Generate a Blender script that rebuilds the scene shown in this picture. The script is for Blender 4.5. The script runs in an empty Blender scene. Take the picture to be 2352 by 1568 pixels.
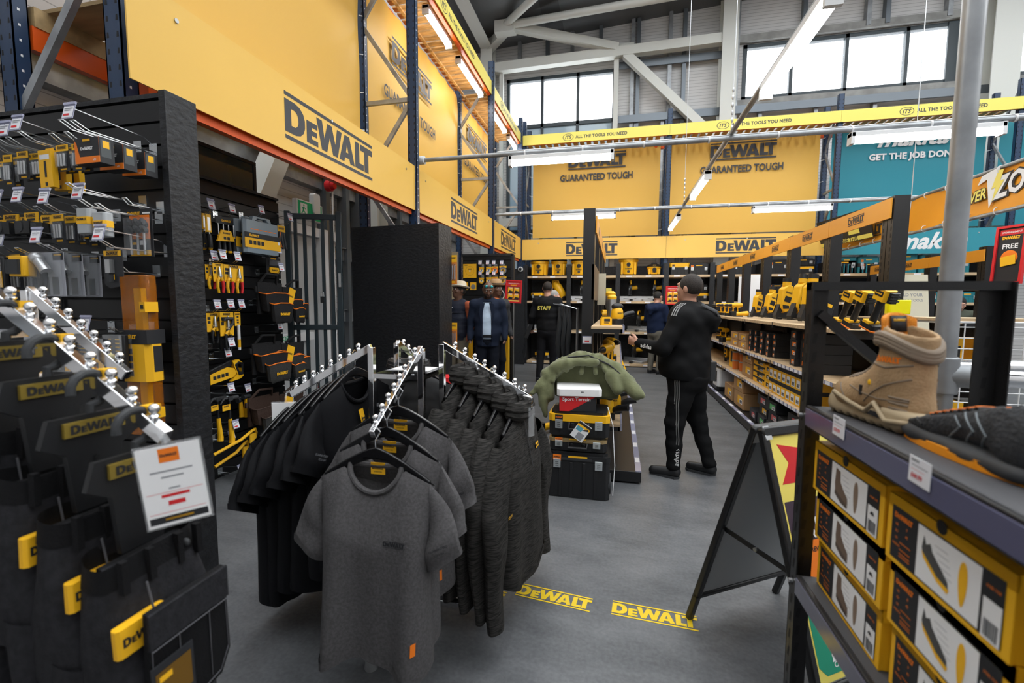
import bpy, math, random
import numpy as np
from mathutils import Matrix, Vector, Euler
from mathutils.geometry import tessellate_polygon
PI = math.pi
random.seed(7)
SC = bpy.context.scene
COL = SC.collection

# ------------------------------------------------------------------ camera
R3 = Matrix(((0.97403295, -0.02436467, 0.2250915), (0.22633306, 0.07949715, -0.97080047), (0.0057591, 0.99653729, 0.08294737)))
CAMP = Vector((0, 0, 1.4)); FPX = 1038.0
cd = bpy.data.cameras.new('camera'); cam = bpy.data.objects.new('camera', cd); COL.objects.link(cam)
cd.sensor_width = 36.0; cd.sensor_fit = 'HORIZONTAL'; cd.lens = 36.0 * FPX / 2352
cam.matrix_world = Matrix.Translation(CAMP) @ R3.to_4x4()
cd.clip_start = 0.02; cd.clip_end = 200
cd.dof.use_dof = True; cd.dof.focus_distance = 3.2; cd.dof.aperture_fstop = 2.8
SC.camera = cam

def at(u, v, x=None, y=None, z=None):
    """photo pixel -> point on the plane x=, y= or z= of the shop."""
    d = R3 @ Vector(((u - 1176) / FPX, -(v - 784) / FPX, -1))
    i, val = (0, x) if x is not None else (1, y) if y is not None else (2, z)
    return CAMP + d * ((val - CAMP[i]) / d[i])

# ------------------------------------------------------------------ world, exposure
SC.view_settings.view_transform = 'Standard'; SC.view_settings.look = 'None'
SC.view_settings.exposure = 0.0; SC.view_settings.gamma = 1.0
SC.view_settings.use_curve_mapping = False
w = bpy.data.worlds.new('overcast_sky'); SC.world = w; w.use_nodes = True
bg = w.node_tree.nodes['Background']; bg.inputs[0].default_value = (0.93, 0.97, 1.0, 1); bg.inputs[1].default_value = 5.6
SC.cycles.max_bounces = 6; SC.cycles.diffuse_bounces = 3; SC.cycles.glossy_bounces = 3
SC.cycles.transmission_bounces = 4; SC.cycles.transparent_max_bounces = 8
SC.cycles.caustics_reflective = False; SC.cycles.caustics_refractive = False
SC.cycles.sample_clamp_indirect = 4.0

# ------------------------------------------------------------------ materials
MATS = {}
def mat(name, col, rough=0.55, metal=0.0, spec=0.4, emit=0.0, alpha=1.0, noise=0.0, nscale=8.0, bump=0.0, bscale=40.0, trans=0.0, coat=0.0, stretch=(1, 1, 1), col2=None, sheen=0.0):
    if name in MATS: return MATS[name]
    m = bpy.data.materials.new(name); m.use_nodes = True; nt = m.node_tree; b = nt.nodes['Principled BSDF']
    b.inputs['Base Color'].default_value = (*col, 1); b.inputs['Roughness'].default_value = rough
    b.inputs['Metallic'].default_value = metal; b.inputs['Specular IOR Level'].default_value = spec
    b.inputs['Alpha'].default_value = alpha; b.inputs['Transmission Weight'].default_value = trans
    b.inputs['Coat Weight'].default_value = coat
    if sheen: b.inputs['Sheen Weight'].default_value = sheen
    if emit:
        b.inputs['Emission Color'].default_value = (*col, 1); b.inputs['Emission Strength'].default_value = emit
    if noise or bump:
        tc = nt.nodes.new('ShaderNodeTexCoord'); mp = nt.nodes.new('ShaderNodeMapping')
        mp.inputs['Scale'].default_value = stretch
        nt.links.new(tc.outputs['Object'], mp.inputs[0])
    if noise:
        n = nt.nodes.new('ShaderNodeTexNoise'); n.inputs['Scale'].default_value = nscale; n.inputs['Detail'].default_value = 6
        rp = nt.nodes.new('ShaderNodeValToRGB'); c2 = col2 or tuple(min(1, c * (1 + noise)) for c in col)
        c1 = col if col2 else tuple(c * (1 - noise) for c in col)
        rp.color_ramp.elements[0].color = (*c1, 1); rp.color_ramp.elements[1].color = (*c2, 1)
        rp.color_ramp.elements[0].position = 0.35; rp.color_ramp.elements[1].position = 0.65
        nt.links.new(mp.outputs[0], n.inputs['Vector']); nt.links.new(n.outputs['Fac'], rp.inputs[0]); nt.links.new(rp.outputs[0], b.inputs['Base Color'])
    if bump:
        n2 = nt.nodes.new('ShaderNodeTexNoise'); n2.inputs['Scale'].default_value = bscale; n2.inputs['Detail'].default_value = 4
        bp = nt.nodes.new('ShaderNodeBump'); bp.inputs['Strength'].default_value = bump; bp.inputs['Distance'].default_value = 0.01
        nt.links.new(mp.outputs[0], n2.inputs['Vector']); nt.links.new(n2.outputs['Fac'], bp.inputs['Height']); nt.links.new(bp.outputs[0], b.inputs['Normal'])
    MATS[name] = m; return m

YEL = mat('tool_yellow', (0.86, 0.46, 0.012), 0.42)
YELP = mat('printed_yellow_card', (0.88, 0.47, 0.015), 0.5)
BAND = mat('yellow_sign_panel', (0.80, 0.49, 0.10), 0.45, noise=0.03, nscale=0.8)
BANNER = mat('yellow_banner_fabric', (0.80, 0.47, 0.085), 0.5, bump=0.25, bscale=1.1, stretch=(0.7, 0.7, 2.2))
TEALB = mat('teal_banner_fabric', (0.02, 0.24, 0.31), 0.5, bump=0.25, bscale=1.1, stretch=(0.7, 0.7, 2.2))
TEAL = mat('teal_plastic', (0.01, 0.16, 0.2), 0.45)
TEALP = mat('teal_sign_panel', (0.03, 0.27, 0.34), 0.45)
LEMON = mat('lemon_sign_panel', (0.86, 0.73, 0.15), 0.45)
BLK = mat('black_plastic', (0.012, 0.0125, 0.014), 0.42)
BLK2 = mat('dark_grey_rubber', (0.03, 0.032, 0.035), 0.6)
INK = mat('black_print', (0.018, 0.019, 0.022), 0.5)
INKG = mat('charcoal_print', (0.045, 0.047, 0.055), 0.5)
WHT = mat('white_print', (0.82, 0.82, 0.82), 0.5)
WHP = mat('white_plastic', (0.75, 0.76, 0.77), 0.4)
RED = mat('red_print', (0.62, 0.02, 0.025), 0.45)
ORG = mat('orange_print', (0.85, 0.2, 0.012), 0.5)
ORB = mat('orange_steel_beam', (0.75, 0.1, 0.008), 0.4)
NAVY = mat('navy_steel_upright', (0.012, 0.035, 0.085), 0.38, spec=0.5)
GALV = mat('galvanised_steel', (0.33, 0.345, 0.36), 0.45, metal=0.6, noise=0.22, nscale=6)
ZINC = mat('bright_zinc_wire', (0.6, 0.63, 0.65), 0.25, metal=1.0)
CHROME = mat('chrome', (0.82, 0.83, 0.85), 0.06, metal=1.0)
OSB = mat('black_painted_osb', (0.012, 0.0128, 0.015), 0.5, noise=0.35, nscale=30, bump=0.5, bscale=28, stretch=(1, 1, 1.6))
SLAT = mat('black_slatwall_board', (0.0075, 0.008, 0.009), 0.38)
GROOVE = mat('slatwall_groove', (0.004, 0.004, 0.0045), 0.6)
STEELBLK = mat('black_powder_coat', (0.012, 0.012, 0.013), 0.35, bump=0.1, bscale=300)
GATE = mat('anthracite_gate_paint', (0.022, 0.032, 0.038), 0.35)
WOOD = mat('pine_shelf_board', (0.55, 0.40, 0.24), 0.55, noise=0.18, nscale=3.0, stretch=(1, 14, 14))
DECK = mat('pine_deck_slat', (0.55, 0.32, 0.12), 0.55, noise=0.35, nscale=2.5, stretch=(2, 9, 9))
PLY = mat('plywood_deck', (0.42, 0.29, 0.14), 0.6, noise=0.18, nscale=2.0, stretch=(1, 8, 8))
STWH = mat('white_structural_steel', (0.66, 0.67, 0.63), 0.45)
CLAD = mat('white_cladding', (0.5, 0.5, 0.5), 0.5)
CARD = mat('brown_cardboard', (0.38, 0.22, 0.1), 0.7, noise=0.06, nscale=6)
GLASSY = mat('clear_plastic', (0.9, 0.92, 0.95), 0.08, alpha=0.13, spec=0.8)
BLISTER = mat('clear_blister', (0.5, 0.53, 0.56), 0.08, alpha=0.16, spec=0.8)
LAV = mat('clear_ticket_strip', (0.42, 0.43, 0.58), 0.12, alpha=0.75, spec=0.9)
TICK = mat('white_ticket', (0.78, 0.78, 0.82), 0.3)
GREYTXT = mat('grey_print', (0.25, 0.26, 0.28), 0.5)
GREEN = mat('exit_sign_green', (0.0, 0.4, 0.16), 0.4)
SILV = mat('brushed_aluminium', (0.55, 0.56, 0.57), 0.32, metal=0.9)
LATCH = mat('zinc_latch', (0.62, 0.66, 0.68), 0.3, metal=0.7)
SKIND = mat('dark_brown_skin', (0.13, 0.062, 0.038), 0.45)
SKINL = mat('light_skin', (0.56, 0.3, 0.21), 0.5)
HAIRB = mat('short_black_hair', (0.012, 0.01, 0.009), 0.6, bump=0.8, bscale=180)
TUBE = mat('lit_tube', (1.0, 0.98, 0.95), 0.3, emit=26.0)

# ------------------------------------------------------------------ mesh builder
def Tr(x, y, z): return Matrix.Translation((x, y, z))
def Rx(a): return Matrix.Rotation(a, 4, 'X')
def Ry(a): return Matrix.Rotation(a, 4, 'Y')
def Rz(a): return Matrix.Rotation(a, 4, 'Z')
def S3(x, y, z): return Matrix.Diagonal((x, y, z, 1))
def frame(o, ex, ey):
    """matrix whose local x,y axes are ex,ey (print plane), z the outward normal."""
    ex = Vector(ex).normalized(); ez = ex.cross(Vector(ey)).normalized(); ey = ez.cross(ex)
    m = Matrix((ex, ey, ez)).transposed().to_4x4(); m.translation = Vector(o); return m

class MB:
    def __init__(s, M=None):
        s.v = []; s.f = []; s.mi = []; s.mats = []; s.M = M or Matrix()
    def mid(s, m):
        if m not in s.mats: s.mats.append(m)
        return s.mats.index(m)
    def add(s, vs, fs, m, M=None):
        T = s.M @ M if M is not None else s.M
        n = len(s.v); s.v += [tuple(T @ Vector(p)) for p in vs]
        flip = T.determinant() < 0
        k = s.mid(m)
        for f in fs:
            g = [i + n for i in f]
            s.f.append(g[::-1] if flip else g); s.mi.append(k)
        return s
    def box(s, x0, y0, z0, x1, y1, z1, m, M=None):
        if x0 > x1: x0, x1 = x1, x0
        if y0 > y1: y0, y1 = y1, y0
        if z0 > z1: z0, z1 = z1, z0
        return s.add([(x0, y0, z0), (x1, y0, z0), (x1, y1, z0), (x0, y1, z0), (x0, y0, z1), (x1, y0, z1), (x1, y1, z1), (x0, y1, z1)],
              [(0, 3, 2, 1), (4, 5, 6, 7), (0, 1, 5, 4), (1, 2, 6, 5), (2, 3, 7, 6), (3, 0, 4, 7)], m, M)
    def cb(s, c, d, m, M=None):
        return s.box(c[0] - d[0] / 2, c[1] - d[1] / 2, c[2] - d[2] / 2, c[0] + d[0] / 2, c[1] + d[1] / 2, c[2] + d[2] / 2, m, M)
    def beam(s, p, q, w, h, m, up=(0, 0, 1)):
        """rectangular bar from p to q, w wide, h tall."""
        p = Vector(p); q = Vector(q); d = (q - p); L = d.length; d.normalize(); up = Vector(up)
        if abs(d.dot(up)) > 0.98: up = Vector((0, 1, 0))
        sx = d.cross(up).normalized(); sz = sx.cross(d)
        M = Matrix((sx, d, sz)).transposed().to_4x4(); M.translation = p
        return s.box(-w / 2, 0, -h / 2, w / 2, L, h / 2, m, M)
    def tube(s, pts, r, m, n=8, cap=True, M=None):
        pts = [Vector(p) for p in pts]; rs = r if isinstance(r, (list, tuple)) else [r] * len(pts)
        vs = []; fs = []; prev = None
        for i, p in enumerate(pts):
            d = (pts[min(i + 1, len(pts) - 1)] - pts[max(i - 1, 0)]).normalized()
            if prev is None:
                a = Vector((0, 0, 1)) if abs(d.z) < 0.9 else Vector((1, 0, 0)); prev = d.cross(a).normalized()
            prev = (prev - d * prev.dot(d)).normalized(); b = d.cross(prev)
            for k in range(n):
                t = 2 * PI * k / n; vs.append(p + (prev * math.cos(t) + b * math.sin(t)) * rs[i])
        for i in range(len(pts) - 1):
            for k in range(n):
                k2 = (k + 1) % n; fs.append((i * n + k, i * n + k2, (i + 1) * n + k2, (i + 1) * n + k))
        if cap:
            fs.append(tuple(range(n))[::-1]); fs.append(tuple((len(pts) - 1) * n + k for k in range(n)))
        return s.add(vs, fs, m, M)
    def cyl(s, p, q, r, m, n=16, M=None, r2=None): return s.tube([p, q], [r, r if r2 is None else r2], m, n, True, M)
    def lathe(s, prof, m, n=20, M=None):
        vs = []; fs = []
        for (r, z) in prof:
            for k in range(n):
                t = 2 * PI * k / n; vs.append((r * math.cos(t), r * math.sin(t), z))
        for i in range(len(prof) - 1):
            for k in range(n):
                k2 = (k + 1) % n; fs.append((i * n + k, i * n + k2, (i + 1) * n + k2, (i + 1) * n + k))
        fs.append(tuple(range(n))[::-1]); fs.append(tuple((len(prof) - 1) * n + k for k in range(n)))
        return s.add(vs, fs, m, M)
    def ball(s, c, r, m, n=12, sc=(1, 1, 1), M=None):
        prof = [(max(1e-4, math.cos(a)) , math.sin(a)) for a in [(-PI / 2 + PI * i / (n // 2 + 2)) for i in range(n // 2 + 3)]]
        T = Tr(*c) @ S3(r * sc[0], r * sc[1], r * sc[2]); return s.lathe(prof, m, n, (M @ T) if M is not None else T)
    def prism(s, loops, h, m, M=None, z0=0.0):
        """2D polygon (first loop outer, others holes) in local xy extruded z0..z0+h."""
        if not isinstance(loops[0][0], (tuple, list)): loops = [loops]
        def area(l): return sum(l[i][0] * l[(i + 1) % len(l)][1] - l[(i + 1) % len(l)][0] * l[i][1] for i in range(len(l)))
        loops = [list(l) if (area(l) > 0) == (k == 0) else list(l)[::-1] for k, l in enumerate(loops)]
        tri = tessellate_polygon([[Vector((p[0], p[1], 0)) for p in l] for l in loops])
        flat = [p for l in loops for p in l]; n = len(flat)
        def ccw(t):
            a, b, c = (flat[i] for i in t)
            return t if (b[0] - a[0]) * (c[1] - a[1]) - (b[1] - a[1]) * (c[0] - a[0]) > 0 else t[::-1]
        tri = [ccw(tuple(t)) for t in tri]
        if h == 0: return s.add([(p[0], p[1], z0) for p in flat], tri, m, M)
        vs = [(p[0], p[1], z0) for p in flat] + [(p[0], p[1], z0 + h) for p in flat]
        fs = [t[::-1] for t in tri] + [tuple(i + n for i in t) for t in tri]; o = 0
        for l in loops:
            for i in range(len(l)):
                a = o + i; b = o + (i + 1) % len(l); fs.append((a, b, b + n, a + n))
            o += len(l)
        return s.add(vs, fs, m, M)
    def rbox(s, x0, y0, z0, x1, y1, z1, r, m, M=None):
        """box with chamfered vertical edges."""
        p = [(x0 + r, y0), (x1 - r, y0), (x1, y0 + r), (x1, y1 - r), (x1 - r, y1), (x0 + r, y1), (x0, y1 - r), (x0, y0 + r)]
        return s.prism(p, z1 - z0, m, M, z0)
    def grid(s, fn, nu, nv, m, M=None, closed=False):
        vs = [fn(i / nu, j / nv) for j in range(nv + 1) for i in range(nu + 1)]
        fs = [(j * (nu + 1) + i, j * (nu + 1) + i + 1, (j + 1) * (nu + 1) + i + 1, (j + 1) * (nu + 1) + i) for j in range(nv) for i in range(nu)]
        return s.add(vs, fs, m, M)
    def loft(s, rings, m, M=None, cap=True):
        n = len(rings[0]); vs = [p for r in rings for p in r]; fs = []
        for i in range(len(rings) - 1):
            for k in range(n):
                k2 = (k + 1) % n; fs.append((i * n + k, i * n + k2, (i + 1) * n + k2, (i + 1) * n + k))
        if cap: fs.append(tuple(range(n))[::-1]); fs.append(tuple((len(rings) - 1) * n + k for k in range(n)))
        return s.add(vs, fs, m, M)
    def mesh(s, name, smooth=35):
        me = bpy.data.meshes.new(name); me.from_pydata(s.v, [], s.f)
        for m in s.mats: me.materials.append(m)
        me.polygons.foreach_set('material_index', s.mi)
        if smooth:
            me.polygons.foreach_set('use_smooth', [True] * len(s.f)); me.update(); me.set_sharp_from_angle(angle=math.radians(smooth))
        me.update(); return me
    def build(s, name, parent=None, smooth=35, bevel=0, sub=0, solid=0, **kw):
        o = bpy.data.objects.new(name, s.mesh(name, smooth)); COL.objects.link(o)
        if parent is not None: o.parent = parent
        if solid:
            d = o.modifiers.new('solid', 'SOLIDIFY'); d.thickness = solid; d.offset = 0
        if bevel:
            d = o.modifiers.new('bevel', 'BEVEL'); d.width = bevel; d.segments = 2; d.limit_method = 'ANGLE'; d.angle_limit = math.radians(40)
        if sub:
            d = o.modifiers.new('sub', 'SUBSURF'); d.levels = sub; d.render_levels = sub
        for k, val in kw.items(): o[k] = val
        return o

def thing(name, label, cat, loc=(0, 0, 0), rz=0.0, group=None, M=None):
    o = bpy.data.objects.new(name, None); COL.objects.link(o); o.empty_display_size = 0.1
    if M is not None: o.matrix_world = M
    else:
        o.location = loc; o.rotation_euler = (0, 0, rz)
    o['label'] = label; o['category'] = cat
    if group: o['group'] = group
    return o
def tag(o, label, cat, group=None):
    o['label'] = label; o['category'] = cat
    if group: o['group'] = group
    return o
def struct(o): o['kind'] = 'structure'; return o
def dup(root, M, label, group=None):
    r = root.copy(); COL.objects.link(r)
    if M is not None: r.matrix_world = M
    r['label'] = label
    if group: r['group'] = group
    for ch in list(root.children):
        c = ch.copy(); COL.objects.link(c); c.parent = r
        for g in ch.children:
            d = g.copy(); COL.objects.link(d); d.parent = c
    return r

# ------------------------------------------------------------------ lettering
_tc = {}
def text2d(t, bold=0.0, shear=0.0, space=1.0):
    k = (t, bold, shear, space)
    if k in _tc: return _tc[k]
    cu = bpy.data.curves.new('t', 'FONT'); cu.body = t; cu.size = 1.0; cu.offset = bold; cu.shear = shear; cu.space_character = space
    cu.resolution_u = 2; cu.fill_mode = 'FRONT'
    o = bpy.data.objects.new('t', cu); COL.objects.link(o)
    dg = bpy.context.evaluated_depsgraph_get(); me = o.evaluated_get(dg).to_mesh()
    vs = [(v.co.x, v.co.y, 0) for v in me.vertices]; fs = []
    for p in me.polygons:
        f = tuple(p.vertices); a, b, c = (vs[i] for i in f[:3])
        fs.append(f if p.normal.z > 0 else f[::-1])
    o.evaluated_get(dg).to_mesh_clear(); bpy.data.objects.remove(o); bpy.data.curves.remove(cu)
    if vs:
        x0 = min(v[0] for v in vs); x1 = max(v[0] for v in vs); y0 = min(v[1] for v in vs); y1 = max(v[1] for v in vs)
    else: x0 = x1 = y0 = y1 = 0
    _tc[k] = (vs, fs, x0, x1, y0, y1); return _tc[k]
def put_text(mb, t, M, w=None, h=None, m=None, bold=0.02, shear=0.0, z=0.0006, space=1.0):
    """text centred on M's origin in its xy plane, fitted to width w or to height h."""
    vs, fs, x0, x1, y0, y1 = text2d(t, bold, shear, space)
    if not vs: return
    k = (w / (x1 - x0)) if w else h / (y1 - y0); ky = k if not (w and h) else h / (y1 - y0)
    cx, cy = (x0 + x1) / 2, (y0 + y1) / 2
    mb.add([((a - cx) * k, (b - cy) * ky, z) for a, b, c in vs], fs, m or INK, M)

def _logo():
    L = []
    D = [[(0, 0), (0, 1), (.5, 1), (.72, .94), (.88, .8), (.95, .62), (.95, .38), (.88, .2), (.72, .06), (.5, 0)], [(.3, .24), (.3, .76), (.47, .76), (.57, .7), (.63, .58), (.63, .42), (.57, .3), (.47, .24)]]
    Eh = .72
    E = [[(1.03, 0), (1.03, Eh), (1.6, Eh), (1.6, Eh - .17), (1.3, Eh - .17), (1.3, .45), (1.57, .45), (1.57, .285), (1.3, .285), (1.3, .17), (1.62, .17), (1.62, 0)]]
    Wl = [[(1.55, 1), (1.86, 1), (1.98, .42), (2.17, 1), (2.42, 1), (2.62, .42), (2.74, 1), (3.04, 1), (2.76, 0), (2.47, 0), (2.295, .55), (2.12, 0), (1.83, 0)]]
    A = [[(2.86, 0), (3.22, 1), (3.53, 1), (3.88, 0), (3.57, 0), (3.51, .17), (3.23, .17), (3.17, 0)], [(3.29, .37), (3.45, .37), (3.37, .68)]]
    Ll = [[(3.92, 0), (3.92, 1), (4.23, 1), (4.23, .24), (4.55, .24), (4.55, 0)]]
    T = [[(4.3, 1), (5.2, 1), (5.2, .76), (4.91, .76), (4.91, 0), (4.6, 0), (4.6, .76), (4.3, .76)]]
    return [D, E, Wl, A, Ll, T]
LOGO = _logo()
def put_logo(mb, M, w, m=INK, bars=True, z=0.0006, tilt=0.0):
    """the wordmark between its two bars, w wide, centred on M."""
    k = w / 5.2
    for gl in LOGO:
        mb.prism([[((x - 2.6) * k, (y - .5) * k) for x, y in l] for l in gl], 0, m, M, z)
    if bars:
        for y in (1.1, -.22):
            mb.prism([(-2.6 * k, (y - .5) * k), (2.6 * k, (y - .5) * k), (2.6 * k, (y - .38) * k), (-2.6 * k, (y - .38) * k)], 0, m, M, z)
def patch(mb, M, w, h, m, z=0.0003, x=0, y=0):
    mb.prism([(x - w / 2, y - h / 2), (x + w / 2, y - h / 2), (x + w / 2, y + h / 2), (x - w / 2, y + h / 2)], 0, m, M, z)
def barcode(mb, M, w, h, m=INK, z=0.0006, n=9):
    x = -w / 2; i = 0; rr = random.Random(3)
    while x < w / 2:
        b = w / n * rr.choice((.25, .4, .6)); patch(mb, M, b, h, m, z, x + b / 2); x += b + w / n * rr.choice((.3, .5)); i += 1

def lay(ob, pts, d, off=0.0):
    """points dropped along direction d onto the surface of ob (local coordinates)."""
    d = Vector(d).normalized(); out = []
    for p in pts:
        ok, loc, nn, i = ob.ray_cast(Vector(p) - d * .3, d)
        if ok: out.append(loc - d * off)
    return out
def dense(pts, n=6):
    out = []
    for a, b in zip(pts[:-1], pts[1:]): out += [Vector(a).lerp(Vector(b), i / n) for i in range(n)]
    return out + [Vector(pts[-1])]
# ------------------------------------------------------------------ soft shapes from distance fields (bodies, boots, cloth)
class SDF:
    def __init__(s, lo, hi, h):
        s.lo = np.array(lo, float); s.h = h; n = np.ceil((np.array(hi) - s.lo) / h).astype(int) + 1
        s.n = n; s.ax = [s.lo[i] + h * np.arange(n[i]) for i in range(3)]; s.F = np.full(n, 1.0, np.float32)
    def _sub(s, lo, hi, pad):
        sl = []
        for i in range(3):
            a = int(max(0, math.floor((lo[i] - pad - s.lo[i]) / s.h))); b = int(min(s.n[i], math.ceil((hi[i] + pad - s.lo[i]) / s.h) + 1))
            if b <= a: return None, None
            sl.append(slice(a, b))
        return tuple(sl), np.meshgrid(s.ax[0][sl[0]], s.ax[1][sl[1]], s.ax[2][sl[2]], indexing='ij')
    def _mix(s, sl, d, k, op):
        A = s.F[sl]
        if op == 'sub': s.F[sl] = np.maximum(A, -d); return
        if k > 0:
            h = np.clip(0.5 + 0.5 * (A - d) / k, 0, 1); s.F[sl] = A * (1 - h) + d * h - k * h * (1 - h)
        else: s.F[sl] = np.minimum(A, d)
    def cone(s, a, b, ra, rb, k=0.02, fl=None, op='add'):
        """round cone a->b; fl=(axis vector, factor) flattens it along that axis."""
        a = np.array(a, float); b = np.array(b, float); m = max(ra, rb)
        sl, P = s._sub(np.minimum(a, b) - m * 1.6, np.maximum(a, b) + m * 1.6, k + 2 * s.h)
        if sl is None: return s
        q = [P[i] - a[i] for i in range(3)]; d = b - a; L2 = max(1e-9, float(d @ d))
        t = np.clip((q[0] * d[0] + q[1] * d[1] + q[2] * d[2]) / L2, 0, 1)
        e = [q[i] - t * d[i] for i in range(3)]
        if fl is not None:
            ax = np.array(fl[0], float); ax /= np.linalg.norm(ax); pr = e[0] * ax[0] + e[1] * ax[1] + e[2] * ax[2]
            e = [e[i] + pr * ax[i] * (1 / fl[1] - 1) for i in range(3)]
        dist = np.sqrt(e[0] ** 2 + e[1] ** 2 + e[2] ** 2) - (ra + t * (rb - ra))
        s._mix(sl, dist, k, op); return s
    def ell(s, c, r, k=0.02, rot=None, op='add'):
        c = np.array(c, float); r = np.array(r, float); m = max(r)
        sl, P = s._sub(c - m, c + m, k + 2 * s.h)
        if sl is None: return s
        q = [P[i] - c[i] for i in range(3)]
        if rot is not None:
            Q = np.array(rot)[:3, :3]; q = [q[0] * Q[0][i] + q[1] * Q[1][i] + q[2] * Q[2][i] for i in range(3)]
        k0 = np.sqrt((q[0] / r[0]) ** 2 + (q[1] / r[1]) ** 2 + (q[2] / r[2]) ** 2)
        s._mix(sl, (k0 - 1) * min(r) * (0.5 + 0.5 * np.minimum(1, k0)), k, op); return s
    def rbox(s, c, hs, r, k=0.01, rot=None, op='add'):
        c = np.array(c, float); m = float(np.linalg.norm(hs)) + r
        sl, P = s._sub(c - m, c + m, k + 2 * s.h)
        if sl is None: return s
        q = [P[i] - c[i] for i in range(3)]
        if rot is not None:
            Q = np.array(rot)[:3, :3]; q = [q[0] * Q[0][i] + q[1] * Q[1][i] + q[2] * Q[2][i] for i in range(3)]
        e = [np.abs(q[i]) - (hs[i] - r) for i in range(3)]
        o = np.sqrt(sum(np.maximum(x, 0) ** 2 for x in e)) + np.minimum(np.maximum(np.maximum(e[0], e[1]), e[2]), 0) - r
        s._mix(sl, o, k, op); return s
    def cut(s, p, n):
        """keep the side the normal n points away from."""
        n = np.array(n, float); n /= np.linalg.norm(n); p = np.array(p, float)
        d = (s.ax[0][:, None, None] - p[0]) * n[0] + (s.ax[1][None, :, None] - p[1]) * n[1] + (s.ax[2][None, None, :] - p[2]) * n[2]
        s.F = np.maximum(s.F, d.astype(np.float32)); return s
    def wobble(s, amp, fx, seed=0, st=(1, 1, 1)):
        r = np.random.RandomState(seed); X, Y, Z = np.meshgrid(*s.ax, indexing='ij'); w = 0
        for i in range(5):
            d = r.normal(size=3); d /= np.linalg.norm(d); w = w + np.sin(fx * (1 + .5 * i) * (X * d[0] * st[0] + Y * d[1] * st[1] + Z * d[2] * st[2]) + r.rand() * 6) / (1 + .4 * i)
        s.F = s.F + (amp * w / 2).astype(np.float32); return s
    def mesh(s):
        F = s.F; n = F.shape; ins = F < 0
        c = [ins[dx:n[0] - 1 + dx, dy:n[1] - 1 + dy, dz:n[2] - 1 + dz] for dx in (0, 1) for dy in (0, 1) for dz in (0, 1)]
        cnt = sum(x.astype(np.int8) for x in c); act = (cnt > 0) & (cnt < 8)
        idx = -np.ones(act.shape, int); I = np.argwhere(act); idx[act] = np.arange(len(I))
        acc = np.zeros((len(I), 3)); num = np.zeros(len(I))
        def val(o): return F[I[:, 0] + o[0], I[:, 1] + o[1], I[:, 2] + o[2]]
        cs = [(a, b, d) for a in (0, 1) for b in (0, 1) for d in (0, 1)]
        for a in cs:
            for ax in range(3):
                if a[ax]: continue
                b = tuple(a[i] + (i == ax) for i in range(3)); va = val(a); vb = val(b); cr = (va < 0) != (vb < 0)
                t = np.where(cr, va / np.where(cr, va - vb, 1), 0); p = np.array(a)[None] + np.eye(3)[ax][None] * t[:, None]
                acc += p * cr[:, None]; num += cr
        V = s.lo + s.h * (I + acc / num[:, None]); Fs = []
        for ax in range(3):
            u, w_ = [(1, 2), (2, 0), (0, 1)][ax]
            a = ins; sh = [slice(None)] * 3; sh[ax] = slice(0, -1); A = a[tuple(sh)]; sh[ax] = slice(1, None); B = a[tuple(sh)]
            E = np.argwhere(A != B)
            ok = (E[:, u] > 0) & (E[:, w_] > 0) & (E[:, u] < n[u] - 1) & (E[:, w_] < n[w_] - 1); E = E[ok]
            if not len(E): continue
            du = np.zeros(3, int); du[u] = 1; dw = np.zeros(3, int); dw[w_] = 1
            q = [E - du - dw, E - dw, E, E - du]; q = [idx[tuple(x.T)] for x in q]; Q = np.stack(q, 1)
            pos = A[tuple(E.T)]; Q = np.where(pos[:, None], Q, Q[:, ::-1]); Fs.append(Q)
        return V.tolist(), np.concatenate(Fs).tolist()
    def into(s, mb, m, M=None):
        v, f = s.mesh(); mb.add(v, f, m, M); return mb
# ================================================================== SETTING
def floor_mat():
    m = bpy.data.materials.new('grey_vinyl_floor'); m.use_nodes = True; nt = m.node_tree; b = nt.nodes['Principled BSDF']; L = nt.links.new
    tc = nt.nodes.new('ShaderNodeTexCoord'); mp = nt.nodes.new('ShaderNodeMapping'); mp.inputs['Scale'].default_value = (1, 2.2, 1); mp.inputs['Rotation'].default_value = (0, 0, 0.5)
    L(tc.outputs['Object'], mp.inputs[0])
    n1 = nt.nodes.new('ShaderNodeTexNoise'); n1.inputs['Scale'].default_value = 2.2; n1.inputs['Detail'].default_value = 8; n1.inputs['Roughness'].default_value = 0.68
    n2 = nt.nodes.new('ShaderNodeTexNoise'); n2.inputs['Scale'].default_value = 60; n2.inputs['Detail'].default_value = 3
    L(mp.outputs[0], n1.inputs['Vector']); L(tc.outputs['Object'], n2.inputs['Vector'])
    ad = nt.nodes.new('ShaderNodeMix'); ad.data_type = 'FLOAT'; ad.inputs[0].default_value = 0.3
    L(n1.outputs['Fac'], ad.inputs[2]); L(n2.outputs['Fac'], ad.inputs[3])
    rp = nt.nodes.new('ShaderNodeValToRGB'); rp.color_ramp.elements[0].position = 0.36; rp.color_ramp.elements[1].position = 0.66
    rp.color_ramp.elements[0].color = (0.075, 0.079, 0.085, 1); rp.color_ramp.elements[1].color = (0.155, 0.16, 0.167, 1)
    L(ad.outputs[0], rp.inputs[0]); L(rp.outputs[0], b.inputs['Base Color'])
    b.inputs['Roughness'].default_value = 0.42; b.inputs['Specular IOR Level'].default_value = 0.35
    bp = nt.nodes.new('ShaderNodeBump'); bp.inputs['Strength'].default_value = 0.12; bp.inputs['Distance'].default_value = 0.003
    L(n2.outputs['Fac'], bp.inputs['Height']); L(bp.outputs[0], b.inputs['Normal'])
    return m
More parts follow.
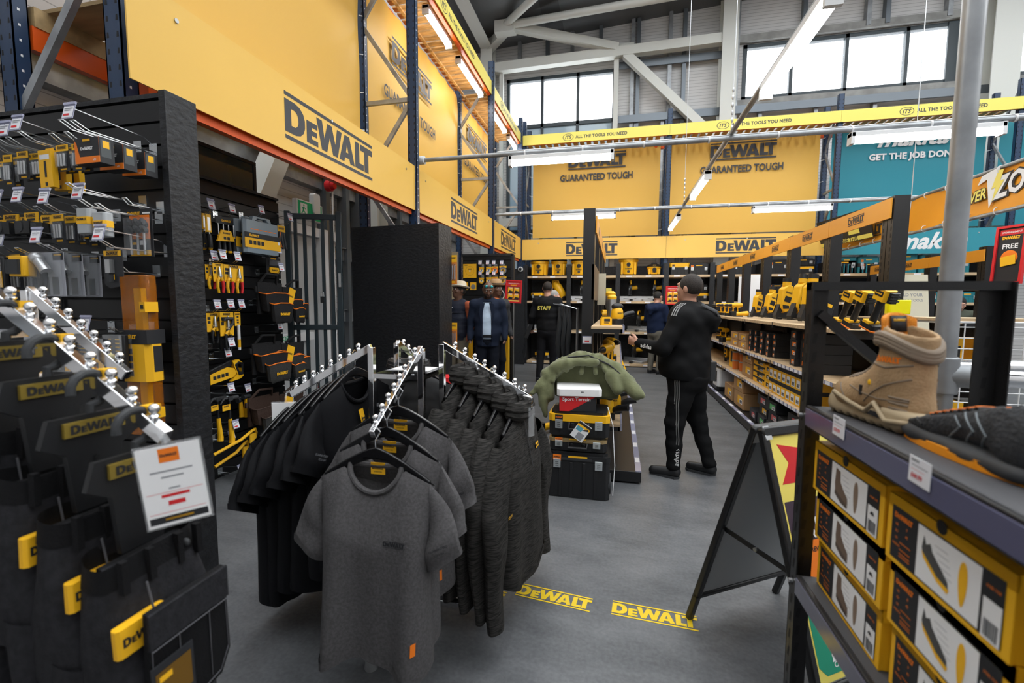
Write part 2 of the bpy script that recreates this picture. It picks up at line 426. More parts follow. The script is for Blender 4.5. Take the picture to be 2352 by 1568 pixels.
def clad_mat(name, col, period=0.05, line=0.10):
    m = bpy.data.materials.new(name); m.use_nodes = True; nt = m.node_tree; b = nt.nodes['Principled BSDF']; L = nt.links.new
    tc = nt.nodes.new('ShaderNodeTexCoord'); sp = nt.nodes.new('ShaderNodeSeparateXYZ'); L(tc.outputs['Object'], sp.inputs[0])
    d = nt.nodes.new('ShaderNodeMath'); d.operation = 'DIVIDE'; d.inputs[1].default_value = period; L(sp.outputs[2], d.inputs[0])
    fr = nt.nodes.new('ShaderNodeMath'); fr.operation = 'FRACT'; L(d.outputs[0], fr.inputs[0])
    lt = nt.nodes.new('ShaderNodeMath'); lt.operation = 'LESS_THAN'; lt.inputs[1].default_value = line; L(fr.outputs[0], lt.inputs[0])
    mx = nt.nodes.new('ShaderNodeMix'); mx.data_type = 'RGBA'; mx.inputs[6].default_value = (*col, 1); mx.inputs[7].default_value = (*[c * .55 for c in col], 1)
    L(lt.outputs[0], mx.inputs[0]); L(mx.outputs[2], b.inputs['Base Color']); b.inputs['Roughness'].default_value = 0.5
    return m
FLOORM = floor_mat(); CLADB = clad_mat('grey_wall_cladding', (0.66, 0.65, 0.64), 0.075, 0.12); CLADL = clad_mat('pale_wall_cladding', (0.62, 0.6, 0.59), 0.1, 0.08)
ROOFM = clad_mat('dark_roof_sheet', (0.1, 0.105, 0.11), 0.3, 0.1)
STUD = mat('dark_galvanised_stud', (0.16, 0.18, 0.2), 0.4, metal=0.6)
FRAMEM = mat('anthracite_window_frame', (0.045, 0.06, 0.07), 0.4)
PANE = mat('window_glass', (0.9, 0.95, 1.0), 0.02, alpha=0.1)
PANEB = mat('blue_tinted_glass', (0.33, 0.45, 0.53), 0.05, alpha=0.86)
YB, XF, XR = 10.45, -2.215, -2.82     # back rack front, left rack front and rear planes

mb = MB(); mb.box(-6, -4.2, -0.1, 13, 14, 0, FLOORM); struct(mb.build('floor'))
# back wall with window openings
YW = 12.5
wins = [(-3.08, 0.4, -0.17, 7.47), (2.83, 6.38, 7.62, 7.68), (8.05, 6.4, 11.5, 7.7)]
mb = MB()
xs = [-6.0, wins[0][0], wins[0][2], wins[1][0], wins[1][2], wins[2][0], wins[2][2], 13]
for i in range(0, 7):
    a, b_ = xs[i], xs[i + 1]
    if i % 2 == 0: mb.box(a, YW, 0, b_, YW + .15, 10.5, CLADB)
    else:
        wn = wins[i // 2]; mb.box(a, YW, 0, b_, YW + .15, wn[1], CLADB); mb.box(a, YW, wn[3], b_, YW + .15, 10.5, CLADB)
struct(mb.build('wall_back'))
mb = MB(); mb.box(-4.5, -4.05, 0, -4.35, YW, 9, CLADL); struct(mb.build('wall_left'))
mb = MB(); mb.box(-4.5, -4.2, 0, 13, -4.05, 9.3, CLADL); struct(mb.build('wall_front'))
mb = MB(); mb.box(13, -4.2, 0, 13.15, 12.6, 9.5, CLADL); struct(mb.build('wall_right'))
mb = MB()
def roof(x0, y0, x1, y1):
    z = lambda x: 8.13 + (x + 6) * .0668
    mb.add([(x0, y0, z(x0)), (x1, y0, z(x1)), (x1, y1, z(x1)), (x0, y1, z(x0)), (x0, y0, z(x0) + .1), (x1, y0, z(x1) + .1), (x1, y1, z(x1) + .1), (x0, y1, z(x0) + .1)], [(0, 3, 2, 1), (4, 5, 6, 7), (0, 1, 5, 4), (1, 2, 6, 5), (2, 3, 7, 6), (3, 0, 4, 7)], ROOFM)
roof(-6, 9.6, 13, 12.7)
for k in range(7): roof(-6 + k * 2.7, -4, -6 + k * 2.7 + 1.1, 9.6)      # roof sheeting; unseen gaps added between strips to let sky light in
struct(mb.build('ceiling'))
def window(n, x0, z0, x1, z1, cols, rows, f=0.09, tint=None):
    mb = MB(); y0, y1 = YW - 0.02, YW + 0.1
    mb.box(x0, y0, z0, x0 + f, y1, z1, FRAMEM); mb.box(x1 - f, y0, z0, x1, y1, z1, FRAMEM)
    mb.box(x0, y0, z1 - f, x1, y1, z1, FRAMEM); mb.box(x0, y0, z0, x1, y1, z0 + f, FRAMEM)
    for c in cols: mb.box(c - f * .4, y0, z0, c + f * .4, y1, z1, FRAMEM)
    for r in rows: mb.box(x0, y0, r - f * .5, x1, y1, r + f * .5, FRAMEM)
    root = struct(mb.build('window_%d' % n))
    xx = [x0] + list(cols) + [x1]; zz = [z0] + list(rows) + [z1]
    for i in range(len(xx) - 1):
        for j in range(len(zz) - 1):
            p = MB(); p.box(xx[i] + f * .4, YW + .03, zz[j] + f * .4, xx[i + 1] - f * .4, YW + .045, zz[j + 1] - f * .4, PANEB if (tint and zz[j] < tint) else PANE)
            p.build('pane', root)
    return root
window(1, *wins[0], [-2.1, -1.15], [3.4, 6.2], tint=6.0)
window(2, *wins[1], [3.9, 5.05, 6.25], [])
window(3, *wins[2], [9.4], [])
mb = MB(); mb.box(7.0, YW - .05, 6.38, 7.62, YW - .001, 7.68, FRAMEM); struct(mb.build('trim_1'))
# galvanised studs and rails on the back wall
for i, x in enumerate((-2.75, -2.0, -1.35, -.62, 0.18, 0.32, 1.08, 1.42, 2.62, 4.05, 5.35, 5.72, 6.9)):
    mb = MB(); z0 = 7.75 if (-3.2 < x < 0 or x > 2.8) else 0; mb.box(x, YW - .16, z0, x + .09, YW - .001, 9.2, STUD if i % 2 else GALV); struct(mb.build('wall_stud'))
for x in (0.3, 0.95, 1.6, 3.2, 4.4, 5.6): 
    mb = MB(); mb.box(x, YW - .14, 0, x + .08, YW - .001, 6.2, GALV); struct(mb.build('wall_stud'))
mb = MB(); mb.box(-.1, YW - .22, 6.02, 7.9, YW - .17, 6.2, STUD); struct(mb.build('wall_rail'))
mb = MB(); mb.box(-.1, YW - .2, 7.35, 2.6, YW - .165, 7.52, STUD); struct(mb.build('wall_rail'))
for (x0, x1) in ((2.7, 7.75), (7.95, 12)):
    mb = MB(); mb.box(x0, YW - .14, 7.7, x1, YW - .001, 7.86, mat('weathered_grey_rail', (0.3, 0.3, 0.29), 0.6, noise=.2, nscale=4)); mb.box(x0, YW - .14, 6.22, x1, YW - .001, 6.36, MATS['weathered_grey_rail']); struct(mb.build('window_rail'))
# white structural steel
def ibeam(name, p, q, w, h, up=(0, 0, 1)):
    p = Vector(p); q = Vector(q); mb = MB(); d = (q - p).normalized(); up = Vector(up)
    if abs(d.dot(up)) > .98: up = Vector((0, 1, 0))
    sx = d.cross(up).normalized(); sz = sx.cross(d)
    for s in (-1, 1): mb.beam(p + sz * s * (h / 2 - .012), q + sz * s * (h / 2 - .012), w, .024, STWH, up)
    mb.beam(p, q, .02, h - .03, STWH, up)
    return struct(mb.build(name))
YS = 12.1
ibeam('column_left', (-3.5, YS, 0), (-3.5, YS, 8.36), .32, .34); 
ibeam('column_middle', (2.42, YS + .05, 0), (2.42, YS + .05, 8.7), .34, .4)
ibeam('column_right', (7.75, YS, 0), (7.75, YS, 9.1), .5, .42)
def pole(name, p, q, r): mb = MB(); mb.cyl(p, q, r, STWH, 20); return struct(mb.build(name))
mb = MB(); mb.beam((-3.3, YS, 7.6), (2.3, YS, 7.68), .2, .22, STWH); struct(mb.build('beam_cross'))
mb = MB(); mb.beam((-2.76, YS - .7, 8.2), (-.15, YS, 7.76), .18, .18, STWH); mb.box(-.5, YS - .02, 7.55, .25, YS + .01, 7.85, STWH); struct(mb.build('beam_brace'))
mb = MB(); mb.beam((.05, YS, 7.58), (2.35, YS, 5.25), .18, .2, STWH); struct(mb.build('beam_brace'))
pole('beam_tie', (-2.85, YS - .75, 8.2), (1.3, YS - 1.2, 8.08), .085)
pole('beam_strut', (-2.85, YS - .75, 8.22), (-1.55, YS - 2.1, 8.12), .085)
mb = MB(); mb.box(-3.1, YS - .85, 8.02, -2.6, YS - .6, 8.3, STWH); mb.beam((-3.5, YS, 8.12), (-2.8, YS - .7, 8.18), .2, .2, STWH); struct(mb.build('beam_joint'))
ibeam('beam_eaves', (-3.5, YS, 8.2), (-3.5, 2.5, 8.2), .3, .3)
mb = MB(); mb.beam((-.17, YS + .1, 0), (-.17, YS + .1, 7.75), .12, .12, STWH); struct(mb.build('column_window'))
mb = MB(); mb.beam((-3.15, YS + .1, 0), (-3.15, YS + .1, 7.75), .1, .12, STWH); struct(mb.build('column_window'))
mb = MB(); mb.beam((-3.2, YS + .1, 3.6), (-.2, YS + .1, 3.6), .14, .22, STWH); struct(mb.build('beam_window'))
# left wall rails, brace, door
for z in (1.2, 2.15, 3.12, 4.3, 5.6):
    mb = MB(); mb.box(-4.35, -2, z - .09, -4.2, 11.9, z + .09, GALV); mb.box(-4.36, -2, z + .09, -4.16, 11.9, z + .1, GALV); struct(mb.build('wall_rail'))
for y in (5.9, 6.4, 6.75, 7.1, 7.5, 8.2, 9.0, 9.8, 10.6):
    mb = MB(); mb.box(-4.3, y, 0, -4.14, y + .09, 4.4, STUD); struct(mb.build('wall_stud'))
mb = MB(); mb.beam((-3.95, 4.1, 2.0), (-3.95, 4.95, 3.6), .2, .25, STWH, (1, 0, 0)); struct(mb.build('beam_brace'))
ibeam('column_wall', (-4.0, 7.0, 0), (-4.0, 7.0, 5), .3, .34)
mb = MB(); mb.box(-4.14, 3.6, 0, -4.1, 5.6, 2.3, mat('pale_grey_door', (0.5, 0.52, 0.53), .4)); dr = struct(mb.build('door_1'))
mb = MB(); mb.box(-4.12, 3.5, 2.3, -4.05, 5.7, 2.42, WHP); mb.box(-4.12, 5.6, 0, -4.02, 5.75, 2.42, WHP); mb.build('door_frame', dr)
mb = MB(); mb.box(-4.1, 3.7, .9, -4.03, 5.4, 1.0, WHP); put_text(mb, 'OPEN', frame((-4.029, 4.9, .95), (0, 1, 0), (0, 0, 1)), h=.06, m=GREEN); mb.build('push_bar', dr)
# perimeter outside: hedge tree and banner seen through the window
mb = MB(); rr = random.Random(5)
LEAF = mat('bright_leaf', (0.16, 0.34, 0.05), 0.6)
for i in range(420):
    c = Vector((-3.0 + rr.gauss(.6, .55), 16 + rr.gauss(0, .6), 2.6 + rr.gauss(0, .9))); a = Euler((rr.random() * 6, rr.random() * 6, rr.random() * 6)).to_matrix()
    mb.add([c + a @ Vector(p) for p in ((-.09, 0, 0), (0, -.05, .02), (.09, 0, 0), (0, .05, .02))], [(0, 1, 2, 3)], LEAF)
t = tag(mb.build('garden_tree'), 'leafy green tree outside the tall window behind the back racking', 'tree')
mb = MB(); mb.cyl((-2.7, 16, 0), (-2.6, 16, 2.4), .07, mat('bark', (0.1, .07, .05), .8)); mb.build('trunk', t)
mb = MB(); mb.box(-4.8, 14.98, 3.05, -3.05, 15.0, 5.0, mat('blue_flag_fabric', (0.06, 0.2, 0.42), .5))
put_text(mb, 'BOSCH', frame((-3.6, 14.975, 4.2), (0, 0, 1), (-1, 0, 0)), h=.32, m=WHT)
ring = [(math.cos(a) * .17, math.sin(a) * .17) for a in [i * PI / 14 for i in range(28)]]; ring2 = [(x * .8, y * .8) for x, y in ring]
mb.prism([ring, ring2], 0, WHT, frame((-3.6, 14.974, 3.4), (0, 0, 1), (-1, 0, 0)), .001)
patch(mb, frame((-3.6, 14.974, 3.4), (0, 0, 1), (-1, 0, 0)), .16, .04, WHT, .001)
t = tag(mb.build('outdoor_flag'), 'blue upright banner with white lettering outside the tall window', 'flag')
mb = MB(); mb.cyl((-4.85, 15, 0), (-4.85, 15, 5.2), .03, SILV); mb.build('flagpole', t)

# ================================================================== RACKING
def upright(p, h, ax):
    """perforated C-section post; ax = direction its slotted face looks."""
    mb = MB(); ax = Vector(ax); sx = Vector((0, 0, 1)).cross(ax); M = Matrix((sx, -ax, Vector((0, 0, 1)))).transposed().to_4x4(); M.translation = Vector(p)
    w = .05; mb.box(-w, -.03, 0, w, -.024, h, NAVY, M)
    for s in (-1, 1):
        mb.box(s * w, -.03, 0, s * (w - .006), .04, h, NAVY, M); mb.box(s * w, .034, 0, s * (w - .022), .04, h, NAVY, M)
    z = .1
    while z < h - .05:
        for s in (-1, 1):
            mb.prism([(s * .03 - .008, 0), (s * .03 + .008, 0), (s * .03 + .005, .026), (s * .03 - .005, .026)], 0, GROOVE, M @ Tr(0, -.0305, z) @ Rx(PI / 2), 0)
        mb.prism([(-.005, 0), (.005, 0), (.005, .012), (-.005, .012)], 0, WHP, M @ Tr(w + .0006, .0, z) @ Rz(PI / 2) @ Rx(PI / 2), 0)
        z += .075
    return mb
def rack_frame(pf, pr, h, ax, label, grp, off=0.0, fl=0):
    t = thing('rack_frame', label, 'rack frame', pf, 0, grp)
    d = Vector(pr) - Vector(pf)
    upright((0, 0, 0), h, ax).build('upright', t); upright(d, h, ax).build('upright', t)
    z = .25 + off; n = fl; mbs = []
    while z < h - .9:
        a = Vector((0, 0, z)) if n % 2 == 0 else d + Vector((0, 0, z)); e = (d if n % 2 == 0 else Vector()) + Vector((0, 0, z + .85))
        if n % 2 == 0: mb = MB(); mb.beam(Vector((0, 0, z)), d + Vector((0, 0, z)), .03, .045, GALV); mb.build('brace', t)
        mb = MB(); mb.beam(a, e, .03, .045, GALV); mb.build('brace', t); z += .85; n += 1
    return t
LY = [1.80, 4.72, 7.86, 10.28]
Lnames = ['nearest the camera above the black slatwall', 'with a light pipe clamped to it', 'behind the second left banner', 'in the corner by the tall window']
for y, nm in zip(LY, Lnames):
    near = y < 2; t = rack_frame((XF - (.15 if near else 0), y, 0), (-3.06 if near else XR, y, 0), 4.6 if near else 5.55, (0, -1, 0), 'navy racking frame of the left wall %s' % nm, None, .4 if near else -.05, 1 if near else 0)
BX = [-2.17, 1.0, 4.2, 7.12]
for x, nm in zip(BX, ('at the window corner', 'between the two yellow banners', 'between yellow and teal banners', 'at the right edge of the teal banner')):
    rack_frame((x, YB + .05, 0), (x, YB + .65, 0), 5.55, (0, -1, 0), 'navy perforated back wall racking frame %s' % nm, None, .1)
def beam(p, q, label, w=.05, h=.11, m=None):
    mb = MB(); mb.beam(p, q, w, h, m or ORB); return tag(mb.build('rack_beam'), label, 'beam')
for i in range(3):
    a, b_ = LY[i] + .05, LY[i + 1] - .05
    nm = ('nearest', 'middle', 'farthest')[i]
    beam((XF - .03, a, 2.425), (XF - .03, b_, 2.425), 'orange beam under the %s stretch of the left yellow sign band' % nm)
    beam((XF - .03, a, 5.03), (XF - .03, b_, 5.03), 'orange front beam carrying the %s stretch of left timber deck' % nm)
    beam((XR - .04, a, 4.98), (XR - .04, b_, 4.98), 'orange rear beam carrying the %s stretch of left timber deck' % nm)
    mb = MB(); y = a
    for x in (XF - .09, XR + .1): mb.box(x - .02, a, 5.03, x + .02, b_, 5.055, DECK)
    rr = random.Random(i)
    while y < b_ - .1:
        mb.box(XR, y, 5.055, XF - .03, y + .098, 5.075, DECK); y += .135 + rr.uniform(-.01, .01)
    tag(mb.build('slatted_deck'), 'slatted timber deck overhead on the %s bay of the left racking' % nm, 'deck')
    k = MB(); nx = 1 if i < 2 else .8
for i in range(3):
    a, b_ = BX[i] + .05, BX[i + 1] - .05; nm = ('left', 'middle', 'teal')[i]
    beam((a, YB + .03, 5.06), (b_, YB + .03, 5.06), 'orange front beam of the back racking deck, %s bay' % nm)
    beam((a, YB + .64, 4.98), (b_, YB + .64, 4.98), 'orange rear beam of the back racking deck, %s bay' % nm)
    beam((a, YB + .08, 2.5), (b_, YB + .08, 2.5), 'orange beam behind the back wall sign band, %s bay' % nm)
    mb = MB(); x = a
    for y in (YB + .12, YB + .58): mb.box(a, y - .02, 5.03, b_, y + .02, 5.055, DECK)
    while x < b_ - .1: mb.box(x, YB + .05, 5.055, x + .098, YB + .65, 5.075, DECK); x += .15
    tag(mb.build('slatted_deck'), 'slatted timber deck above the %s bay of the back racking' % nm, 'deck')
# low plywood deck behind the sign band
beam((-3.03, LY[0] + .05, 2.77), (-3.03, LY[1] - .05, 2.77), 'orange rear beam at top left under the plywood deck', .05, .12)
mb = MB()
for k in range(8): y = LY[0] + .12 + k * .34; mb.box(-3.06, y, 2.93, -2.3, y + .26, 2.95, PLY)
for x in (-3.03, -2.36): mb.box(x - .03, LY[0] + .06, 2.83, x + .03, LY[1] - .06, 2.93, PLY)
tag(mb.build('plywood_deck'), 'plywood boards on bearers at the top left corner above the slatwall', 'deck')
# sign bands, banners, boards ------------------------------------------------
def ITS(mb, M, h):
    """oval ITS badge and strapline, centred on M."""
    e = [(math.cos(a) * h * .78, math.sin(a) * h * .5) for a in [i * PI / 18 for i in range(36)]]; e2 = [(x * .9, y * .88) for x, y in e]
    mb.prism([e, e2], 0, INKG, M @ Tr(-h * 3.75, 0, 0), .001)
    put_text(mb, 'ITS', M @ Tr(-h * 3.75, 0, 0), h=h * .5, m=INKG, shear=.25, bold=.03)
    put_text(mb, 'ALL THE TOOLS YOU NEED', M @ Tr(h * .9, 0, 0), w=h * 7.2, h=h * .46, m=INKG, bold=.035, space=1.05)
def left_M(y, z, x=XF + .0): return frame((x, y, z), (0, 1, 0), (0, 0, 1))
def back_M(x, z, y=YB): return frame((x, y, z), (1, 0, 0), (0, 0, 1))
def SCREW(mb, M): mb.cyl((0, 0, 0), (0, 0, .006), .011, SILV, 10, M)
for i in range(3):
    a, b_ = LY[i] - (.1 if i == 0 else 0), LY[i + 1] if i < 2 else YB - .05
    mb = MB(); mb.box(XF + .022, a, 2.415, XF + .03, b_, 2.89, BAND)
    nm = ('longest, nearest', 'middle', 'far corner')[i]
    u0, u1 = ((646, 848), (1030, 1092), (1148, 1182))[i]
    y0 = at(u0, 300, x=XF).y; y1 = at(u1, 400, x=XF).y
    put_logo(mb, left_M((y0 + y1) / 2, 2.65, XF + .03), y1 - y0, INKG, z=.001)
    for q in (.08, .5, .92): SCREW(mb, left_M(a + (b_ - a) * q, 2.8, XF + .03))
    tag(mb.build('sign_band'), 'yellow sign panel along the left racking, %s stretch' % nm, 'sign')
    # deck fascia sign
    mb = MB(); mb.box(XF + .0, a, 5.0, XF + .012, b_, 5.22, LEMON)
    if i: ITS(mb, left_M((a + b_) / 2 - (.1 if i == 1 else 0), 5.11, XF + .012), .15)
    tag(mb.build('fascia_sign'), 'lemon yellow fascia on the left timber deck, %s stretch' % nm, 'sign')
def banner(name, label, M, w, h, m, rip, seed=0):
    """hanging fabric with gathers at the eyelets; M at its centre, z outward."""
    r = random.Random(seed); ph = [r.random() * 6 for _ in range(6)]
    def dz(s, t):   # s along the width, t up
        e = math.exp(-(1 - t) * 9) * .012 * math.sin(s * w * 16 + ph[0])
        return e + rip * (math.sin(t * 9 + 2.0 * math.sin(s * 3 + ph[1]) + ph[2]) + .6 * math.sin(t * 17 + s * 4 + ph[3])) * (.35 + .65 * t)
    mb = MB(); mb.grid(lambda s, t: ((s - .5) * w, (t - .5) * h, dz(s, t)), 60, 40, m, M)
    return mb, dz
BYc = [(LY[0] + .3, LY[1] - .07), (LY[1] + .07, LY[2] - .07), (LY[2] + .07, LY[3] - .07)]
for i, (a, b_) in enumerate(BYc):
    z0, z1 = 3.0, 5.0; M = left_M((a + b_) / 2, (z0 + z1) / 2, XR + .01)
    mb, dz = banner('b', '', M, b_ - a, z1 - z0, BANNER, .006, i)
    lg, tx = ((None, None), ((899, 989), (880, 997)), ((1073, 1117), (1064, 1119)))[i]
    if i == 0: put_logo(mb, left_M(3.2, 4.45, XR + .012), 1.45, INKG, z=.03)
    else:
        y0 = at(lg[0], 160, x=XR + .03).y; y1 = at(lg[1], 160, x=XR + .03).y; zc = at((lg[0] + lg[1]) / 2, (165, 330)[i - 1], x=XR + .03).z
        put_logo(mb, left_M((y0 + y1) / 2, zc, XR + .012), y1 - y0, INKG, z=.03)
        y2 = at(tx[0], 200, x=XR + .03).y; y3 = at(tx[1], 200, x=XR + .03).y
        put_text(mb, 'GUARANTEED TOUGH', left_M((y2 + y3) / 2, zc - .55, XR + .012), w=y3 - y2, h=.15, m=INKG, z=.03, bold=.03)
    o = tag(mb.build('hanging_banner'), 'yellow fabric banner on the left racking, %s bay' % ('nearest and widest', 'second', 'third and farthest')[i], 'banner')
    e = MB()
    for q in range(5):
        for yy in (a, b_):
            zz = z0 + .3 + (z1 - z0 - .4) * q / 4; e.tube([(XR + .02, yy, zz), (XR + .05, yy + (.07 if yy == b_ else -.07), zz + .02)], .005, WHP, 5)
    e.build('cable_ties', o)
bb = [(-2.06, .87), (1.1, 4.08), (4.3, 6.98), (7.2, 9.6)]
for i, (a, b_) in enumerate(bb):
    z0, z1 = 3.0, 4.985; y = YB + .6; M = back_M((a + b_) / 2, (z0 + z1) / 2, y)
    mb, dz = banner('b', '', M, b_ - a, z1 - z0, BANNER if i < 2 else TEALB, .006, 10 + i)
    if i < 2:
        u0, u1, v0, w0, w1, v1 = ((1306, 1437, 369, 1287, 1453, 406), (1631, 1783, 346, 1608, 1798, 387))[i]
        p0 = at(u0, v0, y=y); p1 = at(u1, v0, y=y); put_logo(mb, back_M((p0.x + p1.x) / 2, (p0.z + p1.z) / 2, y), p1.x - p0.x, INKG, z=.03)
        p0 = at(w0, v1, y=y); p1 = at(w1, v1, y=y); put_text(mb, 'GUARANTEED TOUGH', back_M((p0.x + p1.x) / 2, (p0.z + p1.z) / 2, y), w=p1.x - p0.x, h=.16, m=INKG, z=.03, bold=.03)
    elif i == 2:
        p0 = at(2014, 322, y=y); p1 = at(2178, 322, y=y); put_text(mb, 'makita', back_M((p0.x + p1.x) / 2, p0.z, y), w=p1.x - p0.x, h=.32, m=WHT, z=.03, bold=.03, shear=.4)
        p0 = at(1994, 365, y=y); p1 = at(2195, 362, y=y); put_text(mb, 'GET THE JOB DONE', back_M((p0.x + p1.x) / 2, p0.z, y), w=p1.x - p0.x, h=.17, m=WHT, z=.03, bold=.035)
    o = tag(mb.build('hanging_banner'), ('yellow banner of the back wall beside the tall window', 'yellow banner of the back wall next to the teal one', 'teal banner of the back wall with white lettering', 'teal banner at the right edge beyond the steel pipe')[i], 'banner')
    e = MB()
    for q in range(5):
        for xx in (a, b_):
            zz = z0 + .1 + (z1 - z0 - .2) * q / 4; e.tube([(xx, y - .01, zz), (xx + (.08 if xx == b_ else -.08), y - .05, zz + .015)], .005, WHP, 5)
    e.build('cable_ties', o)
# back sign band: two yellow, one teal
for i, (a, b_) in enumerate(((-2.19, 1.0), (1.0, 4.2), (4.2, 9.0))):
    mb = MB(); mb.box(a, YB - .03, 2.415, b_ - .004, YB - .022, 2.88, BAND if i < 2 else TEALP); y = YB - .03
    if i < 2:
        u0, u1, v = ((1300, 1418, 574), (1644, 1782, 566))[i]; p0 = at(u0, v, y=y); p1 = at(u1, v, y=y)
        put_logo(mb, back_M((p0.x + p1.x) / 2, 2.645, y), p1.x - p0.x, INKG, z=.001)
    else:
        p0 = at(2060, 560, y=y); p1 = at(2222, 556, y=y); put_text(mb, 'makita', back_M((p0.x + p1.x) / 2, 2.66, y), w=p1.x - p0.x, h=.32, m=WHT, bold=.03, shear=.4, z=.001)
    for q in (.12, .5, .88): SCREW(mb, back_M(a + (b_ - a) * q, 2.79, y))
    tag(mb.build('sign_band'), ('yellow sign panel over the shelves of wet vacs', 'yellow sign panel over the tool cases at the back', 'teal sign panel over the teal cases at the back')[i], 'sign')
for i, (a, b_, u) in enumerate(((-2.19, 1.0, 1366), (1.0, 4.2, 1730), (4.2, 7.12, 2161), (7.12, 9.5, None))):
    mb = MB(); mb.box(a + (.002 if i else 0), YB - .012, 5.0, b_ - .002, YB, 5.22, LEMON)
    if u: ITS(mb, back_M(at(u, 300, y=YB).x, 5.11, YB - .012), .155)
    tag(mb.build('fascia_sign'), ('lemon fascia strip of the back deck beside the tall window', 'lemon fascia strip of the back deck under the high windows', 'lemon fascia strip of the back deck above the teal banner', 'lemon fascia strip of the back deck at the right edge')[i], 'sign')

# ================================================================== LIGHT PIPES AND STRIP LIGHTS
def strip(p, q, label, grp='strip lights', drop=.06, w=.085):
    p = Vector(p); q = Vector(q); L = (q - p).length; d = (q - p).normalized(); c = (p + q) / 2
    M = frame(c, d, Vector((0, 0, 1)).cross(d)); t = thing('strip_light', label, 'strip light', group=grp, M=M)
    mb = MB(); mb.box(-L / 2, -w / 2, .01, L / 2, w / 2, .055, WHP); mb.build('housing', t, bevel=.006)
    mb = MB(); n = 8; pr = [(-w / 2, .01)] + [(-w / 2 * math.cos(PI * k / n), -.05 * math.sin(PI * k / n) + .005) for k in range(n + 1)] + [(w / 2, .01)]
    mb.loft([[(x, y, z) for y, z in pr] for x in (-L / 2 + .03, L / 2 - .03)], TUBE); mb.build('diffuser', t)
    for s in (-1, 1): mb = MB(); mb.box(s * L / 2, -w / 2, -.05, s * (L / 2 - .03), w / 2, .055, WHP); mb.build('end_cap', t)
    return t
def pipe(pts, r, label, m=GALV):
    mb = MB(); mb.tube(pts, r, m, 12); o = tag(mb.build('light_pipe'), label, 'pipe'); return o
ZP = 3.0
def clips(o, p, q, n):
    p = Vector(p); q = Vector(q); mb = MB(); d = (q - p).normalized()
    for i in range(n):
        c = p + (q - p) * ((i + .5) / n); mb.cyl(c - d * .008, c + d * .008, .031, WHP, 12); 
    mb.tube([p + Vector((0, 0, .03)), q + Vector((0, 0, .03))], .007, WHP, 5); mb.build('cable_clips', o)
PA, PB = 4.86, 8.05
o = pipe([(XF + .03, PA, ZP), (6.5, PA, ZP)], .024, 'galvanised pipe across the aisle carrying the nearer pair of strip lights'); clips(o, (-1.3, PA, ZP), (6, PA, ZP), 12)
mb = MB(); mb.cyl((XF + .0, PA, ZP), (XF + .07, PA, ZP), .045, WHP); mb.build('end_flange', o)
o = pipe([(XF + .03, PB, ZP), (6.5, PB, ZP)], .024, 'galvanised pipe across the aisle carrying the farther pair of strip lights'); clips(o, (-2, PB, ZP), (6, PB, ZP), 14)
o = pipe([(1.03, -1.0, ZP + .05), (1.03, YB, ZP + .05)], .024, 'long galvanised pipe running down the aisle towards the back banners')
for (x0, x1, y, nm) in ((-1.17, -.07, PA, 'nearer pipe, left of the crossing'), (2.03, 3.19, PA, 'nearer pipe, right of the crossing'), (-1.17, -.06, PB, 'farther pipe behind the black post'), (2.06, 3.19, PB, 'farther pipe above the right gondola header')):
    strip((x0, y, ZP - .085), (x1, y, ZP - .085), 'lit strip light on the %s' % nm)
for (y0, y1, nm) in ((2.72, 3.83, 'brightest, nearest'), (6.0, 7.15, 'middle'), (8.7, 10.0, 'farthest, smallest')):
    strip((1.03, y0, ZP - .035), (1.03, y1, ZP - .035), 'lit strip light on the long aisle pipe, %s' % nm)
for k, (y0, y1) in enumerate(((5.35, 6.15), (6.5, 7.65), (8.2, 9.3), (9.6, 10.3))):
    strip((XF - .12, y0, 4.92), (XF - .12, y1, 4.92), 'lit strip light under the left timber deck, %s from the camera' % ('nearest', 'second', 'third', 'farthest')[k])
# unseen strip lights added over the camera end, repeating the grid spacing
for x in (-.55, 2.6): strip((x - .6, 1.6, ZP - .085), (x + .6, 1.6, ZP - .085), 'added strip light overhead, out of view above the clothing, %s' % ('by the slatwall' if x < 0 else 'by the shoe rack'))
def wire(x, y, z1, label, z0=ZP + .05):
    mb = MB(); mb.cyl((x, y, z0 + .5), (x, y, z1), .004, SILV, 6)
    for k in range(6): mb.ball((x, y, z0 + .05 + k * .07), .012, SILV, 8, (1, .6, 2.2))
    mb.cyl((x, y, z0), (x, y, z0 + .5), .004, SILV, 6); return tag(mb.build('suspension_wire'), label, 'wire')
wire(1.03, PA, 8.4, 'thin steel wire hanging the pipe crossing under the high windows')
wire(1.03, PB, 8.4, 'thin steel wire hanging the farther pipe crossing')
# ================================================================== LEFT: SLATWALLS
YW1, XW2 = 1.71, -3.07
def slatwall(name, label, M, w, h, z0=0.12, pitch=.1, end=None):
    """local x along the wall 0..w, front face at y=0 looking to -y."""
    t = thing(name, label, 'slatwall', M=M)
    mb = MB(); mb.box(0, .02, 0, w, .05, h, GROOVE); z = z0
    mb.box(0, 0, 0, w, .02, z0 - .01, SLAT)
    while z < h - .02:
        mb.box(0, .0, z, w, .02, min(z + pitch - .012, h), SLAT); z += pitch
    mb.build('slat_panel', t)
    mb = MB(); mb.box(-.0, -.004, h, w, .052, h + .02, OSB); mb.build('top_board', t)
    if end:
        a, b_ = end; mb = MB(); mb.box(w - .002, -.02, 0, w + .035, .135, h + .022, OSB); mb.build('end_panel', t, bevel=.002)
    return t
slatwall('slatwall', 'black slatwall at the left edge with a rough black end panel', Tr(-4.3, YW1, 0), 2.28, 2.32, end=(0, 1))
W2M = Tr(XW2, 1.9, 0) @ Rz(PI / 2)
slatwall('slatwall', 'black slatwall of hand tools beside the dark metal gate', W2M, 1.76, 2.33)
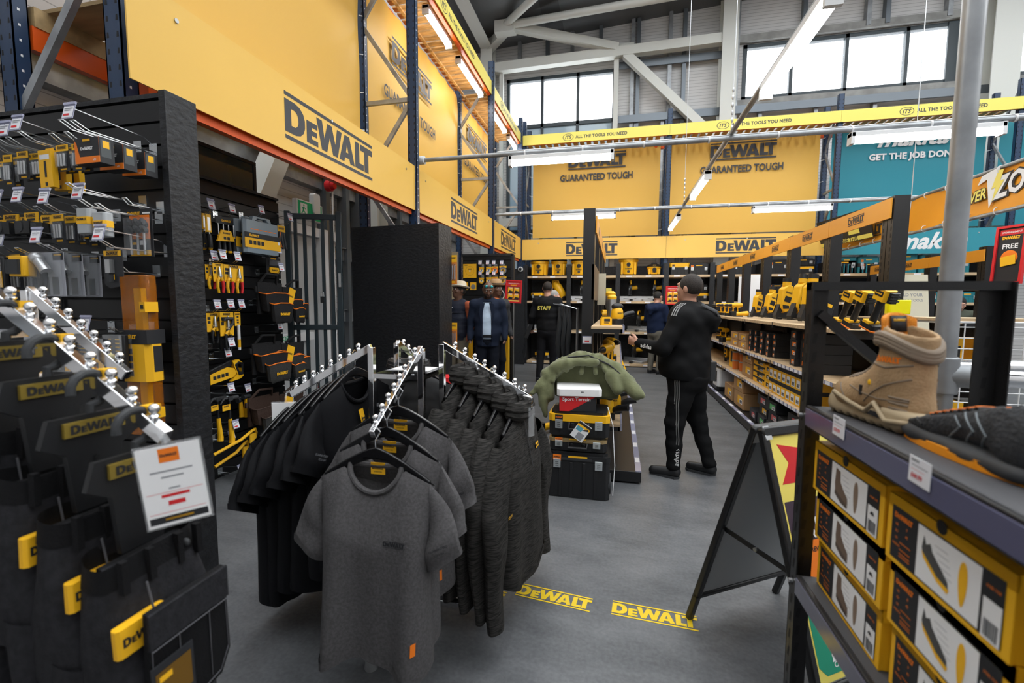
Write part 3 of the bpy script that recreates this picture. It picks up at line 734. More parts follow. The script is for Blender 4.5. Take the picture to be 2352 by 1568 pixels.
def wall1(u, v, pr): return at(u, v, y=YW1 - pr), Matrix()
def wall2(u, v, pr): return at(u, v, x=XW2 + pr), Rz(PI / 2)
# --- hook with price ticket (local: wall at y=0, sticks out to -y)
def hook_parts(t, L, tagged):
    mb = MB()
    for x in (-.012, .012): mb.tube([(x, 0, 0), (x, -L * .85, .0), (x * .9, -L, .022)], .0024, ZINC, 5)
    mb.tube([(-.011, -L, .022), (.011, -L, .022)], .0024, ZINC, 5)
    if tagged: mb.tube([(0, 0, .03), (0, -.04, .055), (0, -L * 1.02, .07)], .0022, ZINC, 5)
    mb.build('wire', t)
    mb = MB(); mb.box(-.022, -.004, -.015, .022, .0, .04, ZINC); mb.build('back_plate', t)
    if tagged:
        M = Tr(0, -L * 1.03, .055) @ Rx(PI / 2 - .25); mb = MB()
        mb.box(-.029, -.034, -.002, .029, .026, .0, LAV, M); patch(mb, M, .052, .046, TICK, .0008, 0, -.006); patch(mb, M, .03, .009, RED, .0016, -.006, -.018); patch(mb, M, .042, .004, GREYTXT, .0016, 0, .008)
        patch(mb, M, .03, .003, GREYTXT, .0016, -.004, .0); mb.box(-.03, .024, -.003, .03, .034, .004, LAV, M)
        mb.build('price_tag', t)
_hk = {}
def hook(P, R, L, tagged, label):
    M = Tr(*P) @ R; k = (round(L, 2), tagged)
    if k in _hk: return dup(_hk[k], M, label, 'slatwall hooks')
    t = thing('peg_hook', label, 'hook', M=M, group='slatwall hooks'); hook_parts(t, L, tagged); _hk[k] = t; return t

# --- hanging goods.  Each builder: centre origin, width w, height h, face towards -y
FR = Rx(PI / 2)                                     # print plane: x right, y up, normal -y
def face(x=0, z=0, y=0): return Tr(x, y, z) @ FR
def hang_tab(mb, w, h, m, t=.002): mb.box(-w / 2, -t, h / 2 - .02, w / 2, 0, h / 2, m)
def g_card(t, w, h, top=YELP, body=INK, bits=3, m_bits=None):
    mb = MB(); mb.box(-w / 2, -.002, -h / 2, w / 2, 0, h / 2, body); patch(mb, face(0, h * .38, -.0025), w, h * .24, top); put_logo(mb, face(0, h * .4, -.003), w * .7, INK)
    patch(mb, face(0, -h * .42, -.0025), w * .5, h * .06, YELP); mb.build('card', t)
    mb = MB(); mb.rbox(-w * .4, -.018, -h * .36, w * .4, -.002, h * .2, .004, BLISTER); mb.build('blister', t)
    mb = MB()
    for i in range(bits):
        x = (i - (bits - 1) / 2) * w * .24; mb.cyl((x, -.009, -h * .32), (x, -.009, h * .14), min(.006, w * .07), m_bits or SILV, 8)
    mb.build('drill_bits', t)
def g_longbox(t, w, h):
    mb = MB(); mb.box(-w / 2, -.022, -h / 2, w / 2, 0, h * .42, YELP); mb.box(-w * .3, -.002, h * .42, w * .3, 0, h / 2, YELP)
    patch(mb, face(-w * .0, h * .25, -.0225), w * .75, h * .12, WHT); patch(mb, face(0, -h * .05, -.0225), w * .16, h * .4, INK, .0005); patch(mb, face(0, -h * .42, -.0225), w * .2, w * .2, INK); mb.build('box', t)
def g_bitbox(t, w, h):
    mb = MB(); mb.box(-w / 2, -.055, -h / 2, w / 2, 0, h * .36, INK); mb.box(-w / 2, -.0565, -h / 2, w / 2, -.055, -h * .28, ORG); mb.prism([(-w / 2, -h * .3), (-w / 2, h * .3), (-w * .42, h * .2), (-w * .3, -h * .3)], 0, ORG, face(0, 0, -.0556))
    mb.prism([(w / 2, -h * .3), (w / 2, h * .36), (w / 2 - .001, h * .36), (w / 2 - .001, -h * .3)], 0, ORG, face(0, 0, -.0556))
    put_logo(mb, face(0, h * .0, -.056), w * .5, WHT, bars=False); patch(mb, face(0, h * .28, -.056), w * .3, h * .08, YELP); put_text(mb, 'x32', face(w * .3, -h * .4, -.0572), h=h * .07, m=WHT)
    mb.box(w / 2, -.05, -h * .3, w / 2 + .0006, -.012, h * .3, mat('printed_grey_side', (.06, .07, .075), .4)); mb.prism([(-.012, h * .02), (.012, h * .02), (.012, h * .26), (-.012, h * .26)], 0, YELP, Tr(w / 2 + .0012, -.03, 0) @ Rz(PI / 2) @ Rx(PI / 2))
    mb.build('box', t)
    mb = MB(); mb.box(-w * .38, -.003, h * .36, w * .38, -.001, h / 2, BLISTER); mb.build('hang_tab', t)
def g_socket(t, w, h):
    mb = MB(); mb.box(-w / 2, -.004, h * .05, w / 2, 0, h / 2, YELP); put_logo(mb, face(0, h * .36, -.0045), w * .7); patch(mb, face(0, h * .18, -.0045), w * .6, h * .1, INK); mb.build('card', t)
    mb = MB(); mb.rbox(-w * .48, -.05, -h / 2, w * .48, -.004, h * .05, .012, BLK); mb.cyl((0, -.052, -h * .22), (0, -.045, -h * .22), w * .28, BLK2, 16); mb.build('socket_case', t)
def g_tub(t, w, h):
    mb = MB(); mb.rbox(-w / 2, -.04, -h / 2, w / 2, 0, h / 2, .008, mat('frosted_clear_plastic', (.5, .53, .55), .25, alpha=.75)); mb.build('tub', t, bevel=.004)
    mb = MB(); mb.rbox(-w / 2 - .001, -.041, -h * .12, w / 2 + .001, 0, h * .16, .008, YELP); put_logo(mb, face(0, h * .06, -.0412), w * .7, bars=False); mb.build('wrap_label', t)
def g_bitset(t, w, h):
    mb = MB(); mb.rbox(-w / 2, -.03, -h / 2, w / 2, 0, h / 2, .008, BLK); mb.build('case', t, bevel=.003)
    mb = MB(); mb.box(-w * .46, -.0325, -h * .12, w * .46, -.03, h * .04, YELP); put_logo(mb, face(-w * .18, -h * .04, -.033), w * .4, bars=False)
    mb.box(w * .28, -.0335, -h * .48, w * .46, -.03, -h * .06, YEL); mb.build('label_band', t)
    mb = MB()
    for r in range(4):
        for c in (-.28, .2): mb.box((c - .1) * w, -.034, h * (.12 + r * .09), (c + .1) * w, -.03, h * (.135 + r * .09), YEL)
    for r in range(5): mb.box(-w * .3, -.034, -h * (.18 + r * .06), w * .1, -.03, -h * (.2 + r * .06), SILV)
    mb.build('bits', t)
    mb = MB(); mb.rbox(-w / 2, -.042, -h / 2, w / 2, -.036, h / 2, .008, GLASSY); mb.build('clear_cover', t)
def g_drillpack(t, w, h):
    mb = MB(); mb.box(-w / 2, -.002, -h / 2, w / 2, 0, h / 2, INK); patch(mb, face(0, h * .12, -.0022), w * .8, h * .5, ORG); put_logo(mb, face(-w * .2, h * .41, -.0026), w * .5, YELP, bars=False); patch(mb, face(w * .28, h * .41, -.0026), w * .3, h * .035, WHT)
    patch(mb, face(0, -h * .42, -.0026), w * .8, h * .12, YELP); patch(mb, face(w * .1, -h * .2, -.0026), w * .26, h * .1, WHT); patch(mb, face(-w * .2, -h * .22, -.0026), w * .3, h * .05, YELP); mb.build('card', t)
    mb = MB()
    for i in (-1, 0, 1):
        x = i * w * .26; mb.cyl((x, -.014, -h * .46), (x, -.014, h * .02), .005, SILV, 8)
        n = 10; mb.tube([(x + .004 * math.sin(k * 1.3), -.014 + .004 * math.cos(k * 1.3), h * .02 + k * h * .026) for k in range(n)], .013, BLK2, 8)
    mb.build('auger_bits', t)
    mb = MB(); mb.rbox(-w * .46, -.03, -h * .46, w * .46, -.002, h * .3, .008, BLISTER); mb.build('blister', t)
def g_angle(t, w, h):
    mb = MB(); mb.box(-w / 2, -.002, -h / 2, w / 2, 0, h / 2, mat('grey_printed_card', (.4, .41, .45), .4)); patch(mb, face(w * .28, h * .4, -.0025), w * .4, h * .16, INK); patch(mb, face(w * .28, h * .44, -.003), w * .3, h * .03, YELP)
    for k in (-.25, .12): patch(mb, face(w * k, -h * .26, -.0025), w * .26, h * .4, BLK2)
    mb.build('card', t)
    mb = MB(); mb.ball((-w * .25, -.03, h * .36), .026, SILV, 12); mb.cyl((-w * .25, -.03, h * .36), (w * .1, -.03, h * .05), .02, SILV, 12); mb.cyl((0, -.03, h * .05), (-w * .1, -.03, -h * .4), .013, BLK, 10); mb.build('angle_attachment', t)
    mb = MB(); mb.rbox(-w * .48, -.055, -h * .48, w * .48, -.004, h * .48, .01, BLISTER); mb.build('blister', t)
def g_jig(t, w, h):
    mb = MB(); mb.prism([(-w / 2, -h * .4), (-w * .2, -h / 2), (w * .25, -h * .45), (w * .25, -h * .2), (w / 2, -h * .2), (w / 2, h / 2), (-w / 2, h / 2)], .002, INK, face()); patch(mb, face(0, h * .42, -.0035), w * .9, h * .14, YELP, .0); put_logo(mb, face(0, h * .42, -.004), w * .6); patch(mb, face(-w * .1, -h * .2, -.003), w * .3, h * .14, YELP, .0); mb.build('card', t)
    mb = MB(); mb.box(-w * .2, -.02, -h * .1, w * .05, -.002, h * .25, SILV); mb.box(-w * .12, -.022, -h * .34, w * .0, -.002, -h * .1, BLK2); mb.build('blade_holder', t)
def g_yellowcase(t, w, h):
    mb = MB(); mb.rbox(-w / 2, -.05, -h / 2, w / 2, 0, h / 2, .01, YEL); mb.build('case', t, bevel=.005)
    mb = MB(); mb.rbox(-w * .46, -.056, -h * .38, w * .3, -.05, h * .32, .008, BLK2); mb.build('lid_window', t)
def g_amber(t, w, h):
    AM = mat('amber_clear_plastic', (.6, .19, .008), .08, alpha=.38, spec=.8)
    mb = MB(); mb.rbox(-w / 2, -.075, -h / 2, w / 2, 0, h / 2, .02, AM); mb.build('amber_case', t, bevel=.006)
    mb = MB(); mb.rbox(-w * .2, -.045, -h * .48, w * .2, -.02, h * .42, .01, YEL); mb.build('tool_inside', t)
    mb = MB(); mb.rbox(-w * .53, -.08, -h * .16, w * .53, .002, h * .16, .02, YELP); mb.box(-w * .54, -.081, h * .075, w * .54, .003, h * .162, INK)
    put_logo(mb, face(-w * .15, h * .12, -.0815), w * .6, YELP, bars=False)
    for k in range(4): patch(mb, face(-w * .22, h * (.03 - .045 * k), -.0805), w * .38, h * .034, INK)
    for sx in (1,): mb.prism([(-.02, -h * .1), (.02, -h * .1), (.02, h * .06), (-.02, h * .06)], 0, INK, Tr(w * .53 + .0008, -.035, 0) @ Rz(PI / 2) @ Rx(PI / 2))
    mb.build('sleeve', t)
    for z in (.3, -.36):
        mb = MB(); mb.box(w * .42, -.09, h * z - .02, w * .62, -.03, h * z + .025, YEL); mb.box(w * .47, -.092, h * z - .006, w * .57, -.028, h * z + .012, BLK); mb.build('clip', t)
def g_chisel(t, w, h):
    mb = MB(); mb.rbox(-w * .3, -.012, h * .0, w * .3, 0, h * .5, .004, YEL); mb.box(-w * .16, -.0125, h * .05, w * .16, -.012, h * .42, SILV); mb.build('sheath', t)
    mb = MB(); mb.cyl((0, -.01, 0), (0, -.01, -.02), .006, SILV); mb.tube([(0, -.012, -h * .06), (0, -.012, -h * .16), (0, -.012, -h * .42), (0, -.012, -h * .48)], [w * .16, w * .22, w * .26, w * .2], BLK, 10); mb.tube([(0, -.012, -h * .45), (0, -.012, -h * .5)], [w * .24, w * .16], YEL, 10); mb.build('handle', t)
def g_drivers(t, w, h):
    mb = MB(); mb.box(-w * .42, -.004, h * .3, w * .4, 0, h / 2, INK); put_logo(mb, face(0, h * .4, -.0045), w * .36, YELP, bars=False); mb.prism([(-w * .5, -h * .2), (-w * .3, h * .12), (w * .06, h * .12), (w * .18, -h * .16)], .012, YELP, face(0, 0, -.018)); put_logo(mb, face(-w * .12, h * .04, -.0305), w * .28, bars=False)
    for k in (-.2, -.06): patch(mb, face(w * k, -h * .1, -.0302), w * .1, h * .08, INK)
    mb.build('card', t)
    for i in range(5):
        x = (-.36 + i * .2) * w; mb = MB(); mb.cyl((x, -.012, h * .3), (x, -.012, -h * .05), .004, SILV, 8); mb.tube([(x, -.012, -h * .05), (x, -.012, -h * .14), (x, -.012, -h * .2), (x, -.012, -h * .44)], [.009, .014, .011, .016], BLK, 10); mb.tube([(x, -.012, -h * .44), (x, -.012, -h * .5)], [.0165, .013], YEL, 10); mb.cyl((x, -.012, -h * .02), (x, -.012, -h * .07), .011, YEL); mb.build('screwdriver', t)
def g_case(t, w, h):
    GR = mat('clear_grey_case', (.25, .31, .36), .2, alpha=.85)
    mb = MB(); mb.rbox(-w / 2, -.05, -h / 2, w / 2, 0, h * .38, .02, GR); mb.prism([[(-w * .28, h * .36), (-w * .24, h / 2), (w * .24, h / 2), (w * .28, h * .36)], [(-w * .16, h * .37), (-w * .14, h * .45), (w * .14, h * .45), (w * .16, h * .37)]], .04, GR, face(0, 0, -.005)); mb.build('case', t, bevel=.006)
    mb = MB(); mb.box(-w * .51, -.053, -h * .36, w * .51, -.05, -h * .1, YELP); mb.box(-w * .51, -.0535, -h * .1, w * .51, -.05, h * .04, INK); put_logo(mb, face(-w * .26, -h * .03, -.054), w * .26, YELP, bars=False)
    for k in range(4): patch(mb, face(-w * (.36 - k * .11), -h * .22, -.0535), w * .08, h * .11, INK)
    patch(mb, face(w * .46, -h * .14, -.054), w * .06, h * .08, WHT); mb.build('sleeve', t)
    mb = MB()
    for k in range(3): mb.box((-.34 + k * .25) * w, -.046, h * (.12 + .03 * (k % 2)), (-.12 + k * .25) * w, -.02, h * .24, mat('blue_grey_tool', (.05, .1, .14), .5)); mb.box((-.34 + k * .25) * w, -.051, h * .13, (-.12 + k * .25) * w, -.048, h * .15, ORG)
    mb.build('tools_inside', t)
def g_straps(t, w, h):
    mb = MB(); mb.box(-w * .3, -.004, h * .22, w * .5, 0, h / 2, YELP); put_logo(mb, face(w * .1, h * .38, -.0045), w * .6); mb.build('card', t)
    mb = MB()
    for k in range(3): mb.tube([(-w * .2 + k * w * .2, -.01, h * .22), (-w * .35 + k * w * .25, -.02, 0), (-w * .2 + k * w * .3, -.015, -h * .45)], .012, BLK2, 8)
    mb.tube([(-w * .3, -.03, h * .2), (-w * .45, -.03, -.02), (-w * .2, -.03, -h * .4)], .003, ORG, 6); mb.build('straps', t)
def g_pliers(t, w, h, n=1, hand=(YEL, RED)):
    mb = MB(); mb.box(-w / 2, -.002, -h * .12, w / 2, 0, h / 2, YELP); put_logo(mb, face(0, h * .45, -.0025), w * .5)
    for k in (.33, .2): patch(mb, face(-w * .32, h * k, -.0025), w * .2, h * .09, INK)
    mb.build('card', t)
    for i in range(n):
        x = (i - (n - 1) / 2) * w * .48; mb = MB()
        mb.tube([(x, -.012, h * .4), (x, -.012, h * .26), (x, -.012, h * .06)], [.003, .01, .014], SILV, 8); mb.cyl((x, -.004, h * .08), (x, -.022, h * .08), .014, SILV, 12); mb.build('jaw', t)
        for sx, m in zip((-1, 1), hand):
            mb = MB(); mb.tube([(x + sx * .006, -.012, h * .06), (x + sx * .022, -.012, -h * .12), (x + sx * .026, -.012, -h * .3), (x + sx * .018, -.012, -h * .5)], [.007, .011, .011, .009], m, 10); mb.tube([(x + sx * .005, -.012, h * .03), (x + sx * .02, -.012, -h * .08)], [.0085, .0118], YEL, 10); mb.build('handle', t)
def g_plierset(t, w, h): g_pliers(t, w, h, 2)
def g_cutters(t, w, h): g_pliers(t, w, h, 1, (BLK, BLK))
def g_pincers(t, w, h):
    g_pliers(t, w, h, 1, (BLK, BLK)); mb = MB(); mb.tube([(-w * .3, -.015, h * .28), (-w * .3, -.015, h * .33), (w * .3, -.015, h * .33), (w * .3, -.015, h * .2), (0, -.015, h * .08)], .014, BLK2, 8); mb.build('pincer_head', t)
def g_pencil(t, w, h):
    mb = MB(); mb.box(-w / 2, -.002, h * .15, w / 2, 0, h / 2, YELP); put_logo(mb, face(0, h * .45, -.0025), w * .8)
    for k in (.38, .3, .24): patch(mb, face(0, h * k, -.0025), w * .35, h * .04, INK)
    mb.build('card', t)
    mb = MB(); mb.cyl((0, -.008, h * .18), (0, -.008, -h * .47), .011, WHP, 10); mb.cyl((0, -.008, -h * .47), (0, -.008, -h * .5), .011, BLK, 10, r2=.003); mb.cyl((0, -.008, -h * .2), (0, -.008, -h * .4), .0114, YEL, 10); mb.build('marker', t)
def g_blackcard(t, w, h):
    mb = MB(); mb.box(-w / 2, -.003, -h / 2, w / 2, 0, h / 2, INK); put_logo(mb, face(0, h * .42, -.0035), w * .4, YELP, bars=False); mb.prism([(-w * .28, -h * .42), (w * .28, -h * .42), (w * .36, -h * .3), (w * .3, -h * .1), (-w * .3, -h * .1), (-w * .36, -h * .3)], .012, YEL, face(0, 0, -.003)); put_logo(mb, face(0, -h * .26, -.0155), w * .4, bars=False); mb.build('card', t)
    mb = MB(); mb.rbox(-w * .4, -.03, -h * .0, w * .4, -.003, h * .32, .006, BLISTER); mb.build('blister', t)
CLOTHBLK = mat('black_nylon_cloth', (.02, .02, .021), .7, spec=.12, bump=.3, bscale=90); LEATH = mat('dark_brown_leather', (.045, .025, .018), .6, bump=.4, bscale=60); SUEDE = mat('charcoal_suede', (.028, .028, .027), .8, bump=.4, bscale=90)
def _pocket(mb, x0, x1, z0, z1, d, m, y0=-.03, flare=.15, rim=None):
    """a sewn pouch pocket: tapered bag with an open mouth."""
    n = 14; rings = []
    for (zz, k, dd) in ((z0, .72, .55), (z0 + (z1 - z0) * .12, .92, .9), (z0 + (z1 - z0) * .6, 1.0, 1.0), (z1, 1 + flare * .4, 1.05), (z1 - .004, .97 + flare * .4, .98), (z0 + (z1 - z0) * .5, .9, .9)):
        cx = (x0 + x1) / 2; hw = (x1 - x0) / 2 * k; ring = []
        for j in range(n):
            a = 2 * PI * j / n; ca, sa = math.cos(a), math.sin(a); e = .55
            ring.append((cx + hw * math.copysign(abs(ca) ** e, ca), y0 - d / 2 + d / 2 * dd * math.copysign(abs(sa) ** e, sa), zz + .006 * math.sin(3 * a)))
        rings.append(ring)
    mb.loft(rings, m)
    if rim: mb.tube([Vector(p) + Vector((0, 0, .003)) for p in rings[3]] + [rings[3][0]], .0045, rim, 6)
def g_pouch(t, w, h, m=CLOTHBLK, trim=ORG, m2=None):
    mb = MB(); mb.tube([(-w * .42, -.02, h * .3), (-w * .35, -.06, h * .49), (-w * .16, -.07, h * .48), (-w * .1, -.03, h * .3)], .011, m, 8); mb.tube([(w * .12, -.03, h * .28), (w * .2, -.06, h * .4), (w * .34, -.05, h * .42), (w * .4, -.02, h * .25)], .011, m, 8); mb.build('strap', t)
    mb = MB(); mb.box(-w * .5, -.03, h * .12, w * .5, -.012, h * .24, m); mb.build('belt', t, bevel=.004)
    mb = MB(); mb.box(-w * .47, -.035, -h * .3, w * .02, -.02, h * .33, m); _pocket(mb, -w * .47, w * .02, -h * .28, h * .1, .1, m, rim=trim); mb.build('main_pouch', t)
    mb = MB(); _pocket(mb, -w * .42, -w * .02, -h * .48, -h * .1, .06, m2 or m, -.11, rim=trim); put_logo(mb, face(-w * .22, -h * .3, -.173), w * .2, YELP, bars=False); mb.build('front_pocket', t)
    mb = MB(); mb.box(.04 * w, -.035, -h * .2, w * .48, -.02, h * .26, m); _pocket(mb, w * .06, w * .36, -h * .36, -h * .02, .08, m2 or m, rim=trim); _pocket(mb, w * .08, w * .3, -h * .5, -h * .2, .05, m2 or m, -.1, rim=trim); put_logo(mb, face(w * .19, -h * .36, -.153), w * .13, YELP, bars=False); mb.build('side_pouch', t)
    mb = MB(); _pocket(mb, w * .33, w * .5, -h * .42, -h * .1, .07, m2 or m, rim=trim); mb.build('small_pocket', t)
    mb = MB(); M = Tr(.03 * w, -.12, .06 * h) @ Ry(.35) @ FR; patch(mb, M, w * .14, h * .34, YELP); patch(mb, M, w * .14, h * .34, YELP, -.001); put_logo(mb, M, w * .09, z=.001); mb.build('swing_tag', t)
def g_brown(t, w, h): g_pouch(t, w, h, LEATH, LEATH, SUEDE)
def g_plainpouch(t, w, h): g_pouch(t, w, h, CLOTHBLK, ORG, SUEDE)
def g_hacksaw(t, w, h):
    mb = MB(); mb.prism([(-w * .5, h * .12), (w * .15, h * .5), (w * .28, h * .34), (w * .1, h * .2), (-w * .5, -h * .02)], .02, BLK, face(0, 0, 0)); mb.build('frame', t, bevel=.003)
    mb = MB(); mb.prism([(-w * .5, -h * .5), (w * .2, -h * .3), (w * .3, -h * .1), (w * .2, h * .12), (0, h * .2), (-w * .5, -h * .05)], .006, YELP, face(0, 0, -.022))
    for k in range(4): patch(mb, face(-w * .38 + w * .12 * k, -h * .22 + h * .03 * k, -.0285), w * .09, h * .16, INK)
    mb.prism([[(w * .12, -h * .5), (w * .3, -h * .2), (w * .16, h * .44), (w * .36, h * .5), (w * .5, h * .3), (w * .5, -h * .3), (w * .4, -h * .42)], [(w * .36, -h * .18), (w * .44, -h * .15), (w * .43, h * .24), (w * .36, h * .3), (w * .28, h * .24)]], .03, YEL, face(0, 0, -.002)); mb.build('yellow_card', t)
    mb = MB(); mb.prism([[(w * .34, -h * .26), (w * .5, -h * .24), (w * .5, h * .32), (w * .34, h * .42), (w * .22, h * .28)], [(w * .38, -h * .14), (w * .44, -h * .12), (w * .43, h * .22), (w * .36, h * .28), (w * .3, h * .2)]], .036, BLK, face(0, 0, -.0)); mb.build('grip', t, bevel=.004)
def g_hammer(t, w, h):
    mb = MB(); mb.tube([(0, -.02, h * .4), (0, -.02, h * .05), (w * .02, -.02, 0)], [.011, .011, .014], BLK, 10); mb.build('shaft', t)
    mb = MB(); mb.tube([(w * .02, -.02, h * .02), (w * .05, -.02, -h * .2), (w * .1, -.02, -h * .42), (w * .06, -.02, -h * .5)], [.014, .017, .02, .022], YEL, 10); mb.build('grip', t)
    mb = MB(); mb.cyl((w * .1, -.02, h * .44), (w * .5, -.02, h * .44), .016, BLK2, 12); mb.box(-.02, -.036, h * .4, .02, -.004, h * .48, BLK2); mb.tube([(0, -.02, h * .45), (-w * .3, -.02, h * .46), (-w * .5, -.02, h * .36)], [.014, .01, .004], BLK2, 8); mb.build('head', t)
    mb = MB(); M = Tr(-w * .3, -.04, h * .28) @ FR; patch(mb, M, w * .45, h * .12, YELP); put_logo(mb, M @ Tr(0, h * .03, .0002), w * .3); patch(mb, M @ Tr(0, 0, -.001), w * .45, h * .12, YELP); mb.build('swing_tag', t)
def g_mallet(t, w, h):
    mb = MB(); mb.tube([(0, -.02, h * .5), (0, -.02, h * .1), (w * .1, -.02, -h * .45), (w * .1, -.02, -h * .5)], [.012, .016, .022, .024], YEL, 10); mb.build('grip', t)
    mb = MB(); mb.cyl((-w * .5, -.02, h * .46), (w * .5, -.02, h * .46), .02, BLK2, 12); mb.build('head', t)
def g_pry(t, w, h):
    mb = MB(); mb.tube([(-w * .5, -.03, -h * .45), (w * .1, -.05, -h * .05), (w * .34, -.06, h * .3), (w * .44, -.06, h * .38), (w * .5, -.05, h * .1), (w * .5, -.04, -h * .4)], [.012, .012, .012, .012, .01, .006], YEL, 8); mb.build('bar', t)
    mb = MB(); mb.box(w * .3, -.062, -h * .45, w * .46, -.05, h * .12, YELP); mb.build('swing_tag', t)

def hang(wall, items, grp):
    for (u0, v0, u1, v1, pr, fn, n, step, tagd, name, cat, label, *hk) in items:
        P, R = wall((u0 + u1) / 2, (v0 + v1) / 2, pr)
        a, _ = wall(u0, (v0 + v1) / 2, pr); b_, _ = wall(u1, (v0 + v1) / 2, pr); c, _ = wall((u0 + u1) / 2, v0, pr); d, _ = wall((u0 + u1) / 2, v1, pr)
        w = (b_ - a).length; h = (c - d).length; out = R.to_3x3() @ Vector((0, -1, 0)); first = None
        for k in range(n):
            M = Tr(*(P - out * step * k)) @ R @ Ry(random.uniform(-.03, .03))
            lb = label if n == 1 else label.replace('#', ('front', 'second', 'third', 'fourth', 'rearmost')[k])
            if first is None: first = thing(name, lb, cat, M=M, group=grp); fn(first, w, h)
            else: dup(first, M, lb, grp)
        root = P - out * pr + Vector((0, 0, h / 2 + .012))
        if tagd is not None: hook(root, R, max(.16, pr + (.1 if tagd == 2 else .04)), bool(tagd), 'zinc slatwall hook %sholding the %s' % ('with white price ticket ' if tagd else '', hk[0] if hk else label.replace('# ', '')))
top = 'on the top hooks of the near slatwall'; mid = 'on the second hooks of the near slatwall'; low = 'on the third hooks of the near slatwall'
items1 = [
 (-4, 372, 10, 418, .2, g_card, 2, .03, 1, 'drill_bit_pack', 'drill bits', '# slim black card at the left picture edge on the top hooks', 'slim cards at the edge on top'),
 (10, 356, 32, 427, .2, g_card, 2, .03, 0, 'drill_bit_pack', 'drill bits', '# tall slim black card, leftmost whole pack ' + top, 'tall slim card on top'),
 (42, 348, 68, 412, .2, g_card, 2, .03, 2, 'drill_bit_pack', 'drill bits', '# black card with yellow sleeve left of the long yellow boxes', 'cards left of the yellow boxes'),
 (75, 352, 102, 411, .18, g_card, 2, .03, 2, 'drill_bit_pack', 'drill bits', '# black card touching the long yellow boxes on top hooks', 'cards touching the yellow boxes'),
 (104, 341, 133, 433, .2, g_longbox, 3, .05, 2, 'long_yellow_box', 'box', '# long plain yellow hanging box ' + top, 'three long yellow boxes'),
 (132, 333, 160, 394, .2, g_card, 2, .03, 0, 'drill_bit_pack', 'drill bits', '# black card directly right of the long yellow boxes', 'card right of the yellow boxes'),
 (167, 330, 195, 392, .2, g_card, 2, .03, 0, 'drill_bit_pack', 'drill bits', '# black card midway between yellow boxes and orange bit boxes', 'card midway along top'),
 (207, 318, 262, 384, .22, g_bitbox, 3, .09, 2, 'bit_box', 'screwdriver bits', '# black and orange screwdriver bit box ' + top, 'orange and black bit boxes'),
 (-6, 505, 12, 548, .2, g_socket, 1, .05, 1, 'socket_pack', 'sockets', 'black socket pack cut by the left picture edge', 'socket pack at the picture edge'),
 (11, 493, 46, 541, .2, g_socket, 2, .06, 1, 'socket_pack', 'sockets', '# black socket pack with yellow card, leftmost ' + mid, 'leftmost socket packs'),
 (60, 488, 91, 540, .2, g_socket, 2, .06, 1, 'socket_pack', 'sockets', '# black socket pack with yellow card, middle ' + mid, 'middle socket packs'),
 (97, 496, 122, 538, .2, g_socket, 2, .06, 0, 'socket_pack', 'sockets', '# black socket pack beside the amber blisters ' + mid, 'right hand socket packs'),
 (123, 492, 150, 558, .22, g_card, 4, .045, 1, 'blister_pack', 'drill bits', '# yellow backed blister pack right of the socket packs', 'stack of yellow blisters'),
 (181, 494, 212, 551, .14, g_card, 1, .03, 0, 'drill_bit_pack', 'drill bits', 'yellow edged black card behind the frosted tubs', 'card behind the tubs'),
 (198, 482, 228, 539, .22, g_tub, 1, .03, 1, 'bit_tub', 'tub', 'frosted tub with yellow wrap, left of the pair', 'left frosted tub'),
 (235, 491, 265, 546, .22, g_tub, 1, .03, 0, 'bit_tub', 'tub', 'frosted tub with yellow wrap, right of the pair', 'right frosted tub'),
 (294, 480, 352, 590, .1, g_drillpack, 1, .03, 0, 'auger_bit_pack', 'drill bits', 'tall orange backed pack of three thick black auger bits', 'pack of three auger bits'),
 (-8, 592, 26, 662, .24, g_bitset, 1, .05, 1, 'bit_set', 'bit set', 'amber bit set cut by the left picture edge on third hooks', 'amber bit set at the picture edge'),
 (20, 585, 52, 675, .2, g_card, 2, .05, 1, 'blister_pack', 'drill bits', '# tall yellow blister pack under the yellow case', 'tall yellow blisters'),
 (50, 590, 88, 636, .26, g_yellowcase, 1, .05, 0, 'yellow_case', 'case', 'small yellow and black plastic case ' + low, 'small yellow case'),
 (92, 580, 150, 680, .24, g_angle, 3, .07, 1, 'angle_attachment_pack', 'drill attachment', '# grey blister pack of right-angle drill attachment', 'grey angle attachment packs'),
 (240, 575, 284, 662, .24, g_jig, 1, .05, 1, 'jigsaw_blade_pack', 'saw blade', 'single notched black blade pack hanging under a large ticket', 'single notched blade pack'),
 (318, 637, 378, 990, .05, g_amber, 1, .05, 0, 'level_case', 'tool case', 'tall amber plastic case with yellow sleeve by the end panel', 'tall amber case'),
 (195, 775, 258, 862, .16, g_bitset, 1, .06, 1, 'bit_set', 'bit set', 'open faced black bit set with yellow band, front left pack', 'front left bit set'),
 (262, 768, 300, 865, .14, g_bitset, 3, .05, 0, 'bit_set', 'bit set', '# black bit set with clear cover right of the open pack', 'right hand bit sets'),
 (120, 768, 180, 850, .2, g_bitset, 2, .06, 1, 'bit_set', 'bit set', '# yellow bit set left of the open pack', 'yellow bit sets'),
]
hang(wall1, items1, 'packs on the near slatwall')
for (u, v, nm) in ((318, 345, 'top right'), (330, 470, 'beside the auger bits'), (285, 592, 'above the amber case')):
    P, R = wall1(u, v, 0); hook(P, R, .3, nm == 'none', 'empty zinc hook on the near slatwall, %s' % nm)
P, R = wall1(118, 676, .008); t = thing('flexible_shaft', 'curved black flexible drill shaft hanging below the grey packs', 'drill attachment', M=Tr(*P))
mb = MB(); mb.tube([(0, 0, 0), (.01, -.02, -.05), (-.005, -.05, -.1), (-.05, -.06, -.15)], .007, BLK2, 10); mb.build('shaft', t); mb = MB(); mb.tube([(-.05, -.06, -.15), (-.065, -.06, -.165)], .006, CHROME, 8); mb.build('tip', t)
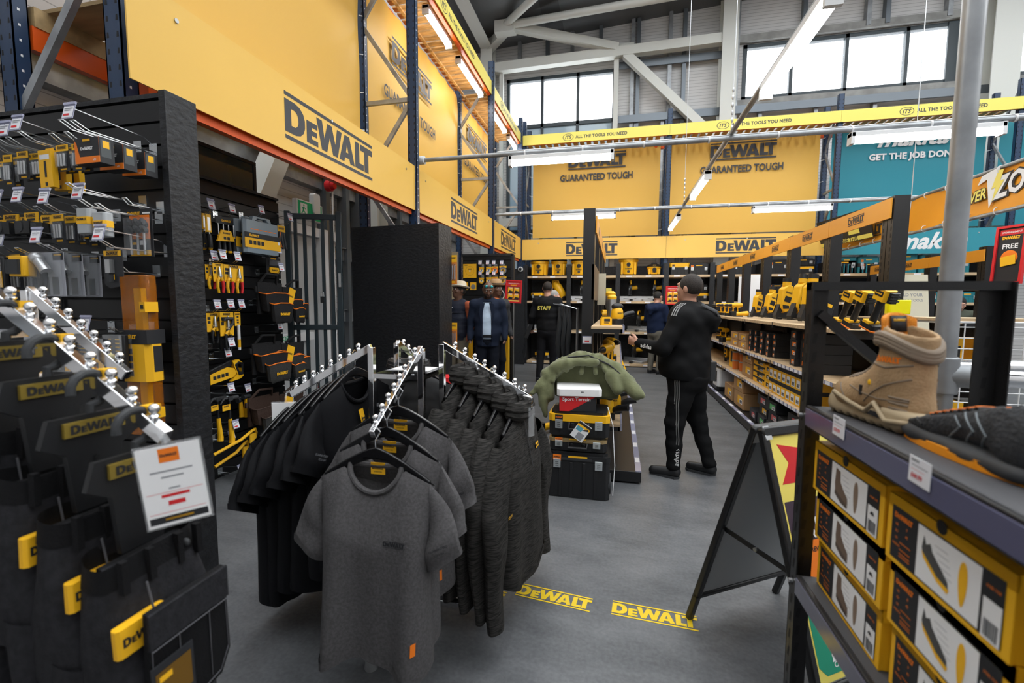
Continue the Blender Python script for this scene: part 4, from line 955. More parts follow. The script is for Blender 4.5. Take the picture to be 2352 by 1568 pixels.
P, R = wall1(140, 676, .008); t = thing('flexible_shaft', 'straight black flexible drill shaft hanging right of the curved one', 'drill attachment', M=Tr(*P))
mb = MB(); mb.tube([(0, 0, 0), (0, -.01, -.14)], .007, BLK2, 10); mb.build('shaft', t); mb = MB(); mb.tube([(0, -.01, -.14), (0, -.01, -.165)], .006, CHROME, 8); mb.build('tip', t)
items2 = [
 (461, 490, 471, 562, .08, g_chisel, 1, .05, 1, 'wood_chisel', 'chisel', 'wood chisel half hidden by the rough black end panel', 'hidden chisel'),
 (468, 493, 488, 573, .12, g_chisel, 2, .05, 1, 'wood_chisel', 'chisel', '# wood chisel in yellow sheath left of the screwdriver set', 'sheathed chisels'),
 (492, 500, 549, 581, .1, g_drivers, 1, .05, 1, 'screwdriver_set', 'screwdrivers', 'carded set of black and yellow screwdrivers', 'screwdriver set'),
 (553, 501, 632, 584, .16, g_case, 2, .08, 1, 'clear_tool_case', 'tool case', '# clear grey tool case with yellow band hanging by its handle', 'clear tool cases'),
 (634, 518, 655, 574, .14, g_straps, 1, .05, 2, 'tool_lanyard_pack', 'lanyard', 'orange edged black strap pack next to the gate', 'strap pack'),
 (472, 608, 494, 663, .16, g_pliers, 1, .05, 1, 'pliers_pack', 'pliers', 'carded pliers with red and yellow handles, leftmost', 'leftmost pliers'),
 (490, 605, 515, 672, .2, g_pliers, 1, .05, 1, 'pliers_pack', 'pliers', 'carded pliers with red and yellow handles, second', 'second pliers'),
 (514, 609, 559, 673, .2, g_plierset, 1, .05, 1, 'pliers_pack', 'pliers', 'wide card with two pairs of red handled pliers', 'two-pair pliers card'),
 (612, 591, 643, 630, .1, g_blackcard, 1, .05, 1, 'knife_pack', 'knife', 'black card with yellow moulding above the upper tool pouch', 'black card above the pouch'),
 (585, 632, 692, 742, .2, g_pouch, 1, .05, 1, 'tool_pouch', 'tool pouch', 'black and orange tool belt pouch, upper one beside the gate', 'upper tool pouch'),
 (474, 719, 508, 788, .14, g_cutters, 2, .05, 1, 'pliers_pack', 'pliers', '# yellow card of long-nose pliers with black handles', 'long-nose pliers'),
 (506, 717, 537, 804, .18, g_pincers, 2, .05, 1, 'pincers_pack', 'pincers', '# yellow card of black handled fencing pincers', 'fencing pincers'),
 (540, 717, 553, 806, .18, g_pencil, 1, .05, 1, 'marker_pack', 'marker', 'white and yellow marker on a narrow yellow card', 'narrow marker card'),
 (574, 765, 697, 870, .2, g_plainpouch, 1, .05, 1, 'tool_pouch', 'tool pouch', 'large black tool belt pouch with yellow swing tag', 'lower black tool pouch'),
 (478, 828, 553, 877, .12, g_hacksaw, 1, .05, 1, 'hacksaw', 'hacksaw', 'yellow and black hacksaw in a printed card', 'hacksaw'),
 (566, 884, 695, 980, .2, g_brown, 1, .05, 1, 'tool_pouch', 'tool pouch', 'brown leather tool belt pouch with yellow card', 'brown leather pouch'),
 (478, 910, 514, 1014, .16, g_hammer, 1, .05, None, 'claw_hammer', 'hammer', 'claw hammer with yellow grip, left of the pair'),
 (504, 908, 542, 1018, .2, g_hammer, 1, .05, 1, 'claw_hammer', 'hammer', 'claw hammer with yellow grip, right of the pair', 'claw hammers'),
 (542, 916, 556, 957, .1, g_mallet, 1, .05, 0, 'lump_hammer', 'hammer', 'short yellow handled lump hammer right of the claw hammers', 'short lump hammer'),
 (554, 908, 568, 957, .14, g_mallet, 1, .05, 1, 'lump_hammer', 'hammer', 'short yellow handled lump hammer next to the brown pouch', 'lump hammer by the brown pouch'),
 (486, 992, 578, 1028, .2, g_pry, 1, .05, 1, 'pry_bar', 'pry bar', 'yellow hooked pry bar, upper one under the hammers', 'upper pry bar'),
 (488, 1016, 558, 1060, .14, g_pry, 1, .05, 1, 'pry_bar', 'pry bar', 'yellow hooked pry bar, lower one near the floor', 'lower pry bar'),
]
hang(wall2, items2, 'goods on the hand-tool slatwall')
for (u, v, nm) in ((505, 1085, 'lowest, close to the floor'), (640, 872, 'above the brown pouch'), (482, 800, 'below the long-nose pliers'), (575, 700, 'right of the marker card')):
    P, R = wall2(u, v, 0); hook(P, R, .2, True, 'zinc hook with white price ticket on the hand-tool slatwall, %s' % nm)
# cabinet on top of the second slatwall
t = thing('metal_cabinet', 'black metal cabinet with glass front above the hand-tool slatwall', 'cabinet', M=Tr(XW2 - .1, 2.55, 2.352) @ Rz(PI / 2))
mb = MB(); mb.box(0, -.02, 0, .95, .3, .03, STEELBLK); mb.box(0, -.02, .25, .95, .3, .28, STEELBLK); mb.box(0, -.02, .03, .3, .3, .25, STEELBLK); mb.box(.92, -.02, .03, .95, .3, .25, STEELBLK); mb.box(.3, .27, .03, .92, .3, .25, SLAT); mb.build('body', t, bevel=.003)
mb = MB(); mb.box(.3, -.012, .03, .92, -.004, .25, mat('dark_reflective_glass', (.02, .04, .045), .05, spec=1.0)); mb.build('glass_front', t); mb = MB(); mb.cyl((.24, -.02, .14), (.24, -.035, .14), .014, SILV); mb.box(.236, -.04, .1, .244, -.034, .14, SILV); mb.build('lock', t)
# gate
G0, G1 = Vector((XW2 + .03, 3.70, 0)), Vector((-2.58, 3.9, 0)); gd = (G1 - G0); gl = gd.length; GM = frame(G0, gd, (0, 0, 1)) @ Rx(-PI / 2)
t = thing('security_gate', 'dark grey barred metal gate standing open beside the hand-tool slatwall', 'gate', M=GM)
mb = MB(); mb.box(0, -.025, .02, .05, .025, 2.25, GATE); mb.box(gl - .05, -.025, .02, gl, .025, 2.26, GATE)
for z in (.12, 1.14, 2.18): mb.box(.05, -.022, z, gl - .05, .022, z + .05, GATE)
mb.build('gate_frame', t, bevel=.004)
for k in range(5):
    x = .05 + (gl - .1) * (k + .5) / 5; mb = MB(); mb.box(x - .014, -.014, .15, x + .014, .014, 2.2, GATE); mb.build('bar', t)
mb = MB(); mb.box(gl - .03, -.045, 1.55, gl - .01, -.025, 1.68, SILV); mb.build('latch', t)
mb = MB(); mb.box(.3, -.03, 1.4, .33, -.016, 1.46, BLK); mb.tube([(.3, -.02, 1.46), (.302, -.02, 1.5), (.328, -.02, 1.5), (.33, -.02, 1.46)], .004, SILV, 6); mb.build('padlock', t)
# black free-standing board wall
pa, pb = Vector((-2.70, 4.28, 0)), Vector((-1.75, 4.2, 0)); L = (pb - pa).length
t = thing('black_partition', 'tall plain black board partition behind the garment rails', 'partition', M=frame(pa, pb - pa, (0, 0, 1)) @ Rx(-PI / 2))
mb = MB(); mb.box(-.02, 0, 0, L, .04, 2.18, OSB); mb.build('board', t); mb = MB(); mb.box(L, -.005, 0, L + .04, .28, 2.18, OSB); mb.build('edge_panel', t)
mb = MB(); mb.box(-.02, .04, 0, L, .26, 2.18, SLAT); mb.build('core', t)
for k, (z, nm) in enumerate(((1.05, 'drill card'), (1.75, 'shrink-wrapped card'))):
    t = thing('blister_pack', ('clear blister of orange bits on the back edge of the black partition', 'tall orange card high on the back edge of the black partition')[k], 'drill bits', M=Tr(-1.675, 4.483, z)); g_card(t, .09, .3, YELP, mat('orange_card', (.7, .22, .02), .5))
# exit sign, sounder, sensor
t = thing('exit_sign', 'green running man exit sign on a white box above the door', 'sign', M=frame((-4.05, 5.42, 2.62), (0, 1, 0), (0, 0, 1)))
mb = MB(); mb.box(-.26, -.12, -.07, .26, .12, 0, WHP); mb.build('housing', t, bevel=.004); mb = MB(); mb.box(-.24, -.105, 0, .24, .105, .004, GREEN)
MM = Tr(0, 0, .0045); mb.prism([(.13, -.02), (.21, -.02), (.17, .06)], 0, WHT, MM); mb.box(.155, -.08, .004, .185, -.02, .0046, WHT); patch(mb, MM, .13, .16, WHT, 0, -.13, 0)
RM = Tr(-.13, 0, .0052); mb.ball((0, .055, .0), .014, GREEN, 8, (1, 1, .05), RM)
for a, b_, r in (((-.005, .035), (-.015, -.01), .014), ((-.015, -.01), (.02, -.035), .009), ((.02, -.035), (.015, -.065), .008), ((-.015, -.01), (-.03, -.04), .009), ((-.03, -.04), (-.055, -.05), .008), ((0, .03), (.03, .01), .007), ((-.005, .03), (-.035, .015), .007)):
    d = Vector((b_[0] - a[0], b_[1] - a[1], 0)); q = Vector((-d.y, d.x, 0)).normalized() * r; mb.add([Vector((*a, 0)) - q, Vector((*b_, 0)) - q, Vector((*b_, 0)) + q, Vector((*a, 0)) + q], [(0, 1, 2, 3)], GREEN, RM)
mb.build('sign_face', t)
t = thing('exit_sign', 'small green exit sign lower down on the door behind the gate', 'sign', M=frame((-4.09, 4.45, 1.95), (0, 1, 0), (0, 0, 1))); mb = MB(); mb.box(-.09, -.12, 0, .09, .12, .006, GREEN); patch(mb, Matrix(), .1, .12, WHT, .007); mb.build('sign_face', t)
P = at(755, 427, x=-4.08); t = thing('alarm_sounder', 'red round alarm sounder on the wall above the gate', 'alarm', M=frame(P, (0, 1, 0), (0, 0, 1)))
mb = MB(); mb.cyl((0, 0, -.03), (0, 0, .05), .075, RED, 20); mb.build('body', t, bevel=.004); mb = MB(); mb.cyl((0, 0, .05), (0, 0, .1), .06, mat('red_lens', (.5, .01, .012), .12), 20, r2=.045); mb.build('lens', t)
P = at(717, 470, x=-4.1); t = thing('wall_sensor', 'white plastic sensor box on the wall right of the exit sign', 'sensor', M=frame(P, (0, 1, 0), (0, 0, 1))); mb = MB(); mb.rbox(-.07, -.14, 0, .07, .14, .08, .02, WHP); mb.build('body', t, bevel=.01)
mb = MB(); mb.cyl((-4.07, 5.95, 0), (-4.07, 5.95, 3.0), .014, WHP, 8); tag(mb.build('conduit'), 'thin white vertical conduit running down from the red alarm sounder', 'conduit')
P = at(765, 545, x=-4.05); t = thing('call_point', 'white rounded call point beside the gate post', 'call point', M=frame(P, (0, 1, 0), (0, 0, 1))); mb = MB(); mb.rbox(-.05, -.07, 0, .05, .07, .05, .015, WHP); mb.build('body', t, bevel=.008)
# ================================================================== GOODS BUILDERS (base at z=0, front to -y)
ORD = ['first', 'second', 'third', 'fourth', 'fifth', 'sixth', 'seventh', 'eighth', 'ninth', 'tenth', 'eleventh', 'twelfth']
def place(fn, name, label, cat, loc, rz=0.0, grp=None, sc=1.0, M=None, **kw):
    t = thing(name, label, cat, M=(M if M is not None else Tr(*loc) @ Rz(rz) @ S3(sc, sc, sc)), group=grp); fn(t, **kw); return t
def t_vac(t, w=.42, h=.4):
    r = w / 2; mb = MB(); mb.lathe([(r * .82, .03), (r * .86, .05), (r * .95, h * .62), (r * 1.04, h * .64), (r * 1.04, h * .72), (r * .98, h * .74)], YEL, 28)
    for a in (-.75, .75): mb.box(math.sin(a) * r - .02, -math.cos(a) * r - .012, .03, math.sin(a) * r + .02, -math.cos(a) * r + .03, h * .58, YEL)
    put_logo(mb, face(0, h * .3, -r * .93), w * .34, bars=False); mb.build('drum', t)
    mb = MB(); mb.cyl((0, -r * .9, h * .48), (0, -r * 1.04, h * .48), .045, BLK, 18); mb.cyl((0, -r * 1.03, h * .48), (0, -r * 1.045, h * .48), .03, GROOVE, 14); mb.build('hose_port', t)
    mb = MB(); mb.cyl((0, -r * .84, .09), (0, -r * .92, .09), .03, BLK2, 14); mb.build('drain_cap', t)
    mb = MB(); mb.lathe([(r * 1.02, h * .74), (r * 1.05, h * .78), (r * .9, h * .92), (r * .5, h)], BLK, 28); mb.box(-r * .4, -r * .5, h * .96, r * .4, r * .5, h * 1.08, BLK); put_logo(mb, face(0, h * .86, -r * .98), w * .25, YELP, bars=False); mb.build('motor_lid', t)
    for a in (PI * .25, PI * .75, PI * 1.25, PI * 1.75): mb = MB(); mb.ball((math.cos(a) * r * .85, math.sin(a) * r * .85, .025), .025, BLK2, 10); mb.build('caster', t)
def t_case(t, w=.44, d=.3, h=.17, lid=YEL, body=BLK, latch=True, handle=False, lf=.6):
    lz = h * lf; H0 = h; h_ = min(h, .17); mb = MB(); mb.rbox(-w / 2, -d / 2, 0, w / 2, d / 2, lz, .025, body)
    for x in (-.28, -.1, .1, .28): mb.box(w * x - .012, -d / 2 - .006, .01, w * x + .012, -d / 2, lz - .01, body)
    mb.build('body', t, bevel=.004)
    mb = MB(); mb.rbox(-w / 2 - .004, -d / 2 - .004, lz, w / 2 + .004, d / 2 + .004, h - .02, .028, lid); mb.rbox(-w / 2 + .015, -d / 2 + .015, h - .02, w / 2 - .015, d / 2 - .015, h, .03, BLK if lid is YEL else body)
    patch(mb, face(0, lz + (h - lz) * .5, -d / 2 - .0045), w * .3, h_ * .1, YELP); patch(mb, face(-w * .33, lz + (h - lz) * .35, -d / 2 - .0045), w * .13, h_ * .26, INK if lid is YEL else ORG); put_logo(mb, face(-w * .33, lz + (h - lz) * .42, -d / 2 - .005), w * .11, ORG if lid is YEL else INK, bars=False); mb.build('lid', t, bevel=.004)
    if latch:
        for s in (-1, 1):
            mb = MB(); mb.box(s * w * .33 - .026, -d / 2 - .014, lz - h_ * .3, s * w * .33 + .026, -d / 2 - .006, lz + .012, LATCH)
            for k in range(3): mb.box(s * w * .33 - .012, -d / 2 - .017, lz - h_ * (.22 - .08 * k), s * w * .33 + .012, -d / 2 - .014, lz - h_ * (.2 - .08 * k), BLK2)
            mb.build('latch', t, bevel=.002)
    if handle:
        mb = MB(); mb.tube([(-w * .16, -d / 2, lz - .01), (-w * .16, -d / 2 - .03, lz - h_ * .3), (w * .16, -d / 2 - .03, lz - h_ * .3), (w * .16, -d / 2, lz - .01)], .011, BLK, 8); mb.build('handle', t)
def t_mitre(t, tilt=0.0):
    mb = MB(); mb.rbox(-.28, -.2, 0, .28, .12, .05, .03, SILV); mb.cyl((0, -.06, .05), (0, -.06, .066), .16, SILV, 24); mb.box(-.3, .02, .05, .3, .05, .12, SILV); mb.box(-.03, -.32, .01, .03, -.18, .05, BLK); mb.build('base', t, bevel=.004)
    mb = MB(); mb.cyl((-.03, .0, .3), (.03, .0, .3), .155, BLK, 28); mb.cyl((.03, 0, .3), (.034, 0, .3), .1, BLK2, 24); mb.build('blade_guard', t)
    mb = MB(); mb.cyl((-.036, 0, .26), (-.033, 0, .26), .14, SILV, 32); mb.build('saw_blade', t)
    mb = MB(); mb.tube([(0, .12, .08), (0, .16, .2), (0, .1, .34)], .03, BLK, 10); mb.build('arm', t)
    mb = MB(); mb.cyl((.03, .02, .31), (.17, .03, .33), .05, YEL, 16); mb.cyl((.17, .03, .33), (.19, .03, .335), .042, BLK, 16); mb.build('motor', t)
    mb = MB(); mb.tube([(0, .06, .44), (0, -.02, .5), (0, -.14, .48), (0, -.17, .42), (0, -.1, .39)], .017, YEL, 10); mb.build('handle', t)
def t_drill(t, m=YEL):
    mb = MB(); mb.tube([(.07, 0, .17), (.04, 0, .172), (-.05, 0, .172), (-.075, 0, .17)], [.026, .033, .034, .026], m, 14); mb.tube([(-.02, 0, .15), (-.03, 0, .06)], [.022, .02], m, 10); mb.build('body', t)
    mb = MB(); mb.tube([(.07, 0, .17), (.1, 0, .17), (.125, 0, .17)], [.024, .022, .012], BLK, 14); mb.build('chuck', t)
    mb = MB(); mb.tube([(-.028, 0, .13), (-.036, 0, .06)], [.0235, .0225], BLK, 10); mb.box(-.012, -.008, .1, .0, .008, .14, BLK); mb.build('grip', t)
    mb = MB(); mb.rbox(-.085, -.036, 0, .045, .036, .045, .01, BLK); mb.box(-.06, -.037, .045, .03, .037, .06, m); put_logo(mb, face(-.02, .022, -.0365), .06, YELP, bars=False); mb.build('battery', t, bevel=.003)
def t_nailer(t):
    mb = MB(); mb.prism([(-.05, .12), (.0, .09), (.06, .13), (.1, .32), (.06, .38), (.0, .38), (-.04, .3)], .085, YEL, face(0, 0, .042)); mb.cyl((.045, 0, .36), (.06, 0, .42), .042, YEL, 16); mb.build('housing', t, bevel=.012)
    mb = MB(); mb.cyl((.058, 0, .41), (.066, 0, .45), .044, BLK, 16); mb.box(-.02, -.046, .2, .05, .046, .26, BLK); mb.prism([(-.045, .3), (-.02, .37), (.0, .37), (-.02, .28)], .092, BLK, face(0, 0, .046)); mb.prism([(-.03, .14), (.03, .12), (.05, .16), (-.02, .17)], .092, BLK, face(0, 0, .046)); put_logo(mb, face(.025, .3, -.0435), .07); put_logo(mb, face(.025, .3, .0435) @ Ry(PI), .07); mb.build('end_cap', t, bevel=.004)
    mb = MB(); mb.tube([(-.02, 0, .3), (-.08, 0, .27), (-.15, 0, .22)], [.022, .02, .021], BLK, 10); mb.build('grip', t)
    mb = MB(); mb.rbox(-.23, -.036, .12, -.13, .036, .22, .01, BLK); mb.box(-.2, -.037, .2, -.13, .037, .235, YEL); mb.build('battery', t, bevel=.004)
    mb = MB(); mb.prism([(.05, .0), (.075, .03), (.07, .16), (.0, .15)], .05, BLK, face(0, 0, .025)); mb.build('nose', t)
    mb = MB(); mb.prism([(.06, .02), (.04, .07), (-.22, .16), (-.24, .08)], .034, BLK, face(0, 0, .017)); mb.box(-.02, -.008, .06, .02, .008, .1, YEL); mb.build('magazine', t)
def t_wrench(t):
    mb = MB(); mb.rbox(-.075, -.045, .25, .06, .045, .34, .02, YEL); mb.box(-.045, -.0465, .285, .03, -.044, .325, BLK); put_logo(mb, face(-.01, .305, -.047), .06, YELP, bars=False); mb.build('housing', t, bevel=.012)
    mb = MB(); mb.rbox(.055, -.04, .255, .095, .04, .335, .02, BLK)
    for k in range(3): mb.box(.09, -.034, .27 + k * .02, .098, .034, .28 + k * .02, BLK2)
    mb.build('end_cap', t, bevel=.006)
    mb = MB(); mb.tube([(-.01, 0, .26), (-.02, 0, .16), (-.025, 0, .06)], [.03, .024, .027], BLK, 12); mb.box(-.05, -.008, .18, -.03, .008, .24, YEL); mb.build('grip', t)
    mb = MB(); mb.rbox(-.095, -.042, .0, .05, .042, .055, .014, BLK); mb.rbox(-.1, -.044, .0, .055, .044, .014, .014, ORG); mb.box(-.07, -.044, .05, .0, .044, .075, YEL); mb.build('battery', t, bevel=.004)
def t_sander(t):
    mb = MB(); mb.lathe([(.05, .05), (.055, .07), (.05, .12), (.035, .15), (.02, .16)], YEL, 18); mb.build('housing', t)
    mb = MB(); mb.cyl((0, 0, .0), (0, 0, .045), .062, BLK, 22); mb.build('pad', t)
    mb = MB(); mb.ball((0, 0, .155), .045, BLK, 14, (1.2, .9, .7)); put_logo(mb, face(0, .1, -.054), .05); mb.build('palm_grip', t)
    mb = MB(); mb.tube([(.05, 0, .07), (.1, 0, .09), (.16, 0, .1)], [.016, .024, .022], BLK, 12); mb.build('dust_bag', t)
def t_grinder(t):
    mb = MB(); mb.tube([(-.14, 0, .04), (-.06, 0, .045), (.06, 0, .05)], [.026, .024, .034], YEL, 14); mb.build('housing', t); mb = MB(); mb.cyl((.1, 0, .0), (.1, 0, .06), .03, SILV, 14); mb.cyl((.1, 0, .012), (.1, 0, .018), .058, BLK, 24); mb.build('gear_head', t)
    mb = MB(); mb.rbox(-.2, -.036, .01, -.12, .036, .08, .01, BLK); mb.build('battery', t, bevel=.003)
def t_box(t, w=.1, d=.2, h=.08, m=INK, lab=ORG, lab2=WHT, lid=None, side=True):
    mb = MB(); mb.box(-w / 2, -d / 2, 0, w / 2, d / 2, h, m)
    if lab: patch(mb, face(w * .12, h * .5, -d / 2 - .0006), w * .5, h * .5, lab)
    if lab2: patch(mb, face(w * .22, h * .42, -d / 2 - .0012), w * .28, h * .3, lab2); barcode(mb, face(w * .22, h * .42, -d / 2 - .0016), w * .2, h * .18)
    mb.build('carton', t, bevel=.0015)
    if lid: mb = MB(); mb.box(-w / 2 - .001, -d / 2 - .001, h * .75, w / 2 + .001, d / 2 + .001, h + .001, lid); mb.build('lid', t)
def t_carton(t, w=.3, d=.3, h=.14): t_box(t, w, d, h, CARD, YELP, WHT)
def t_charger(t):
    mb = MB(); mb.prism([(-.08, 0), (.08, 0), (.08, .1), (.05, .13), (-.06, .13), (-.08, .1)], .09, YEL, face(0, 0, .045)); mb.box(-.04, -.046, .06, .05, -.044, .1, INK); put_logo(mb, face(.0, .04, -.0455), .08); mb.build('body', t, bevel=.006); mb = MB(); mb.box(-.05, -.03, .125, .05, .03, .14, BLK); mb.build('battery_slot', t)
def t_router(t):
    mb = MB(); mb.cyl((0, 0, .14), (0, 0, .26), .05, SILV, 18); mb.cyl((0, 0, .0), (0, 0, .03), .075, BLK, 22); mb.cyl((.0, 0, .03), (0, 0, .14), .042, SILV, 16); mb.build('motor', t)
    mb = MB(); mb.lathe([(.05, .26), (.052, .29), (.03, .31)], YEL, 18); mb.build('cap', t)
    for s in (-1, 1): mb = MB(); mb.cyl((s * .05, 0, .1), (s * .1, 0, .1), .02, YEL, 12); mb.build('handle', t)
def t_tub(t):
    mb = MB(); mb.lathe([(.05, 0), (.055, .1)], mat('orange_tub', (.6, .16, .03), .4), 18); mb.build('tub', t); mb = MB(); mb.lathe([(.058, .1), (.058, .115)], mat('grey_lid', (.3, .3, .3), .4), 18); mb.build('lid', t)
def t_cooler(t):
    mb = MB(); mb.rbox(-.2, -.2, .04, .2, .2, .32, .04, WHP); mb.build('tank', t, bevel=.015); mb = MB(); mb.rbox(-.06, -.215, .12, .12, -.2, .28, .03, BLK); mb.build('handle', t, bevel=.005); mb = MB(); mb.rbox(-.21, -.21, 0, .21, .21, .05, .03, BLK); mb.build('base', t); mb = MB(); mb.lathe([(.1, .32), (.1, .35), (.07, .36)], mat('brown_lid', (.12, .08, .05), .4), 20); mb.build('lid', t)

# ================================================================== GONDOLAS (black posts, pine shelves)
def post(mb, x, y, h, w=.1, d=.14): 
    mb.box(x - w / 2, y - d / 2, 0, x + w / 2, y - .004, h, STEELBLK); mb.box(x - w / 2, y + .004, 0, x + w / 2, y + d / 2, h, STEELBLK); mb.box(x - w / 2 + .01, y - .004, 0, x + w / 2 - .01, y + .004, h, GROOVE)
    z = .1
    while z < h - .05:
        for yy in (-.05, .05): mb.box(x - w / 2 - .0008, y + yy - .006, z, x - w / 2, y + yy + .006, z + .03, GROOVE)
        z += .05
def gondola(name, label, xp, xf, ys, y0, y1, hs, top, hz, base_x, sgn, near_ext=True, headside=-1, back_z=1.3, depth2=None):
    """xp post line, xf shelf front, sgn direction from post to shelf front."""
    t = thing(name, label, 'shelving', (xp, y0, 0)); o = Vector((xp, y0, 0)); I = Tr(*(-o))
    for y in ys: mb = MB(I); post(mb, xp, y, top); mb.build('post', t)
    mb = MB(I); mb.box(xp - .015, ys[0], .1, xp + .015, y1, back_z, STEELBLK); mb.build('back_panel', t)
    mb = MB(I); mb.box(min(xp - sgn * .25, base_x), y0, .015, max(xp - sgn * .25, base_x) if sgn < 0 else base_x, y1, .1, STEELBLK); mb.build('plinth', t, bevel=.003)
    mb = MB(I); mb.box(base_x - sgn * .045, y0, .1, base_x, y1, .108, LAV)
    y = y0 + .2
    while y < y1 - .3: mb.box(base_x - sgn * .04, y, .1085, base_x - sgn * .004, y + .12, .1095, TICK); y += .42
    mb.build('ticket_strip', t)
    ye = [y0] + [y for y in ys[1:]]
    for z in hs:
        for i, a in enumerate(ye):
            b_ = ye[i + 1] if i + 1 < len(ye) else y1
            if b_ - a < .1: continue
            mb = MB(I); mb.box(xp + sgn * .02, a + .008, z - .028, xf, b_ - .008, z, WOOD); mb.build('shelf_board', t)
            mb = MB(I); mb.box(xf, a + .1, z - .03, xf + sgn * .003, b_ - .1, z + .0, LAV if z < 1 else WOOD)
            if z < 1:
                q = a + .12
                while q < b_ - .2: patch(mb, frame((xf + sgn * .0036, q + .05, z - .014), (0, -sgn * -1 * -1, 0), (0, 0, 1)), .07, .026, TICK); q += .1
            mb.build('shelf_edge', t)
            mb = MB(I); mb.box(xp + sgn * .02, a - .012, z - .06, xf - sgn * .0, a + .012, z - .0, STEELBLK); mb.build('shelf_bracket', t)
    for i in range(len(ys) - 1):
        a, b_ = ys[i], ys[i + 1]; x = xp + headside * .055; mb = MB(I); mb.box(x, a + .004 - .06, hz[0], x + headside * .012, b_ - .004 - .06, hz[1], mat('amber_header_panel', (.82, .36, .03), .45))
        put_logo(mb, frame((x + headside * .0125, (a + b_) / 2 - .06, (hz[0] + hz[1]) / 2), (0, headside, 0), (0, 0, 1)), .26); mb.build('header_panel', t)
    return t
YR = [3.96 + .99 * i for i in range(7)]
gondola('gondola', 'right hand shelving with amber headers, lined with tools and boxes', 1.99, 1.5, YR, 3.5, 10.0, (1.235, .855, .525), 2.2, (2.04, 2.185), 1.45, -1)
YM = [4.12, 5.1, 6.1, 7.1]
gm = gondola('gondola', 'middle shelving with tall black post end and tools on its right side', -.255, .045, YM, 3.56, 7.6, (), 2.23, (2.02, 2.17), .214, 1, headside=1, back_z=1.45)
I = Tr(.255, -3.56, 0)
for z in (1.225, .83, .44):
    for i, (a, b_) in enumerate(((3.66, 5.08), (5.1, 6.08), (6.1, 7.1))):
        mb = MB(I); mb.box(-.2, a, z - .02, .045, b_, z, WOOD); mb.build('shelf_board', gm)
        mb = MB(I); mb.box(-.2, a, z - .055, .045, a + .016, z - .02, STEELBLK); mb.box(.03, a, z - .055, .045, b_, z - .02, STEELBLK); mb.build('shelf_bracket', gm)
        mb = MB(I); mb.box(.045, a, z - .05, .06, b_, z + .004, LAV)
        for q in range(5): mb.box(.0601, a + .05 + q * .18, z - .045, .0606, a + .19 + q * .18, z, TICK)
        mb.build('ticket_strip', gm)
mb = MB(I); mb.box(-.225, 4.05, 1.44, -.2, 7.1, 1.75, mat('oak_veneer', (.16, .11, .07), .45)); mb.build('veneer_panel', gm)
mb = MB(I); mb.box(-.215, 4.04, 1.05, -.295, 4.046, 1.12, LAV); patch(mb, frame((-.255, 4.039, 1.085), (1, 0, 0), (0, 0, 1)), .074, .055, TICK); patch(mb, frame((-.255, 4.038, 1.075), (1, 0, 0), (0, 0, 1)), .04, .012, RED); mb.build('price_tag', gm)
def board(name, label, M, w, h, m, fn=None, t_=.012, frm=None, cat='sign'):
    t = thing(name, label, cat, M=M); mb = MB(); mb.box(-w / 2, -h / 2, -t_, w / 2, h / 2, 0, m)
    if fn: fn(mb, w, h)
    mb.build('panel', t)
    if frm: mb = MB(); mb.prism([[(-w / 2 - .02, -h / 2 - .02), (w / 2 + .02, -h / 2 - .02), (w / 2 + .02, h / 2 + .02), (-w / 2 - .02, h / 2 + .02)], [(-w / 2, -h / 2), (w / 2, -h / 2), (w / 2, h / 2), (-w / 2, h / 2)]], t_ + .012, frm, Matrix(), -t_); mb.build('frame', t)
    return t
CREAM = mat('cream_plastic_sheet', (.62, .58, .45), .35)
P = at(1382, 664, y=4.9); board('shelf_sign', 'cream upright sign panel on the middle shelving under its header', frame(P, (1, 0, 0), (0, 0, 1)), .085, .33, CREAM)
P = at(1398, 682, y=5.2); board('shelf_sign', 'small yellow notice beside the cream panel on the middle shelving', frame(P, (1, 0, 0), (0, 0, 1)), .06, .2, LEMON)
# middle gondola tools
q = 'on the top shelf of the middle shelving'
place(t_router, 'router', 'grey and yellow router ' + q, 'router', (-.05, 4.35, 1.226), 0, None, .85)
place(t_charger, 'site_radio', 'yellow boxy charger at the near edge ' + q, 'charger', (-.09, 3.86, 1.226), .3, None, .55)
place(t_sander, 'palm_sander', 'yellow sander beside the charger ' + q, 'sander', (.0, 4.05, 1.226), .5)
place(t_router, 'router', 'grey and yellow router farther back ' + q, 'router', (-.07, 4.75, 1.226), .6)
place(t_drill, 'cordless_drill', 'cordless drill at the back ' + q, 'drill', (-.05, 5.4, 1.226), 1.2)
for k in range(4): place(t_drill, 'cordless_drill', '%s cordless drill from the near end of the middle shelf, middle shelving' % ORD[k], 'drill', (-.08 + .03 * (k % 2), 3.86 + k * .26, .832), -1.9 + .3 * k, 'drills on the middle shelving', 1.15)
place(t_grinder, 'angle_grinder', 'black and yellow grinder lying in front on the middle shelf', 'grinder', (-.0, 3.8, .832), 1.2)
for k in range(4): place(t_sander, 'palm_sander', '%s palm sander from the near end of the lowest shelf, middle shelving' % ORD[k], 'sander', (-.07 + .06 * (k % 2), 3.82 + k * .25, .442), -.4 + .4 * k, 'sanders on the middle shelving', 1.2)
mb = MB(Tr(*at(1474, 868, z=.11)) @ Tr(.0, 0, 0)); t = thing('spirit_level_case', 'long yellow case leaning against the far end of the middle shelving', 'tool case', (.24, 7.6, .0))
mb = MB(); mb.beam((.02, -.3, 0.02), (-.28, -.1, .72), .09, .06, YEL); mb.build('case', t, bevel=.01)
for k in range(2): mb = MB(); c = Vector((.02, -.3, .02)).lerp(Vector((-.28, -.1, .72)), .3 + .4 * k); mb.cb(c + Vector((0, -.035, 0)), (.03, .03, .03), BLK); mb.build('latch', t)
